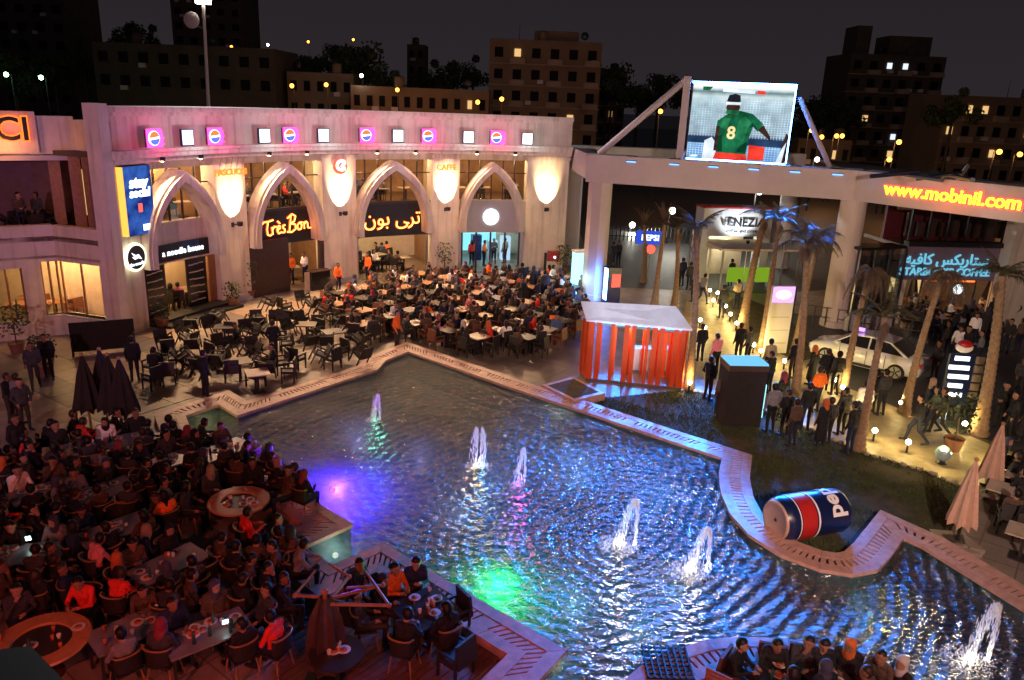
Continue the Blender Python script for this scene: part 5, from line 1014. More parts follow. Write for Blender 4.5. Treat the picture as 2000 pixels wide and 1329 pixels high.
for k, (P, h, c) in enumerate(FOUNT):
    e = empty('fountain', P); tag(e, FLAB[k], 'fountain', 'fountain jets in the pool'); big = k >= 4; b = MB(); nd = 620 if big else 300
    lean = .30 if big else {0: .04, 1: .22, 2: -.22, 3: .04}[k]
    dx = (.40 if big else .24) * (-1 if k != 2 else 1) * (.5 if k in (1, 2) else 1)
    for i in range(nd):
        t = random.random(); u = t ** .9; z = h * (1 - (2 * u - 1) ** 2) if u > .5 else h * (1 - (2 * u - 1) ** 2) ** .8; x = dx * (u * u); w = (.020 if u < .5 else .018 + .10 * (u - .5)) * (1.15 if big else .9); x += random.gauss(0, w); y = random.gauss(0, w); s = random.uniform(.005, .011); L = random.uniform(.04, .13) * (.4 if abs(u - .5) < .08 else 1)
        b.add([(x - s, y, z), (x, y - s, z), (x + s, y, z), (x, y + s, z), (x, y, z + L), (x, y, max(0, z - L))], [(0, 1, 4), (1, 2, 4), (2, 3, 4), (3, 0, 4), (1, 0, 5), (2, 1, 5), (3, 2, 5), (0, 3, 5)])
    jo = put(b.mesh('jet', 'spray', fixn=False), 'jet', e); jo['kind'] = 'stuff'
    b = MB()
    for i in range(700 if big else 110):
        a = random.uniform(0, 6.28); r = (.50 if big else .24) * random.random() ** .7; z = random.uniform(0, .10 if big else .05) + (.25 * max(0, .25 - r) if big else 0); s = random.uniform(.006, .018); p = Vector((r * math.cos(a) + dx, r * math.sin(a), z)); b.add([p + Vector(v) * s for v in ((-1, 0, 0), (0, -1, 0), (1, 0, 0), (0, 1, 0), (0, 0, 1.4), (0, 0, -1))], [(0, 1, 4), (1, 2, 4), (2, 3, 4), (3, 0, 4), (1, 0, 5), (2, 1, 5), (3, 2, 5), (0, 3, 5)])
    so = put(b.mesh('splash', 'spray', fixn=False), 'splash', e); so['kind'] = 'stuff'
    put(MB().lathe([(.10, -.3), (.10, -.06)], 12).mesh('lamp', 'metal_dark'), 'nozzle_lamp', e)
    light('jet_light', 'SPOT', (-.02, 0, .02), 200 if big else 50, c, e, .05, spot=math.radians(70), blend=.6).rotation_euler = (PI, 0, 0)
    if big: light('splash_light', 'POINT', (dx, -.06, .14), 26, (1, .86, .58), e, .12)
    else: light('foot_light', 'POINT', (dx * .5, -.1, .08), 3.5, {0: (.1, 1, .5), 1: (1, .75, .2), 2: (.3, .8, 1), 3: (1, .12, .6)}[k], e, .05)
# ================================================================== underwater lamps
UL = [((650, 958), (.16, .02, 1), 2600, (690, 960), 'violet'), ((968, 1148), (.01, 1, .10), 560, (1010, 1120), 'green'), ((900, 1010), (.45, .62, .85), 34, (900, 1000), 'added_slate_blue'), ((1130, 930), (.5, .7, 1), 40, (1130, 920), 'added_icy_blue'), ((1290, 980), (.12, .42, 1), 70, (1290, 970), 'added_deep_blue'), ((700, 860), (.75, .4, .85), 80, (700, 860), 'added_lilac'), ((735, 950), (.10, .08, 1), 89, (735, 940), 'added_indigo'), ((820, 900), (.35, .35, .9), 50, (820, 890), 'added_lavender'), ((1120, 1180), (.35, .75, .7), 40, (1120, 1170), 'added_aqua'), ((1250, 1230), (.25, .6, .75), 40, (1250, 1220), 'added_petrol'), ((1092, 806), (1, .95, .75), 120, (1092, 850), 'warm white'), ((1350, 882), (.25, .75, 1), 130, (1300, 930), 'pale blue'), ((655, 1085), (.85, 1, .75), 26, (700, 1050), 'pale green'), ((400, 825), (1, .75, .18), 12, (440, 850), 'amber'), ((385, 885), (.9, 1, .85), 16, (430, 880), 'cool white'), ((775, 705), (1, .85, .3), 20, (810, 740), 'yellow'), ((1085, 1310), (.9, 1, .8), 16, (1130, 1300), 'dim white'), ((1330, 1150), (.5, .75, .55), 18, (1250, 1130), 'sea green'), ((1700, 1200), (.25, .7, .5), 18, (1650, 1230), 'teal')]  # bluish and mauve mid-pool lamps are added to brighten and tint the water
for (x, y), c, p, (tx, ty), nm in UL:
    P = at(x, y, -.2) if nm not in ('sea green', 'teal', 'added_indigo', 'added_lavender', 'added_slate_blue', 'added_icy_blue', 'added_deep_blue', 'added_lilac', 'added_aqua', 'added_petrol') else at(x, y, -.85); T = at(tx, ty, -.6); e = empty('pool_lamp', P); tag(e, nm + ' underwater lamp glowing in the pool', 'pool lamp', None); d = (T - P).normalized()
    me = MB().lathe([(.07, -.02), (.07, .02)], 14).mesh('lens', emit('lens_' + nm.replace(' ', '_'), c, 14 if p > 90 else 1.5)); me.transform(d.to_track_quat('Z', 'Y').to_matrix().to_4x4()); put(me, 'lens', e)
    light('lamp_beam', 'POINT', tuple(d * .15), p * (1.6 if p > 90 else 2.4), c, e, .12 if p > 90 else .35)
# ================================================================== people: one smooth skin per figure
objcol('cloth'); rndcol('trousers', [(.012, .012, .015), (.02, .02, .028), (.015, .02, .045), (.035, .028, .022), (.02, .017, .015)]); rndcol('skin', [(.32, .17, .11), (.26, .13, .08), (.38, .21, .14), (.22, .11, .07)], .55)
rndcol('hair', [(.006, .005, .005), (.012, .008, .006), (.008, .008, .01), (.03, .017, .01)], .5); rndcol('scarf', [(.015, .012, .014), (.45, .41, .38), (.02, .02, .025), (.22, .03, .05), (.05, .05, .09), (.30, .22, .17), (.05, .04, .04), (.5, .12, .03)], .8); mat('shoe', (.012, .011, .011), .5); mat('feature', (.03, .012, .01), .5)
PM = ['cloth', 'trousers', 'skin', 'hair', 'scarf', 'shoe', 'feature']; CL, TRO, SK, HA, SC_, SHO, FE = range(7)
def sdf_mesh(prims, h=.023, k=.035):
    P0 = np.array([p[0] for p in prims]); P1 = np.array([p[1] for p in prims]); r0 = np.array([p[2] for p in prims]); r1 = np.array([p[3] for p in prims]); mi = np.array([p[4] for p in prims])
    lo = np.minimum(P0 - r0[:, None], P1 - r1[:, None]).min(0) - 2 * h; hi = np.maximum(P0 + r0[:, None], P1 + r1[:, None]).max(0) + 2 * h
    n = np.ceil((hi - lo) / h).astype(int) + 1
    g = np.stack(np.meshgrid(*[lo[i] + h * np.arange(n[i]) for i in range(3)], indexing='ij'), -1)
    def dist(X, i):
        d = P1[i] - P0[i]; dd = max(1e-9, d @ d); t = np.clip(((X - P0[i]) @ d) / dd, 0, 1); return np.linalg.norm(X - P0[i] - t[..., None] * d, axis=-1) - (r0[i] + (r1[i] - r0[i]) * t)
    F = np.full(n, 1e3)
    for i in range(len(prims)):
        d = dist(g, i); hh = np.clip(.5 + .5 * (F - d) / k, 0, 1); F = F * (1 - hh) + d * hh - k * hh * (1 - hh)
    s = F < 0
    c = [s[a:n[0] - 1 + a, b:n[1] - 1 + b, e:n[2] - 1 + e] for a in (0, 1) for b in (0, 1) for e in (0, 1)]
    cnt = sum(x.astype(int) for x in c); act = (cnt > 0) & (cnt < 8); idx = -np.ones(act.shape, int); idx[act] = np.arange(act.sum())
    pos = np.zeros((*act.shape, 3)); num = np.zeros(act.shape)
    cor = [(a, b, e) for a in (0, 1) for b in (0, 1) for e in (0, 1)]
    sl = lambda a, b, e: F[a:n[0] - 1 + a, b:n[1] - 1 + b, e:n[2] - 1 + e]
    for i, A_ in enumerate(cor):
        for B_ in cor[i + 1:]:
            if sum(abs(x - y) for x, y in zip(A_, B_)) == 1:
                fa, fb = sl(*A_), sl(*B_); cr = (fa < 0) != (fb < 0); t = np.where(cr, fa / np.where(cr, fa - fb, 1), 0)
                for q in range(3): pos[..., q] += np.where(cr, A_[q] + (B_[q] - A_[q]) * t, 0)
                num += cr
    ii = np.argwhere(act); V = lo + h * (ii + pos[act] / num[act][:, None]); faces = []
    for ax in range(3):
        a1, a2 = [(1, 2), (2, 0), (0, 1)][ax]; S0 = np.take(s, range(n[ax] - 1), ax); S1 = np.take(s, range(1, n[ax]), ax); ch = np.argwhere(S0 != S1)
        for p in ch:
            if p[a1] == 0 or p[a2] == 0 or p[a1] >= n[a1] - 1 or p[a2] >= n[a2] - 1: continue
            q = []
            for u, v in ((0, 0), (-1, 0), (-1, -1), (0, -1)):
                w = p.copy(); w[a1] += u; w[a2] += v; q.append(idx[tuple(w)])
            faces.append(q if s[tuple(p)] else q[::-1])
    faces = np.array(faces); fc = V[faces].mean(1); D = np.stack([dist(fc, i) for i in range(len(prims))], 0); fm = mi[np.argmin(D, 0)]
    return V, faces, fm
def vec(*a): return np.array(a, float)
COARSE = {}
def person_mesh(name, *a, **k):
    me = person_mesh_(name, *a, **k); COARSE[me.name] = (a, k); return me
def person_mesh_(name, seated, lean=0., turn=0., armL=None, armR=None, hair='short', legs=None, coat=False, tilt=0., h=.023):
    """faces +Y, origin on the ground (under the seat for a seated figure)"""
    pr = []
    def cap(a, b, r0, r1, m): pr.append((vec(*a), vec(*b), r0, r1, m))
    pz = .56 if seated else .95; py = -.06 if seated else 0
    up = vec(0, math.sin(lean), math.cos(lean)); base = vec(0, py, pz)
    def T(x, y, z): f = vec(0, math.cos(lean), -math.sin(lean)); return base + vec(x, 0, 0) + f * y + up * z
    cap((-.075, py, pz), (.075, py, pz), .115, .115, TRO if not coat else CL)
    cap(T(-.055, 0, .06), T(-.07, 0, .30), .115, .125, CL); cap(T(.055, 0, .06), T(.07, 0, .30), .115, .125, CL)
    cap(T(-.05, .03, .05), T(.05, .03, .05), .115, .115, CL); cap(T(-.145, -.01, .435), T(.145, -.01, .435), .072, .072, CL)
    cap(T(0, 0, .44), T(0, .02, .53), .062, .054, CL if hair == 'scarf' else SK)
    hc = T(0, .035, .63); ct, st = math.cos(turn), math.sin(turn)
    def Hd(x, y, z): y2 = y * math.cos(tilt) + z * math.sin(tilt); z2 = z * math.cos(tilt) - y * math.sin(tilt); return hc + vec(x * ct - y2 * st, x * st + y2 * ct, z2)
    cap(Hd(0, .025, -.05), Hd(0, .0, .03), .074, .095, SK); cap(Hd(0, .09, -.005), Hd(0, .106, -.025), .014, .018, SK); cap(Hd(0, .06, -.085), Hd(0, .05, -.07), .035, .04, SK)
    if hair == 'short':
        cap(Hd(0, -.012, .055), Hd(0, -.03, .01), .094, .092, HA); cap(Hd(-.094, .0, -.01), Hd(-.098, .005, .01), .018, .02, SK); cap(Hd(.094, .0, -.01), Hd(.098, .005, .01), .018, .02, SK)
    elif hair == 'long':
        cap(Hd(0, -.012, .055), Hd(0, -.035, .0), .097, .10, HA); cap(Hd(-.05, -.05, 0), Hd(-.05, -.07, -.2), .07, .05, HA); cap(Hd(.05, -.05, 0), Hd(.05, -.07, -.2), .07, .05, HA)
    else:
        cap(Hd(0, -.015, .05), Hd(0, -.03, -.02), .103, .104, SC_); cap(Hd(0, -.015, -.07), T(0, .01, .47), .09, .115, SC_); cap(Hd(0, .05, -.12), T(0, .06, .42), .05, .07, SC_)
    dl = legs or ([((.11, .38, .51), (.12, .36, .09)), ((-.11, .38, .51), (-.12, .40, .09))] if seated else [((.10, .03, .50), (.11, -.01, .09)), ((-.10, .03, .50), (-.11, -.01, .09))])
    for sgn, (kn, an) in zip((1, -1), dl):
        hip = (sgn * .09, py, pz - .02); lm = TRO
        cap(hip, kn, .090, .064, CL if coat else lm); cap(kn, an, .060, .044, lm)
        toe = (an[0] + sgn * .03, an[1] + .17, .045) if an[2] < .2 else (an[0], an[1] + .13, an[2] - .10); cap((an[0], an[1] - .02, max(.05, an[2] - .04)), toe, .045, .040, SHO)
    if coat and not seated: cap((-.06, .0, .92), (-.07, .02, .32), .12, .15, CL); cap((.06, .0, .92), (.07, .02, .32), .12, .15, CL)
    hands = []
    for sgn, arm in ((1, armL), (-1, armR)):
        sh = T(sgn * .185, -.01, .42)
        if arm is None: el, wr = T(sgn * .235, -.03, .14), (T(sgn * .215, .10, -.10) if not seated else T(sgn * .17, .24, .06))
        else: el, wr = (base + vec(sgn * a[0], a[1], a[2]) for a in arm)
        cap(sh, el, .058, .047, CL); d = wr - el; d = d / np.linalg.norm(d); cap(el, wr, .046, .033, CL); pe2 = wr + d * .075; cap(wr, pe2, .030, .036, SK); hands.append((pe2, d, sgn))
    V, Fq, fm = sdf_mesh(pr, h); b = MB(); b.v = [tuple(v) for v in V]; b.f = [tuple(int(i) for i in q) for q in Fq]; b.m = [int(x) for x in fm]
    ns = len(b.f)
    for p, d, sgn in hands:
        d = Vector(d); s = d.cross(Vector((0, 0, 1))); s = s.normalized() if s.length > .1 else Vector((0, 1, 0)); dn = s.cross(d).normalized(); dn = -dn if dn.z > 0 else dn; p = Vector(p)
        for i, L in enumerate((.066, .075, .07, .055)):
            q = p + s * (i - 1.5) * .019; m1 = q + d * L * .55 + dn * .008; b.tube(q - d * .015, m1, .0095, .009, 5, SK); b.tube(m1, m1 + (d * .8 + dn * .7).normalized() * L * .5, .009, .007, 5, SK)
        q = p - d * .05 + s * (.034 * -sgn); b.tube(q, q + (d + s * -.8 * sgn).normalized() * .055, .011, .009, 5, SK)
    for sx in (-.034, .034): b.ball(tuple(Hd(sx, .093, .012)), .011, 6, 4, FE)
    b.tube(tuple(Hd(-.022, .098, -.058)), tuple(Hd(.022, .098, -.058)), .006, .006, 5, FE)
    return b.mesh(name, PM, True, fixn=False)
tbl = lambda s: ((.25, .14, .16), (.13, .36, .20))
SEAT = [person_mesh('person', True, .10, .2, ((.26, .14, .17), (.10, .37, .21)), ((.26, .14, .17), (.12, .36, .21))),
        person_mesh('person', True, -.22, -.3), person_mesh('person', True, .15, -.5, ((.24, .2, .18), (.07, .21, .42)), ((.25, .15, .16), (.02, .36, .2))),
        person_mesh('person', True, .28, .4, ((.24, .26, .17), (.10, .45, .21)), ((.24, .26, .17), (.1, .45, .21)), tilt=.2), person_mesh('person', True, .0, .3, hair='scarf', coat=True),
        person_mesh('person', True, .08, 0, ((.22, .1, .16), (.06, .27, .24)), ((.22, .1, .16), (.06, .27, .24)), tilt=.45), person_mesh('person', True, -.12, .7, ((.30, -.12, .22), (.42, .1, .2)), None, legs=[((.13, .37, .54), (-.05, .48, .40)), ((-.11, .38, .51), (-.12, .36, .09))]),
        person_mesh('person', True, .12, -.4, ((.25, .14, .16), (.1, .37, .2)), None, hair='scarf'), person_mesh('person', True, .06, .5, None, ((.25, .15, .16), (.05, .34, .2)), hair='long')]
SDESC = ['with arms on the table', 'leaning back', 'resting chin on hand', 'bent forward over the table', 'in headscarf and coat', 'looking down at a phone', 'sprawled with one leg crossed', 'in headscarf leaning on the table', 'with long hair']
STAND = [person_mesh('person', False), person_mesh('person', False, .03, .5, ((.24, .05, .15), (.08, .2, .12)), ((.24, .05, .15), (.06, .2, .13))), person_mesh('person', False, .06, .0, ((.23, -.12, .18), (.22, .02, -.02)), ((.23, .1, .18), (.2, .28, .06)), legs=[((.09, .22, .53), (.10, .28, .10)), ((-.09, -.04, .5), (-.1, -.36, .16))]),
         person_mesh('person', False, -.03, -.4, ((.27, -.02, .16), (.19, .10, .0)), ((.27, -.02, .16), (.19, .1, .0))), person_mesh('person', False, .05, .2, ((.23, .08, .17), (.05, .24, .28)), None, tilt=.3), person_mesh('person', False, 0, .3, hair='scarf', coat=True),
         person_mesh('person', False, .04, -.2, ((.24, .1, .17), (.22, .25, .02)), ((.23, -.1, .17), (.2, -.02, -.04)), legs=[((.09, .0, .5), (.10, -.32, .15)), ((-.09, .2, .53), (-.1, .26, .1))], hair='long'), person_mesh('person', False, .0, .0, ((.24, .06, .2), (-.05, .17, .24)), ((.24, .06, .2), (-.03, .2, .21)))]
TDESC = ['standing with arms down', 'standing with hands joined', 'striding', 'standing hands on hips', 'standing raising a phone', 'in headscarf and long coat standing', 'walking with long hair', 'standing with folded arms']
CLO = {'black': (.012, .012, .014), 'charcoal': (.035, .035, .04), 'navy': (.015, .02, .05), 'brown': (.075, .045, .03), 'red': (.62, .03, .02), 'orange': (.75, .14, .02), 'white': (.7, .68, .66), 'pink': (.6, .2, .25), 'grey': (.16, .16, .17), 'beige': (.36, .27, .18), 'blue': (.05, .09, .22), 'green': (.05, .08, .05)}
PEOPLE = []
def person(kind, v, col, P, rz, where, s=1., z=0.):
    me = (SEAT if kind == 'seat' else STAND)[v]; o = put(me, 'person', None, (P[0], P[1], z), rz, s); c = CLO[col]; o.color = (*[x * 1.7 for x in c], 1)
    PEOPLE.append((o, col, (kind, v)))
    lab = f"person in {col} {(SDESC if kind == 'seat' else TDESC)[v]} {where}"; lab = ' '.join(lab.split()[:16]); tag(o, lab, 'person', ('people ' + where)); return o
DARK = ['black'] * 6 + ['charcoal'] * 4 + ['navy'] * 2 + ['brown'] * 3 + ['grey'] * 1
def rcol(p=.12): return random.choice(['red', 'orange', 'white', 'pink', 'beige', 'blue', 'white']) if random.random() < p else random.choice(DARK)
SCR_DIR = lambda P: math.atan2(*(lambda d: (d.y, d.x))(Vector((9., 41.)) - Vector((P[0], P[1])))) - PI / 2
# ---- standing figures: (feet px, pose, colour, heading, where)
W1, W2, W3, W4, W5, W6 = 'on the plaza by the wing', 'among tables in front of the arches', 'on the lit path by palms', 'on the lawn behind the black booth', 'in the dark plaza by the coffee house', 'beyond the portal frame'
ST = [(45, 925, 0, 'black', -1.9, W1), (6, 968, 1, 'navy', -1.2, W1), (24, 826, 1, 'black', -1.5, W1), (52, 842, 3, 'charcoal', -2.2, W1), (72, 762, 2, 'charcoal', -2.6, W1), (265, 745, 0, 'black', .5, W1), (98, 742, 0, 'black', -2.8, W1), (40, 828, 4, 'grey', -.5, W1),
      (402, 775, 0, 'black', -.6, W2), (536, 704, 3, 'black', .4, W2), (775, 682, 0, 'orange', -1.9, W2), (661, 572, 0, 'orange', -2.2, W2), (719, 553, 0, 'orange', 2.4, W2), (1018, 575, 0, 'black', .2, W2), (1040, 580, 5, 'black', .8, W2), (1062, 592, 0, 'charcoal', .4, W2), (570, 556, 3, 'orange', 2.8, W2), (597, 552, 1, 'white', 2.6, W2),
      (1408, 622, 0, 'black', .3, W3), (1437, 604, 1, 'beige', .1, W3), (1366, 706, 0, 'black', .2, W3), (1380, 782, 3, 'black', -.9, W3), (1395, 730, 4, 'pink', .4, W3), (1440, 706, 0, 'black', .2, W3), (1458, 712, 0, 'charcoal', .6, W3), (1405, 818, 0, 'brown', .1, W4), (1500, 768, 4, 'black', .7, W4), (1497, 742, 0, 'beige', .2, W4),
      (1502, 846, 0, 'grey', .2, W4), (1530, 852, 1, 'black', .3, W4), (1545, 872, 0, 'brown', .4, W4), (1590, 806, 3, 'orange', .3, W4), (1612, 868, 0, 'charcoal', .2, W4), (1657, 886, 4, 'black', .5, W4), (1678, 838, 0, 'white', -.2, W4), (1520, 820, 5, 'black', .5, W4), (1570, 840, 0, 'black', .0, W4), (1600, 872, 5, 'black', .3, W4), (1640, 850, 1, 'charcoal', .3, W4),
      (1545, 742, 0, 'black', .4, W3), (1607, 762, 3, 'black', -.3, W3), (1628, 772, 0, 'charcoal', .1, W3), (1582, 752, 5, 'black', .6, W3), (1700, 806, 0, 'black', .3, W3), (1718, 812, 4, 'charcoal', .2, W3), (1786, 866, 2, 'black', 1.2, W3), (1818, 846, 6, 'green', 1.4, W3), (1832, 852, 2, 'charcoal', 1.0, W3), (1806, 830, 5, 'navy', 1.6, W3),
      (1822, 742, 0, 'charcoal', 1.9, W5), (1864, 708, 6, 'white', 2.4, W5), (1880, 712, 2, 'black', 2.0, W5), (1906, 720, 1, 'grey', 1.0, W5), (1858, 668, 0, 'black', .5, W5), (1896, 676, 0, 'white', 2.8, W5), (1916, 668, 5, 'black', -.5, W5), (1942, 700, 0, 'black', .7, W5), (1962, 690, 3, 'black', 2.0, W5), (1984, 776, 6, 'charcoal', 2.8, W5), (1996, 760, 0, 'black', 1.9, W5), (1966, 858, 0, 'black', 1.5, W5), (1990, 862, 5, 'black', .9, W5), (1948, 838, 1, 'black', 2.1, W5), (1985, 690, 0, 'brown', .2, W5), (1842, 700, 0, 'black', 1.2, W5), (1930, 640, 0, 'black', .1, W5), (1975, 640, 3, 'black', 2.1, W5),
      (1196, 522, 0, 'black', .4, W6), (1207, 520, 1, 'charcoal', 2.4, W6), (1188, 540, 5, 'black', -.6, W6), (1345, 566, 0, 'black', .2, W6), (1352, 590, 3, 'black', 1., W6), (1330, 560, 0, 'navy', .5, W6), (1425, 560, 0, 'black', .5, W6), (1370, 596, 2, 'grey', -1., W6)]
for x, y, v, c, rz, w in ST: person('stand', v, c, at(x, y), rz, w, random.uniform(.96, 1.05))
# ================================================================== chairs and tables
def chair_bistro():
    e = empty('bistro_chair'); 
    put(MB().box((0, 0, .455), (.44, .43, .035)).mesh('seat', 'rattan'), 'seat', e)
    b = MB(); pts = [(-.23, -.12), (-.20, -.20), (-.11, -.245), (0, -.26), (.11, -.245), (.20, -.20), (.23, -.12)]
    b.quadstrip([(x, y, .52) for x, y in pts], [(x * 1.08, y * 1.12, .86) for x, y in pts]); b.quadstrip([(x * .9, y * .9, .86) for x, y in pts], [(x * .9, y * .9, .52) for x, y in pts]); b.quadstrip([(x * 1.08, y * 1.12, .86) for x, y in pts], [(x * .9, y * .9, .86) for x, y in pts]); put(b.mesh('backrest', 'rattan'), 'backrest', e)
    put(MB().path([(x * 1.12, y * 1.15, .87) for x, y in pts], .018, 6).mesh('top_rail', 'wood'), 'top_rail', e)
    for sx in (-1, 1):
        for sy in (-1, 1): put(MB().tube((sx * .18, sy * .17, .45), (sx * .24, sy * .23, 0), .018, .014, 6).mesh('leg', 'wood'), 'leg', e)
    return e
def chair_arm(m='rattan'):
    """woven armchair as one mesh"""
    b = MB(); b.box((0, 0, .42), (.52, .5, .10)); b.box((0, -.25, .66), (.52, .06, .5), rx=-.12)
    for s in (-1, 1):
        b.box((s * .27, .0, .62), (.05, .5, .05))
        for y in (-.22, .22): b.box((s * .255, y, .31), (.045, .045, .62))
    return b.mesh('armchair', m)
def chair_slat():
    e = empty('slat_chair')
    for i in range(5): put(MB().box((0, -.2 + .1 * i, .45), (.46, .085, .025)).mesh('seat_slat', 'orange_wood'), 'seat_slat', e)
    for i in range(5): put(MB().box((0, -.25 - .012 * i, .56 + .085 * i), (.46, .02, .07)).mesh('back_slat', 'orange_wood'), 'back_slat', e)
    for sx in (-1, 1):
        put(MB().box((sx * .22, -.25, .46), (.04, .045, .92), rx=.08).mesh('leg', 'orange_wood'), 'leg', e); put(MB().box((sx * .22, .2, .22), (.04, .045, .44)).mesh('leg', 'orange_wood'), 'leg', e)
    return e
mat('orange_wood', (.38, .13, .04), .4, var=.25, scale=10); mat('table_dark', (.03, .024, .022), .35); mat('table_top_pale', (.45, .35, .26), .4, var=.2, scale=6); mat('stone_top', (.22, .20, .22), .3, var=.2)
ARM = {'rattan': chair_arm('rattan'), 'brown': chair_arm('brown_chair')}
def sq_table(w, d, m='table_dark', top='table_dark'):
    e = empty('cafe_table'); put(MB().box((0, 0, .73), (w, d, .04)).mesh('top', top), 'top', e)
    for sx in (-1, 1):
        for sy in (-1, 1): put(MB().box((sx * (w / 2 - .06), sy * (d / 2 - .06), .355), (.05, .05, .71)).mesh('leg', m), 'leg', e)
    return e
def one_table(w, d, top): 
    b = MB(); b.box((0, 0, .73), (w, d, .04)); b.box((0, 0, .36), (.08, .08, .7), mi=1); b.box((0, 0, .02), (.45, .45, .04), mi=1); return b.mesh('cafe_table', [top, 'table_dark'])
plate_m = MB().lathe([(.05, 0), (.09, .008), (.125, .022), (.12, .026), (.085, .014), (.001, .012)], 16, cap1=False).mesh('plate', 'ceramic', True); food_m = MB().ball((0, 0, .022), .065, 9, 5, sc=(1, 1, .35)).mesh('food', 'food', True)
cup_m = MB().lathe([(.03, 0), (.042, .09), (.038, .09), (.027, .01)], 10, cap1=False).mesh('cup', 'ceramic', True); btl_m = MB().lathe([(.032, 0), (.032, .16), (.012, .21), (.012, .26)], 10).mesh('bottle', 'bottle_green' if mat('bottle_green', (.03, .10, .08), .15, var=.1) else 0, True); gls_m = MB().lathe([(.028, 0), (.036, .12)], 10).mesh('tumbler', 'drink' if mat('drink', (.5, .12, .03), .15, var=.3) else 0, True); tray_m = MB().box((0, 0, .01), (.34, .24, .02)).mesh('tray', 'red_paint')
def tabletop(P, z, w, d, rz, n_, where, near=True):
    for i in range(n_):
        x, y = random.uniform(-w / 2 + .1, w / 2 - .1), random.uniform(-d / 2 + .1, d / 2 - .1); X = P[0] + x * math.cos(rz) - y * math.sin(rz); Y = P[1] + x * math.sin(rz) + y * math.cos(rz); t = random.random()
        if t < .42:
            o = put(plate_m, 'plate', None, (X, Y, z)); tag(o, 'white plate of food on a table ' + where, 'plate', 'plates ' + where)
            put(food_m, 'food', o, (0, 0, 0))
        elif t < .72: tag(put(cup_m, 'cup', None, (X, Y, z)), 'small white cup on a table ' + where, 'cup', 'cups ' + where)
        elif t < .88: tag(put(gls_m, 'tumbler', None, (X, Y, z)), 'amber drink in a tumbler on a table ' + where, 'tumbler', 'tumblers ' + where)
        else: tag(put(btl_m, 'bottle', None, (X, Y, z)), 'dark green bottle on a table ' + where, 'bottle', 'bottles ' + where)
# ---------------------------------------------------------------- seating between pool and arches
RA = [gp([(612, 600), (700, 570), (830, 556), (1000, 548), (1100, 560), (1132, 600), (1132, 668), (1100, 700), (960, 705), (880, 690), (800, 668), (730, 672), (690, 655), (640, 640)])]
WA = 'at the tables between pool and arches'; d1 = Vector((.55, .835)); d2 = Vector((-.835, .55)); placed = []
tA = {k: one_table(.8, .8, k) for k in ('table_dark', 'table_top_pale', 'wood')}
for i in range(-14, 14):
    for j in range(-14, 14):
        p = Vector((-3, 38)) + d1 * (i * 1.60) + d2 * (j * 1.62) + Vector((random.uniform(-.18, .18), random.uniform(-.18, .18)))
        if not in_poly(p, RA[0]): continue
        rz = math.atan2(d1.y, d1.x) + random.uniform(-.15, .15); k = random.choice(['table_dark'] * 4 + ['wood'] * 3 + ['table_top_pale'])
        o = put(tA[k], 'cafe_table', None, (p.x, p.y, 0), rz); tag(o, {'table_dark': 'dark', 'table_top_pale': 'pale-topped', 'wood': 'brown wooden'}[k] + ' square café table between pool and arches', 'table', k.replace('_', ' ') + 's between pool and arches')
        if random.random() < .75: tabletop(p, .752, .7, .7, rz, random.choice((1, 2, 3)), WA)
        for q in range(4):
            if random.random() < .06: continue
            a = rz + q * PI / 2 + random.uniform(-.25, .25); c = p + Vector((math.cos(a), math.sin(a))) * random.uniform(.60, .70)
            if not in_poly(c, RA[0]) and random.random() < .4: continue
            f = a + PI / 2; kind = 'brown' if random.random() < .55 else 'rattan'
            o = put(ARM[kind], {'brown': 'timber_armchair', 'rattan': 'woven_armchair'}[kind], None, (c.x, c.y, 0), f); tag(o, {'brown': 'red-brown', 'rattan': 'dark woven'}[kind] + ' armchair drawn up between pool and arches', 'chair', kind + ' armchairs between pool and arches')
            if random.random() < .9:
                sd = SCR_DIR(c); df = (sd - f + PI) % (2 * PI) - PI; person('seat', random.randrange(9), rcol(.2), c, f + max(-.7, min(.7, df)) * .6, WA, random.uniform(.94, 1.03))
# ---------------------------------------------------------------- stacked and tipped armchairs in the closed part
WB = [(455, 665, 0., 0), (500, 640, .4, 0), (480, 682, 2.4, .5), (420, 690, .9, 0), (360, 690, 1.3, .5), (345, 720, 1.9, 0), (300, 735, 2.8, 0), (585, 640, -.5, .55), (620, 650, .3, 0), (600, 690, .7, .6), (560, 690, 2.0, 0), (640, 690, .2, .6), (665, 705, 2.5, 0), (690, 690, 1.2, .6), (580, 720, -.4, 0), (615, 725, 2.0, .5), (650, 720, 1.1, 0), (330, 750, .3, 0), (500, 755, 2.6, 0), (455, 745, .3, 0), (515, 620, 2.2, .5), (540, 640, .1, 0), (655, 655, 2.2, .6), (380, 660, .2, .5), (300, 760, 1.1, 0), (435, 720, 1.7, 0), (565, 745, 1.7, 0), (700, 720, .9, .5), (530, 668, -.8, .6), (605, 618, 1.0, .5)]
RW = gp([(290, 745), (330, 690), (420, 650), (520, 610), (610, 600), (690, 660), (720, 700), (560, 755), (420, 768)])
wb_pts = [at(q[0], q[1]).xy for q in WB]; WB = list(WB); rw = random.Random(3)
for _ in range(900):
    p = Vector((rw.uniform(-14, -4), rw.uniform(23, 40)))
    if len(WB) < 62 and in_poly(p, RW) and all((p - q).length > .62 for q in wb_pts): wb_pts.append(p); WB.append((p.x, p.y, rw.uniform(0, 6.28), rw.choice((0, .5, .6))))
for x, y, rz, t in WB:
    P = at(x, y) if x > 100 else Vector((x, y, 0)); o = put(ARM['rattan'], 'woven_armchair', None, (P.x, P.y, .30 if t else 0), rz); o.rotation_euler = (t, 0, rz); tag(o, 'black woven armchair ' + ('tipped on its front legs' if t else 'standing empty') + ' beside the pool corner', 'chair', ('tipped' if t else 'empty') + ' armchairs by the pool corner')
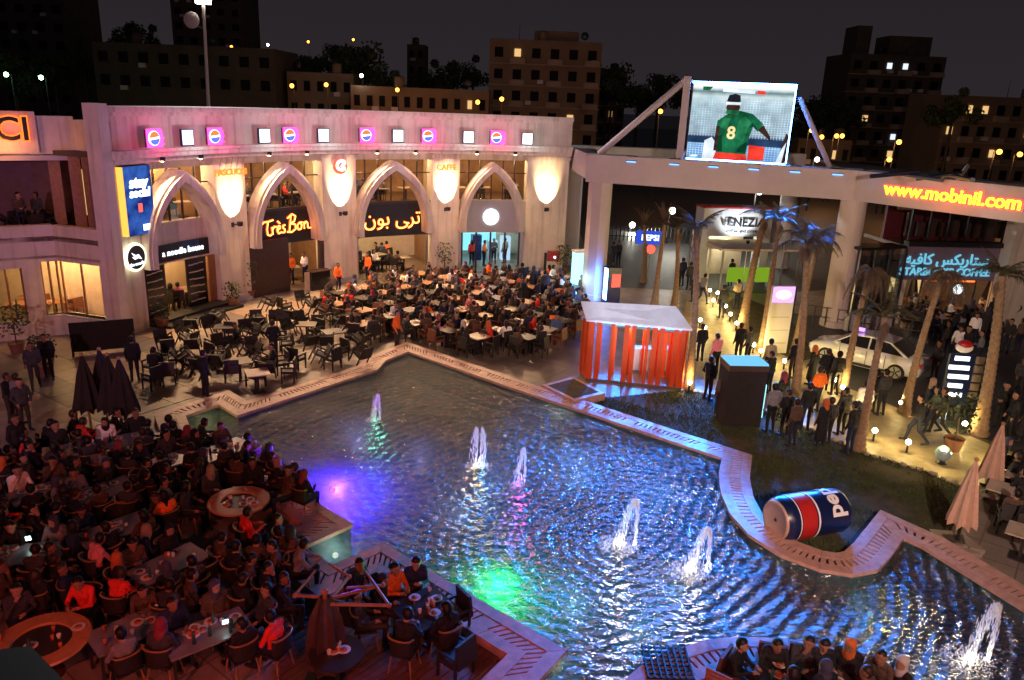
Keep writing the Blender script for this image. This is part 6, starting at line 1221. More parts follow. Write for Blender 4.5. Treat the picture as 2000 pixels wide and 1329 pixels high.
for x, y in ((505, 765), (440, 670), (600, 665), (650, 680), (470, 742)):
    P = at(x, y); rz = random.uniform(0, 1.5); tag(put(tA['table_top_pale' if x in (505,) else 'table_dark'], 'cafe_table', None, (P.x, P.y, 0), rz), 'lit pale table at the pool edge among empty chairs' if x == 505 else 'dark square table among the empty black armchairs', 'table', None if x == 505 else 'dark tables among empty armchairs')
for x, y, v in ((470, 690, 1), (535, 735, 0), (305, 745, 5), (700, 660, 3)): P = at(x, y); person('seat', v, 'black', P, random.uniform(0, 6), 'among the empty armchairs by the pool corner')
# wind panel standing on plaza
sc_ = empty('folding_screen', at(205, 690), .45); tag(sc_, 'black fabric screen standing on the plaza below the round sign', 'screen'); put(MB().box((0, 0, .75), (2.3, .05, 1.2)).mesh('panel', 'black_fabric'), 'panel', sc_); [put(MB().box((s * 1.1, 0, .4), (.06, .4, .8)).mesh('foot', 'black'), 'foot', sc_) for s in (-1, 1)]
# ---------------------------------------------------------------- left terrace by the pool
WC = 'on the left-hand terrace by the pool'.replace('left-hand ', 'red-lit ')
cb = chair_bistro(); ctree = proto_tree(cb); used = [False]
def bistro(c, f):
    o = cb if not used[0] else dup(cb, ctree, (0, 0, 0)); used[0] = True; o.location = (c[0], c[1], 0); o.rotation_euler = (0, 0, f); tag(o, 'dark bistro chair with splayed timber legs on the red-lit terrace', 'chair', 'bistro chairs on the red-lit terrace'); return o
def round_table(P, r, lab):
    e = empty('round_table', P); tag(e, lab, 'table'); b = MB(); b.lathe([(r - .32, .70), (r, .70), (r + .02, .73), (r, .76), (r - .30, .76), (r - .32, .70)], 36, cap0=False, cap1=False); put(b.mesh('rim', 'table_orange' if mat('table_orange', (.50, .22, .09), .35, var=.2, scale=7) else 0), 'rim', e)
    put(MB().lathe([(r - .31, .69), (r - .31, .715)], 30).mesh('inset_tray', 'table_dark'), 'inset_tray', e); put(MB().lathe([(.3, 0), (.3, .04), (.06, .08), (.06, .69)], 16).mesh('pedestal', 'wood_dark'), 'pedestal', e)
    for k in range(9):
        a = random.uniform(0, 6.28); q = r * random.uniform(.15, .9); tabletop((P.x + q * math.cos(a), P.y + q * math.sin(a)), .762 if q > r - .3 else .716, .21, .21, 0, 1, 'of the round orange tables')
    return e
PT = [at(470, 1030), at(92, 1318)]; round_table(PT[0], .72, 'round orange timber table with dark inset beside the pool'); round_table(PT[1], .80, 'round orange timber table with dark inset below the dark ledge')
tr_ = sq_table(1.5, .8, 'table_dark', 'stone_top'); tt = proto_tree(tr_); first = [True]
def dark_table(P, rz, lab, w='stone'):
    o = tr_ if first[0] else dup(tr_, tt, (0, 0, 0)); first[0] = False; o.location = P; o.rotation_euler = (0, 0, rz); tag(o, lab, 'table'); return o
TB = [(335, 1160, .95, 'grey-topped long table set for people in the red-lit terrace middle'), (410, 1300, .7, 'long table crowded with plates under red light'), (210, 1010, .95, 'long table with coloured drinks behind a headscarfed pair'), (330, 950, .9, 'long table among people close to the pool corner'), (250, 905, .6, 'long table beside the folded black parasols'), (95, 1010, .8, 'long table near the standing men in suits'), (60, 1140, .2, 'long table in shade near the dark ledge'), (150, 925, .5, 'long table beside the person in red near parasols'), (440, 925, 1., 'long table by the white underwater glow'), (230, 1090, .9, 'long table in the dark heart of the terrace'), (270, 1290, .8, 'long table at the terrace foot')]
RB = gp([(0, 960), (90, 900), (250, 862), (340, 890), (470, 905), (585, 985), (600, 1010), (520, 1060), (600, 1130), (560, 1200), (560, 1345), (0, 1345)])
boxes = [Vector((p.x, p.y)) for p in PT]
for x, y, rz, lab in TB:
    P = at(x, y); dark_table(P, rz, lab); tabletop(P, .752, 1.4, .7, rz, 16 if x == 410 else 9, 'on the red-lit terrace'); boxes.append(P.xy)
    for u, v in ((-.4, .62), (.4, .62), (-.4, -.62), (.4, -.62), (1.02, 0), (-1.02, 0)):
        if abs(u) > 1 and random.random() < .5: continue
        X = P.x + u * math.cos(rz) - v * math.sin(rz); Y = P.y + u * math.sin(rz) + v * math.cos(rz); c = Vector((X, Y))
        if not in_poly(c, RB) or any((c - q).length < .55 for q in placed) or any((c - Vector((q.x, q.y - .5))).length < 1.4 for q in PT): continue
        placed.append(c); f = math.atan2(P.y - Y, P.x - X) - PI / 2 if abs(u) > 1 else rz + (PI if v > 0 else 0); f += random.uniform(-.2, .2); bistro(c, f)
        if random.random() < .93: person('seat', random.randrange(9), rcol(.09), c, f, WC, random.uniform(.95, 1.04))
for P, r, angs in ((PT[0], 1.2, (.7, 1.6, 2.5, 3.3)), (PT[1], 1.3, (.6, 1.5, 2.4))):
    for a in angs:
        c = Vector((P.x + r * math.cos(a), P.y + r * math.sin(a)))
        if any((c - q).length < .5 for q in placed): continue
        placed.append(c); bistro(c, a + PI / 2); person('seat', random.randrange(9), rcol(.1), c, a + PI / 2, WC)
# single figures seen clearly
for x, y, v, c, f in ((140, 905, 0, 'red', -.6), (487, 1090, 0, 'red', -.9), (540, 1310, 2, 'red', 1.2), (8, 1075, 3, 'red', -.9), (540, 1160, 0, 'brown', 1.9), (20, 1180, 1, 'black', -.9), (385, 1195, 0, 'brown', .9), (195, 1150, 3, 'pink', -.6), (240, 1225, 3, 'red', -.2), (295, 1065, 8, 'orange', .9), (345, 905, 0, 'black', .4), (370, 915, 7, 'charcoal', -.8), (545, 1000, 6, 'black', 1.0), (520, 990, 7, 'black', 1.3)):
    P = at(x, y).xy
    if any((P - q).length < .42 for q in placed): P = P + Vector((.3, .25))
    placed.append(P); bistro(P, f); person('seat', v, c, P, f, WC)
rf_ = random.Random(5); nfill = 0
for _ in range(4000):
    p = Vector((rf_.uniform(-17, -3), rf_.uniform(11, 23)))
    if nfill < 58 and all((p - Vector((q.x, q.y - .6))).length > 1.75 for q in PT) and in_poly(p, RB) and all((p - q).length > .47 for q in placed) and all((p - q).length > .60 for q in boxes) and not in_poly(p, DECK):
        f = rf_.uniform(-1.4, .2); placed.append(p); bistro(p, f); person('seat', rf_.randrange(9), rf_.choice(DARK), p, f, WC, rf_.uniform(.95, 1.04)); nfill += 1
# phone lights
for x, y, z in ((55, 1052, .95), (440, 1215, .95)):
    P = at(x, y, z); tag(put(MB().box((0, 0, 0), (.10, .02, .16), .5, rx=.6).mesh('phone', 'phone_light'), 'phone', None, P), 'glowing pale green phone screen held over the terrace tables', 'phone', 'lit phones on the terrace')
# ---------------------------------------------------------------- deck group by the corner
WD = 'on the timber deck at pool corner'
P = at(830, 1250); tt2 = one_table(1.1, 1.1, 'table_dark'); tag(put(tt2, 'cafe_table', None, P, .7), 'black square table crowded with plates on the timber deck', 'table'); tabletop(P, .752, 1.0, 1.0, .7, 13, WD)
for x, y, v, c, f in ((700, 1195, 2, 'black', 0), (745, 1230, 7, 'black', -.9), (770, 1205, 0, 'orange', -1.4), (790, 1310, 3, 'black', -.5), (715, 1262, 1, 'charcoal', 0), (812, 1192, 5, 'navy', 0), (870, 1290, 8, 'black', 0)):
    Q = at(x, y); f = math.atan2(P.y - Q.y, P.x - Q.x) - PI / 2; b_ = bistro(Q.xy, f); tag(b_, 'dark bistro chair on the timber deck at pool corner', 'chair', 'bistro chairs on the timber deck'); person('seat', v, c, Q, f, WD)
for x, y, f in ((885, 1235, 2.2), (890, 1320, .9), (690, 1240, -.3)): o = put(ARM['rattan'], 'woven_armchair', None, at(x, y), f); tag(o, 'empty black woven armchair on the timber deck', 'chair', 'empty armchairs on the deck')
lt = empty('low_round_table', at(660, 1340)); tag(lt, 'round black-rimmed table with red cups at the deck foot', 'table'); put(MB().lathe([(.5, .70), (.5, .74)], 28).mesh('top', 'table_dark'), 'top', lt); put(MB().lathe([(.25, 0), (.05, .06), (.05, .7)], 12).mesh('pedestal', 'black'), 'pedestal', lt); tabletop(lt.location, .742, .6, .6, 0, 5, WD)
# ---------------------------------------------------------------- terrace on the near island
WE = 'on the rounded island terrace'
cs2 = chair_slat(); st2 = proto_tree(cs2)
IT = [(1480, 1330, 0), (1620, 1345, 0)]
for i, (x, y, f) in enumerate(((1405, 1318, -.6), (1470, 1352, -.2), (1590, 1345, .3), (1660, 1352, .5), (1530, 1362, 0))):
    o = cs2 if i == 0 else dup(cs2, st2, (0, 0, 0)); P = at(x, y + 62); o.location = P; o.rotation_euler = (0, 0, f); tag(o, 'orange slatted timber chair on the rounded island terrace', 'chair', 'slatted chairs on the island terrace')
    if i > 1: person('seat', (i * 2) % 9, 'brown' if i == 3 else 'black', P, f, WE)
for x, y, v, c, f in ((1430, 1300, 0, 'black', -2.2), (1500, 1290, 3, 'black', 2.9), (1560, 1292, 2, 'charcoal', 2.9), (1640, 1300, 7, 'black', 2.6), (1700, 1325, 0, 'brown', 2.2), (1735, 1340, 4, 'black', 1.8), (1590, 1300, 5, 'black', 3.0)):
    P = at(x, y + 62); o = put(ARM['brown'], 'timber_armchair', None, P, f); tag(o, 'red-brown armchair on the rounded island terrace', 'chair', 'armchairs on the island terrace'); person('seat', v, c, P, f, WE)
for x, y in ((1500, 1384), (1600, 1384)): P = at(x, y); tag(put(tA['table_dark'], 'cafe_table', None, P, .3), 'dark square table on the rounded island terrace', 'table', 'tables on the island terrace'); tabletop(P, .752, .7, .7, .3, 5, WE)
dg = empty('drain_grid', at(1300, 1318)); tag(dg, 'square grey metal grid panel on the island terrace edge', 'grid'); 
for k in range(8): put(MB().box((-.42 + .12 * k, 0, .30), (.03, .9, .03)).mesh('bar', 'metal_dark'), 'bar', dg); put(MB().box((0, -.42 + .12 * k, .27), (.9, .03, .03)).mesh('bar', 'metal_dark'), 'bar', dg)
# ---------------------------------------------------------------- coffee house terrace and right edge seating
WF = 'at the coffee house terrace'; RF = gp([(1765, 615), (1925, 615), (1935, 660), (1830, 668), (1770, 640)])
for k in range(26):
    for _ in range(30):
        p = Vector((random.uniform(16, 26), random.uniform(32, 42)))
        if in_poly(p, RF) and all((p - q).length > .62 for q in placed): break
    else: continue
    placed.append(p); f = random.uniform(0, 6.28); tag(put(ARM['rattan'], 'woven_armchair', None, (p.x, p.y, 0), f), 'dark woven armchair on the coffee house terrace', 'chair', 'armchairs at the coffee house'); person('seat', random.randrange(9), rcol(.08), p, f, WF)
for x, y in ((1790, 628), (1830, 640), (1870, 630), (1905, 645)): P = at(x, y); tag(put(tA['wood'], 'cafe_table', None, P, .4), 'brown wooden square table on the coffee house terrace', 'table', 'tables at the coffee house')
for x, y in ((1770, 612), (1925, 618)): 
    e = dup(pb_, proto_tree(pb_), at(x, y)); tag(e, 'folded black parasol on the coffee house terrace', 'parasol', 'folded black parasols at the coffee house')
WG = 'at the tables by the salmon parasols'; 
for x, y, v in ((1960, 960, 1), (1990, 940, 3), (1985, 1000, 0), (1965, 1040, 6), (1995, 1060, 4), (1950, 930, 7)):
    P = at(x, y); f = random.uniform(0, 6.28); tag(put(ARM['rattan'], 'woven_armchair', None, P, f), 'dark woven armchair near the salmon parasols', 'chair', 'armchairs by the salmon parasols'); person('seat', v, 'black' if v != 6 else 'brown', P, f, WG)
for x, y in ((1950, 1000), (1985, 975), (1990, 1090)): P = at(x, y); tag(put(tA['table_top_pale'], 'cafe_table', None, P, .9), 'pale square table near the salmon parasols', 'table', 'tables by the salmon parasols')
# ---------------------------------------------------------------- diners inside the shops
def diner(th, r, z, where):
    P = A(th, r, 0); f = random.uniform(0, 6.28); o = put(ARM['rattan'], 'woven_armchair', None, (P.x, P.y, z), f); tag(o, 'dark armchair ' + where, 'chair', 'armchairs ' + where); person('seat', random.randrange(9), rcol(.3), P, f, where, 1., z)
def tab(th, r, z, where, m='table_top_pale'): P = A(th, r, z); tag(put(tA[m], 'cafe_table', None, P, random.uniform(0, 1)), 'pale square table ' + where, 'table', 'tables ' + where)
for th, n_ in ((122.5, 12), (140, 3), (157.5, 3)):
    wh = {122.5: 'inside the open restaurant arch', 140: 'inside the bistro arch', 157.5: 'inside the noodle restaurant arch'}[th]
    for k in range(n_): diner(th + random.uniform(-5.2, 5.2) * (1 if n_ > 5 else .6), AR + random.uniform(1.2, 4.8 if th < 150 else 2.2), .02, wh)
    for k in range(max(2, n_ // 3)): tab(th + random.uniform(-5, 5), AR + random.uniform(1.3, 4 if th < 150 else 2.1), .02, wh)
for th in (157, 140.5, 123, 106.5):
    for k in range(5): diner(th + random.uniform(-5, 5), AR + random.uniform(1.1, 2.2), 4.32, 'in the upper dining room')
    for k in range(3): tab(th - 4 + 4 * k, AR + 1.7, 4.32, 'in the upper dining room')
for k in range(5): P = A(110 - 1.9 * k, AR + random.uniform(1, 3), 0); person('stand', random.randrange(8), rcol(.5), P, random.uniform(0, 6), 'inside the glass-door shop')
for k, (th, h) in enumerate(((110, 1.4), (107, 1.7), (104.5, 1.3), (102.5, 1.6))): tag(arcbox(MB(), th, th - 1.4, AR + 3.6, AR + 4.2, .02, h).build('display_stand', ['white_paint', 'blue_paint', 'white_paint', 'lit_window_cool'][k]), ['low white', 'tall blue', 'squat white', 'glowing pale'][k] + ' display stand inside the glass-door shop', 'display stand')
# wing restaurant tables seen through its windows
for x, y in ((20, 655), (45, 640), (115, 625), (150, 620), (180, 612), (130, 640), (165, 634), (100, 650)):
    P = at(x, y).xy + Vector((-.3, 1.1 if y > 630 else 1.8)); tag(put(tA['wood'], 'cafe_table', None, (P.x, P.y, .35), .5), 'wooden table inside the side-wing restaurant', 'table', 'tables in the side-wing restaurant'); tabletop((P.x, P.y), 1.102, .7, .7, .5, 3, 'in the side-wing restaurant')
    c = P + Vector((.65, .3)); tag(put(ARM['brown'], 'timber_armchair', None, (c.x, c.y, .35), 1.2), 'red-brown armchair inside the side-wing restaurant', 'chair', 'armchairs in the side-wing restaurant')
for x, dy, v, c in ((66, .9, 1, 'brown'), (96, 1.1, 3, 'charcoal')): P = at(x, 660).xy + Vector((-.4, dy)); person('stand', v, c, P, 1. + x, 'on the roof terrace of the wing', 1., 4.25)
for k in range(9): P = P1.lerp(P2, .1 + .1 * k) + Vector((0, random.uniform(.7, 2.2))); o = put(ARM['rattan'], 'woven_armchair', None, (P.x, P.y, 4.25 if k % 2 else 4.5), random.uniform(0, 6)); o.rotation_euler[0] = 0 if k % 2 else .6; tag(o, 'dark woven armchair on the roof terrace of the wing', 'chair', 'armchairs on the wing terrace')

# ---------------------------------------------------------------- past 300 figures the farthest ones become one crowd
PEOPLE.sort(key=lambda t: t[0].location.length)
rest = PEOPLE[296:]
if rest:
    cv, cf, cm, cc_ = [], [], [], []; low = {}
    for o, col, kv in rest:
        if kv not in low:
            a, k = COARSE[o.data.name]; me = person_mesh_('crowd_figure', *a, **k, h=.045); vv_ = np.empty(len(me.vertices) * 3); me.vertices.foreach_get('co', vv_); low[kv] = (vv_.reshape(-1, 3), [tuple(p.vertices) for p in me.polygons], [p.material_index for p in me.polygons]); bpy.data.meshes.remove(me)
        V, F, M_ = low[kv]; c, s_ = math.cos(o.rotation_euler[2]), math.sin(o.rotation_euler[2]); q = o.scale[0]; X = V * q; Wd = np.stack([X[:, 0] * c - X[:, 1] * s_ + o.location.x, X[:, 0] * s_ + X[:, 1] * c + o.location.y, X[:, 2] + o.location.z], 1); b0 = sum(len(x) for x in cv)
        cv.append(Wd); cf += [tuple(i + b0 for i in f) for f in F]; cm += M_; cc_ += [tuple(o.color)] * len(V)
        bpy.data.objects.remove(o)
    m, n, l = _nt('crowd_cloth'); at_ = n.new('ShaderNodeAttribute'); at_.attribute_name = 'tone'; l.new(at_.outputs['Color'], n['Principled BSDF'].inputs['Base Color']); n['Principled BSDF'].inputs['Roughness'].default_value = .8
    me = bpy.data.meshes.new('crowd'); me.from_pydata(np.concatenate(cv).tolist(), [], cf)
    for k in ['crowd_cloth'] + PM[1:]: me.materials.append(MATS[k])
    me.polygons.foreach_set('material_index', cm); me.polygons.foreach_set('use_smooth', [True] * len(cf)); ca_ = me.color_attributes.new('tone', 'FLOAT_COLOR', 'POINT'); ca_.data.foreach_set('color', [x for t in cc_ for x in t]); me.update()
    tag(put(me, 'crowd'), 'far crowd of diners and strollers around the arches and coffee house', 'crowd', kind='stuff')
# ================================================================== the dark town behind
mat('band_pale', (.40, .29, .22), .85, var=.2, scale=.5)
def tower(name, label, px0, px1, pytop, Y, floors, cols, m='concrete_night', lit=(), balcony=True, depth=12, crown=None, zb=0.):
    a, b_ = atd(px0, pytop, Y), atd(px1, pytop, Y); e = empty(name, (a.x, Y, 0)); tag(e, label, 'building'); w = b_.x - a.x; h = max(a.z, b_.z); fh = 3.1
    put(MB().box((w / 2, depth / 2, h / 2), (w, depth, h)).mesh('wall', m), 'wall', e)
    wm = MB().box((0, 0, 0), (w / cols * .45, .16, 1.4)).mesh('window', 'dark_window'); lm = MB().box((0, 0, 0), (w / cols * .34, .2, 1.1)).mesh('window', 'lit_window'); lc = MB().box((0, 0, 0), (w / cols * .30, .2, 1.0)).mesh('window', 'lit_window_cool'); bm_ = MB().box((0, 0, 0), (w / cols * .8, 1.0, .85)).mesh('balcony', 'band_pale')
    for f in range(floors):
        z = h - 1.9 - f * fh
        for c in range(cols):
            x = w * (c + .5) / cols; k = [q for q in lit if q[:2] == (f, c)]
            put((lc if k and len(k[0]) > 2 else lm) if k else wm, 'window', e, (x, -.04, z))
            if balcony and c % 2 == 1: put(bm_, 'balcony', e, (x, -.5, z - 1.25))
        if balcony: put(MB().box((w / 2, -.18, z - 1.6), (w + .3, .36, .16)).mesh('floor_band', 'band_pale'), 'floor_band', e)
    if crown:
        for (u0, u1, hh) in crown: put(MB().box((w * (u0 + u1) / 2, depth / 2, h + hh / 2), (w * (u1 - u0), depth * .5, hh)).mesh('roof_house', m), 'roof_house', e)
    rr_ = random.Random(int(px0))
    for k in range(3):
        x = w * rr_.uniform(.1, .9)
        if k == 0: put(MB().lathe([(.7, 0), (.7, 1.3), (.3, 1.5)], 10).mesh('water_tank', m), 'water_tank', e, (x, 2, h))
        elif k == 1: put(MB().ball((0, 0, .9), .6, 10, 6, sc=(1, .3, 1)).mesh('roof_dish', 'metal_dark'), 'roof_dish', e, (x, 1, h))
        else: put(MB().tube((0, 0, 0), (0, 0, 2.4), .05, .03, 5).mesh('aerial', 'metal_dark'), 'aerial', e, (x, 1.5, h))
    am = MB().box((0, 0, 0), (.9, .5, .6)).mesh('cooling_unit', 'portal_paint')
    for k in range(max(2, floors)): put(am, 'cooling_unit', e, (w * rr_.uniform(.05, .95), -.25, h - 2.9 - rr_.randrange(max(1, floors)) * fh))
    return e, w, h
tower('apartment_block', 'brown apartment block with pale balcony bands behind the arcade end', 957, 1177, 84, 125, 7, 6, 'concrete_lit' if mat('concrete_lit', (.26, .17, .11), .85, var=.2, scale=.3) else 0, lit=[(0, 1), (4, 4), (3, 4)], crown=[(.40, .80, 1.6)])
tower('apartment_tower', 'dark tall tower with few lit windows behind the screen', 1662, 1850, 112, 150, 12, 6, 'concrete_dark', lit=[(0, 2, 1), (0, 3, 1), (3, 1), (4, 3, 1), (5, 3), (7, 4), (6, 0)], crown=[(.1, .25, 5), (.45, .9, 3.5)])
tower('apartment_block', 'brown low block with small lit windows beyond the web address beam', 1850, 2100, 196, 120, 4, 8, 'concrete_lit', lit=[(0, 1), (0, 2), (1, 0), (2, 3), (1, 5)])
tower('long_shed', 'long dark shed behind the lamp mast', 180, 535, 96, 115, 2, 9, 'concrete_dark', balcony=False)
tower('house_row', 'orange-lit low row of houses next to the balcony block', 685, 955, 178, 110, 2, 11, 'concrete_lit', lit=[(0, 9)], balcony=False, depth=6)
tower('house_row', 'pale low house with street lamps before it behind the arcade', 560, 690, 145, 118, 2, 5, 'concrete_lit', balcony=False, depth=6)
tower('house_block', 'dim small house under trees behind the arcade', 795, 830, 88, 170, 2, 2, 'concrete_dark', balcony=False, depth=6)
tower('apartment_block', 'narrow dim block between balcony block and the screen', 1172, 1225, 140, 160, 5, 3, 'concrete_dark', lit=[(2, 1)])
tower('low_house', 'low dim house beyond the dark road under the screen', 1560, 1665, 275, 105, 2, 5, 'concrete_dark', lit=[(0, 3)], balcony=False, depth=5)
tower('apartment_tower', 'faint dark tower rising behind the lamp mast', 330, 470, -20, 190, 8, 5, 'concrete_dark', lit=[(6, 3)], balcony=False)
tower('apartment_tower', 'faint dark tower at the far corner of town', -60, 120, -40, 150, 8, 5, 'concrete_dark', balcony=False)
# trees of the town
def crown(nm, n_, r, h):
    b = MB(); cl = [(Vector((random.gauss(0, .5) * r, random.gauss(0, .5) * r, h * random.uniform(.35, 1))), r * random.uniform(.25, .5)) for _ in range(12)]
    for i in range(n_):
        c, q = random.choice(cl); d = Vector((random.gauss(0, 1), random.gauss(0, 1), random.gauss(0, 1))).normalized(); p = c + d * q * random.uniform(.6, 1.05); u = d.orthogonal().normalized().lerp(Vector((random.uniform(-1, 1), random.uniform(-1, 1), random.uniform(-1, 1))), .5).normalized() * r * .09; v = d.cross(u).normalized() * r * .06
        b.add([p - u, p + v, p + u, p - v], [(0, 1, 2, 3)])
    return b.mesh(nm, 'foliage', fixn=False)
CR_ = [crown('crown', 1500, 3.2, 6), crown('crown', 1500, 2.6, 7), crown('crown', 1200, 3.6, 5)]
TRL = [(250, 50, 150), (290, 60, 140), (700, 78, 135), (660, 92, 140), (735, 115, 125), (765, 140, 128), (880, 125, 150), (925, 120, 160), (1200, 120, 140), (1290, 150, 150), (1340, 160, 140), (1610, 185, 150), (1650, 200, 145), (1870, 185, 110), (560, 100, 150), (600, 115, 145), (840, 130, 150), (100, 100, 120), (20, 110, 110), (160, 90, 125), (1250, 158, 145), (1580, 205, 150), (480, 110, 140)]
trk = MB().tube((0, 0, 0), (0, 0, 1), .06, .04, 8).mesh('trunk', 'wood_dark')
for i, (x, y, Y) in enumerate(TRL):
    P = atd(x, y, Y); e = empty('street_tree', (P.x, Y, 0)); wh_ = 'over the side wing roof' if x < 200 else 'by the long dark shed' if x < 500 else 'over the orange-lit house row' if x < 790 else 'beside the brown balcony block' if x < 1210 else 'behind the screen mast' if x < 1400 else 'between screen and dark tower' if x < 1700 else 'on the low block past the tower'; tag(e, 'dark leafy town tree ' + wh_, 'tree', 'town trees ' + wh_); h = P.z; t = put(trk, 'trunk', e); t.scale = (5, 5, max(3, h - 4)); s = random.uniform(.9, 1.3); put(CR_[i % 3], 'crown', e, (0, 0, max(1, h - 6.5 * s)), random.uniform(0, 6), s)
# street lamps
LPX = [(570, 168, 100, 0), (637, 166, 103, 0), (776, 176, 104, 0), (933, 200, 98, 0), (980, 194, 98, 0), (1290, 218, 90, 0), (1756, 278, 85, 0), (1952, 297, 80, 0), (1585, 255, 95, 0), (1605, 268, 95, 0), (1634, 266, 95, 0), (1645, 266, 95, 0), (690, 78, 180, 0), (602, 82, 175, 0), (523, 88, 170, 1), (528, 130, 120, 0), (80, 152, 95, 2), (12, 146, 95, 2), (706, 148, 110, 1), (1737, 312, 85, 0), (1992, 302, 84, 0), (1578, 330, 80, 1), (1596, 312, 85, 1), (452, 92, 150, 0), (1484, 374, 58, 1), (1313, 412, 60, 1), (1235, 440, 66, 1)]  # last white lamps are added to light the far road
sl_arm = MB().tube((0, 0, -.1), (0, .9, 0), .04, n=6).mesh('arm', 'metal_dark')
for k, c in enumerate(('lamp_orange', 'lamp_white', 'lamp_green')):
    if c == 'lamp_green': emit(c, (.35, 1, .4), 30)
bulb = [MB().ball((0, 0, 0), .26, 10, 6).mesh('bulb', c) for c in ('lamp_orange', 'lamp_white', 'lamp_green')]
for x, y, Y, k in LPX:
    P = atd(x, y, Y); e = empty('street_lamp', (P.x, Y, 0)); tag(e, ['orange glowing street lamp in the dark town', 'white glowing street lamp in the dark town', 'green glowing lamp over the far garden'][k], 'street lamp', ['orange', 'white', 'green'][k] + ' lamps of the town')
    put(MB().tube((0, .9, 0), (0, .9, P.z), .08, .05, 6).mesh('pole', 'metal_dark'), 'pole', e); put(sl_arm, 'arm', e, (0, 0, P.z + .1)); put(bulb[k], 'bulb', e, (0, 0, P.z)); light('lamp_glow', 'POINT', (0, -.6, P.z - .4), 170 if k == 0 and Y < 130 else 480 if Y < 70 else 70, [(1, .42, .12), (1, .95, .8), (.3, 1, .4)][k], e, .3)
# tall floodlight mast with round dish, behind the arcade
P = atd(400, 178, 62); Pt = atd(397, 6, 62); ms = empty('lamp_mast', (P.x, 62, 0)); tag(ms, 'tall mast with bright floodlight head and round dish behind the arcade', 'lamp mast')
put(MB().tube((0, 0, 0), (Pt.x - P.x, 0, Pt.z), .17, .11, 10).mesh('pole', 'portal_paint'), 'pole', ms); put(MB().box((Pt.x - P.x, 0, Pt.z + .1), (1.0, .5, .35)).mesh('head', 'lamp_white'), 'head', ms); Pd = atd(375, 40, 62); put(MB().ball((Pd.x - P.x, -.1, Pd.z), .6, 18, 10, sc=(1, .35, 1)).mesh('dish', 'portal_paint'), 'dish', ms); put(MB().tube((Pd.x - P.x, 0, Pd.z - .3), (Pt.x - P.x, 0, Pd.z - .6), .06).mesh('dish_arm', 'metal'), 'dish_arm', ms)
light('flood', 'SPOT', (Pt.x - P.x, -.4, Pt.z - .3), 26000, (.95, .97, 1), ms, .3, target=(30, -34, 0), spot=math.radians(70))
# fence and planters along the far road
fe = empty('road_fence', at(1180, 470)); tag(fe, 'dark railing along the far road beyond the portal', 'fence')
Pa, Pb = at(1180, 468).xy, at(1370, 478).xy; o0_ = Vector(fe.location)
for k in range(26): p = Pa.lerp(Pb, k / 25); put(MB().box((0, 0, .6), (.07, .07, 1.2)).mesh('post', 'metal_dark'), 'post', fe, (p.x - o0_.x, p.y - o0_.y, 0))
for z in (.35, 1.15): put(MB().tube((Pa.x - o0_.x, Pa.y - o0_.y, z), (Pb.x - o0_.x, Pb.y - o0_.y, z), .035, n=6).mesh('rail', 'metal_dark'), 'rail', fe)
rf = empty('rail_fence', at(1520, 610)); tag(rf, 'slim metal railing behind the totem and white car', 'fence'); Pa, Pb = at(1500, 622).xy, at(1800, 668).xy; o0_ = Vector(rf.location)
for k in range(14): p = Pa.lerp(Pb, k / 13); put(MB().box((0, 0, .5), (.05, .05, 1.0)).mesh('post', 'metal'), 'post', rf, (p.x - o0_.x, p.y - o0_.y, 0))
for z in (.5, 1.0): put(MB().tube((Pa.x - o0_.x, Pa.y - o0_.y, z), (Pb.x - o0_.x, Pb.y - o0_.y, z), .03, n=6).mesh('rail', 'metal'), 'rail', rf)
# dark parapet corner of the camera's own building
cq = [at(-60, 1275, 5.6), at(60, 1262, 5.6), at(140, 1345, 5.6), at(-60, 1380, 5.6)]
tag(MB().prism([p.xy for p in cq], 4.9, 5.6).build('balcony_corner', 'black'), 'dark ledge of the viewing balcony above the terrace', 'ledge')
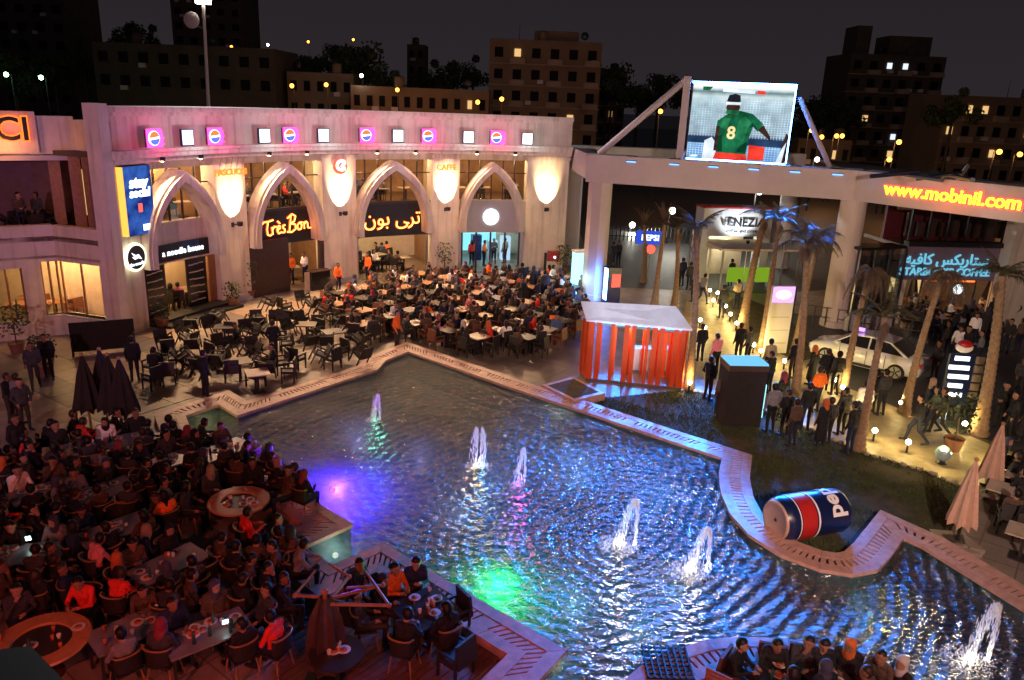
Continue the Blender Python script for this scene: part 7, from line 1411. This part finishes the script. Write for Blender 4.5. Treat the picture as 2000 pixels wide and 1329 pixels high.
# ================================================================== viewing building, with unseen floodlights added to light the scene
vb = empty('viewing_building', (0, -2.4, 0)); tag(vb, 'plain building with a lower balcony from which the plaza is seen', 'building')
put(MB().box((0, -.15, 8), (60, .3, 16)).mesh('wall', 'plaster_grey'), 'wall', vb); put(MB().box((0, 2.7, 5.72), (60, 5.4, .2)).mesh('lower_balcony', 'plaster_grey'), 'lower_balcony', vb)
emit('added_flood_lens', (1, .55, .5), 30)
def flood(loc, tgt, p, col, lab, size=math.radians(95), r=.25):
    e = empty('floodlight', loc); tag(e, lab, 'floodlight'); d = (Vector(tgt) - Vector(loc)).normalized(); R = d.to_track_quat('-Z', 'Y').to_matrix().to_4x4()
    me = MB().box((0, 0, .12), (.6, .4, .22)).mesh('housing', 'metal_dark'); me.transform(R); put(me, 'housing', e); me = MB().box((0, 0, -.005), (.5, .3, .02)).mesh('lens', 'added_flood_lens'); me.transform(R); put(me, 'lens', e); put(MB().tube((0, 0, 0), (0, -.75, .1) if loc[2] > 9 else (0, -.6, -.45), .04).mesh('bracket', 'metal_dark'), 'bracket', e)
    light('added_flood_beam', 'SPOT', tuple(d * .1), p, col, e, r, tgt and Vector(tgt) - Vector(loc) + d * .1, size, .7)
flood((-13, -1.5, 10.5), (-17, 34, 6.5), 7200, (1, .48, .66), 'added pink floodlight on the viewing building, aimed at the side wing', math.radians(52))
flood((6, -1.5, 11.5), (9, 38, 5.5), 15000, (1, .70, .55), 'added rose floodlight on the viewing building, aimed at the portal', math.radians(72))
flood((-7, 3.5, 6.2), (-6.5, 15, 0), 1500, (1, .11, .05), 'added red floodlight low on the viewing building over terrace tables', math.radians(110))
flood((1, 3.0, 6.5), (0, 14, 0), 1500, (1, .17, .13), 'added red floodlight low on the viewing building over timber deck', math.radians(110))
flood((13, 3, 6.5), (11, 17, 0), 1000, (1, .32, .24), 'added salmon floodlight low on the viewing building over island terrace', math.radians(100))
flood((3, -1.5, 12.2), (4.8, 29.3, 2.6), 32000, (.66, .78, 1), 'added cool narrow floodlight on the viewing building, aimed at the kiosk', math.radians(9), .2)  # unseen lamp added to whiten the kiosk roof
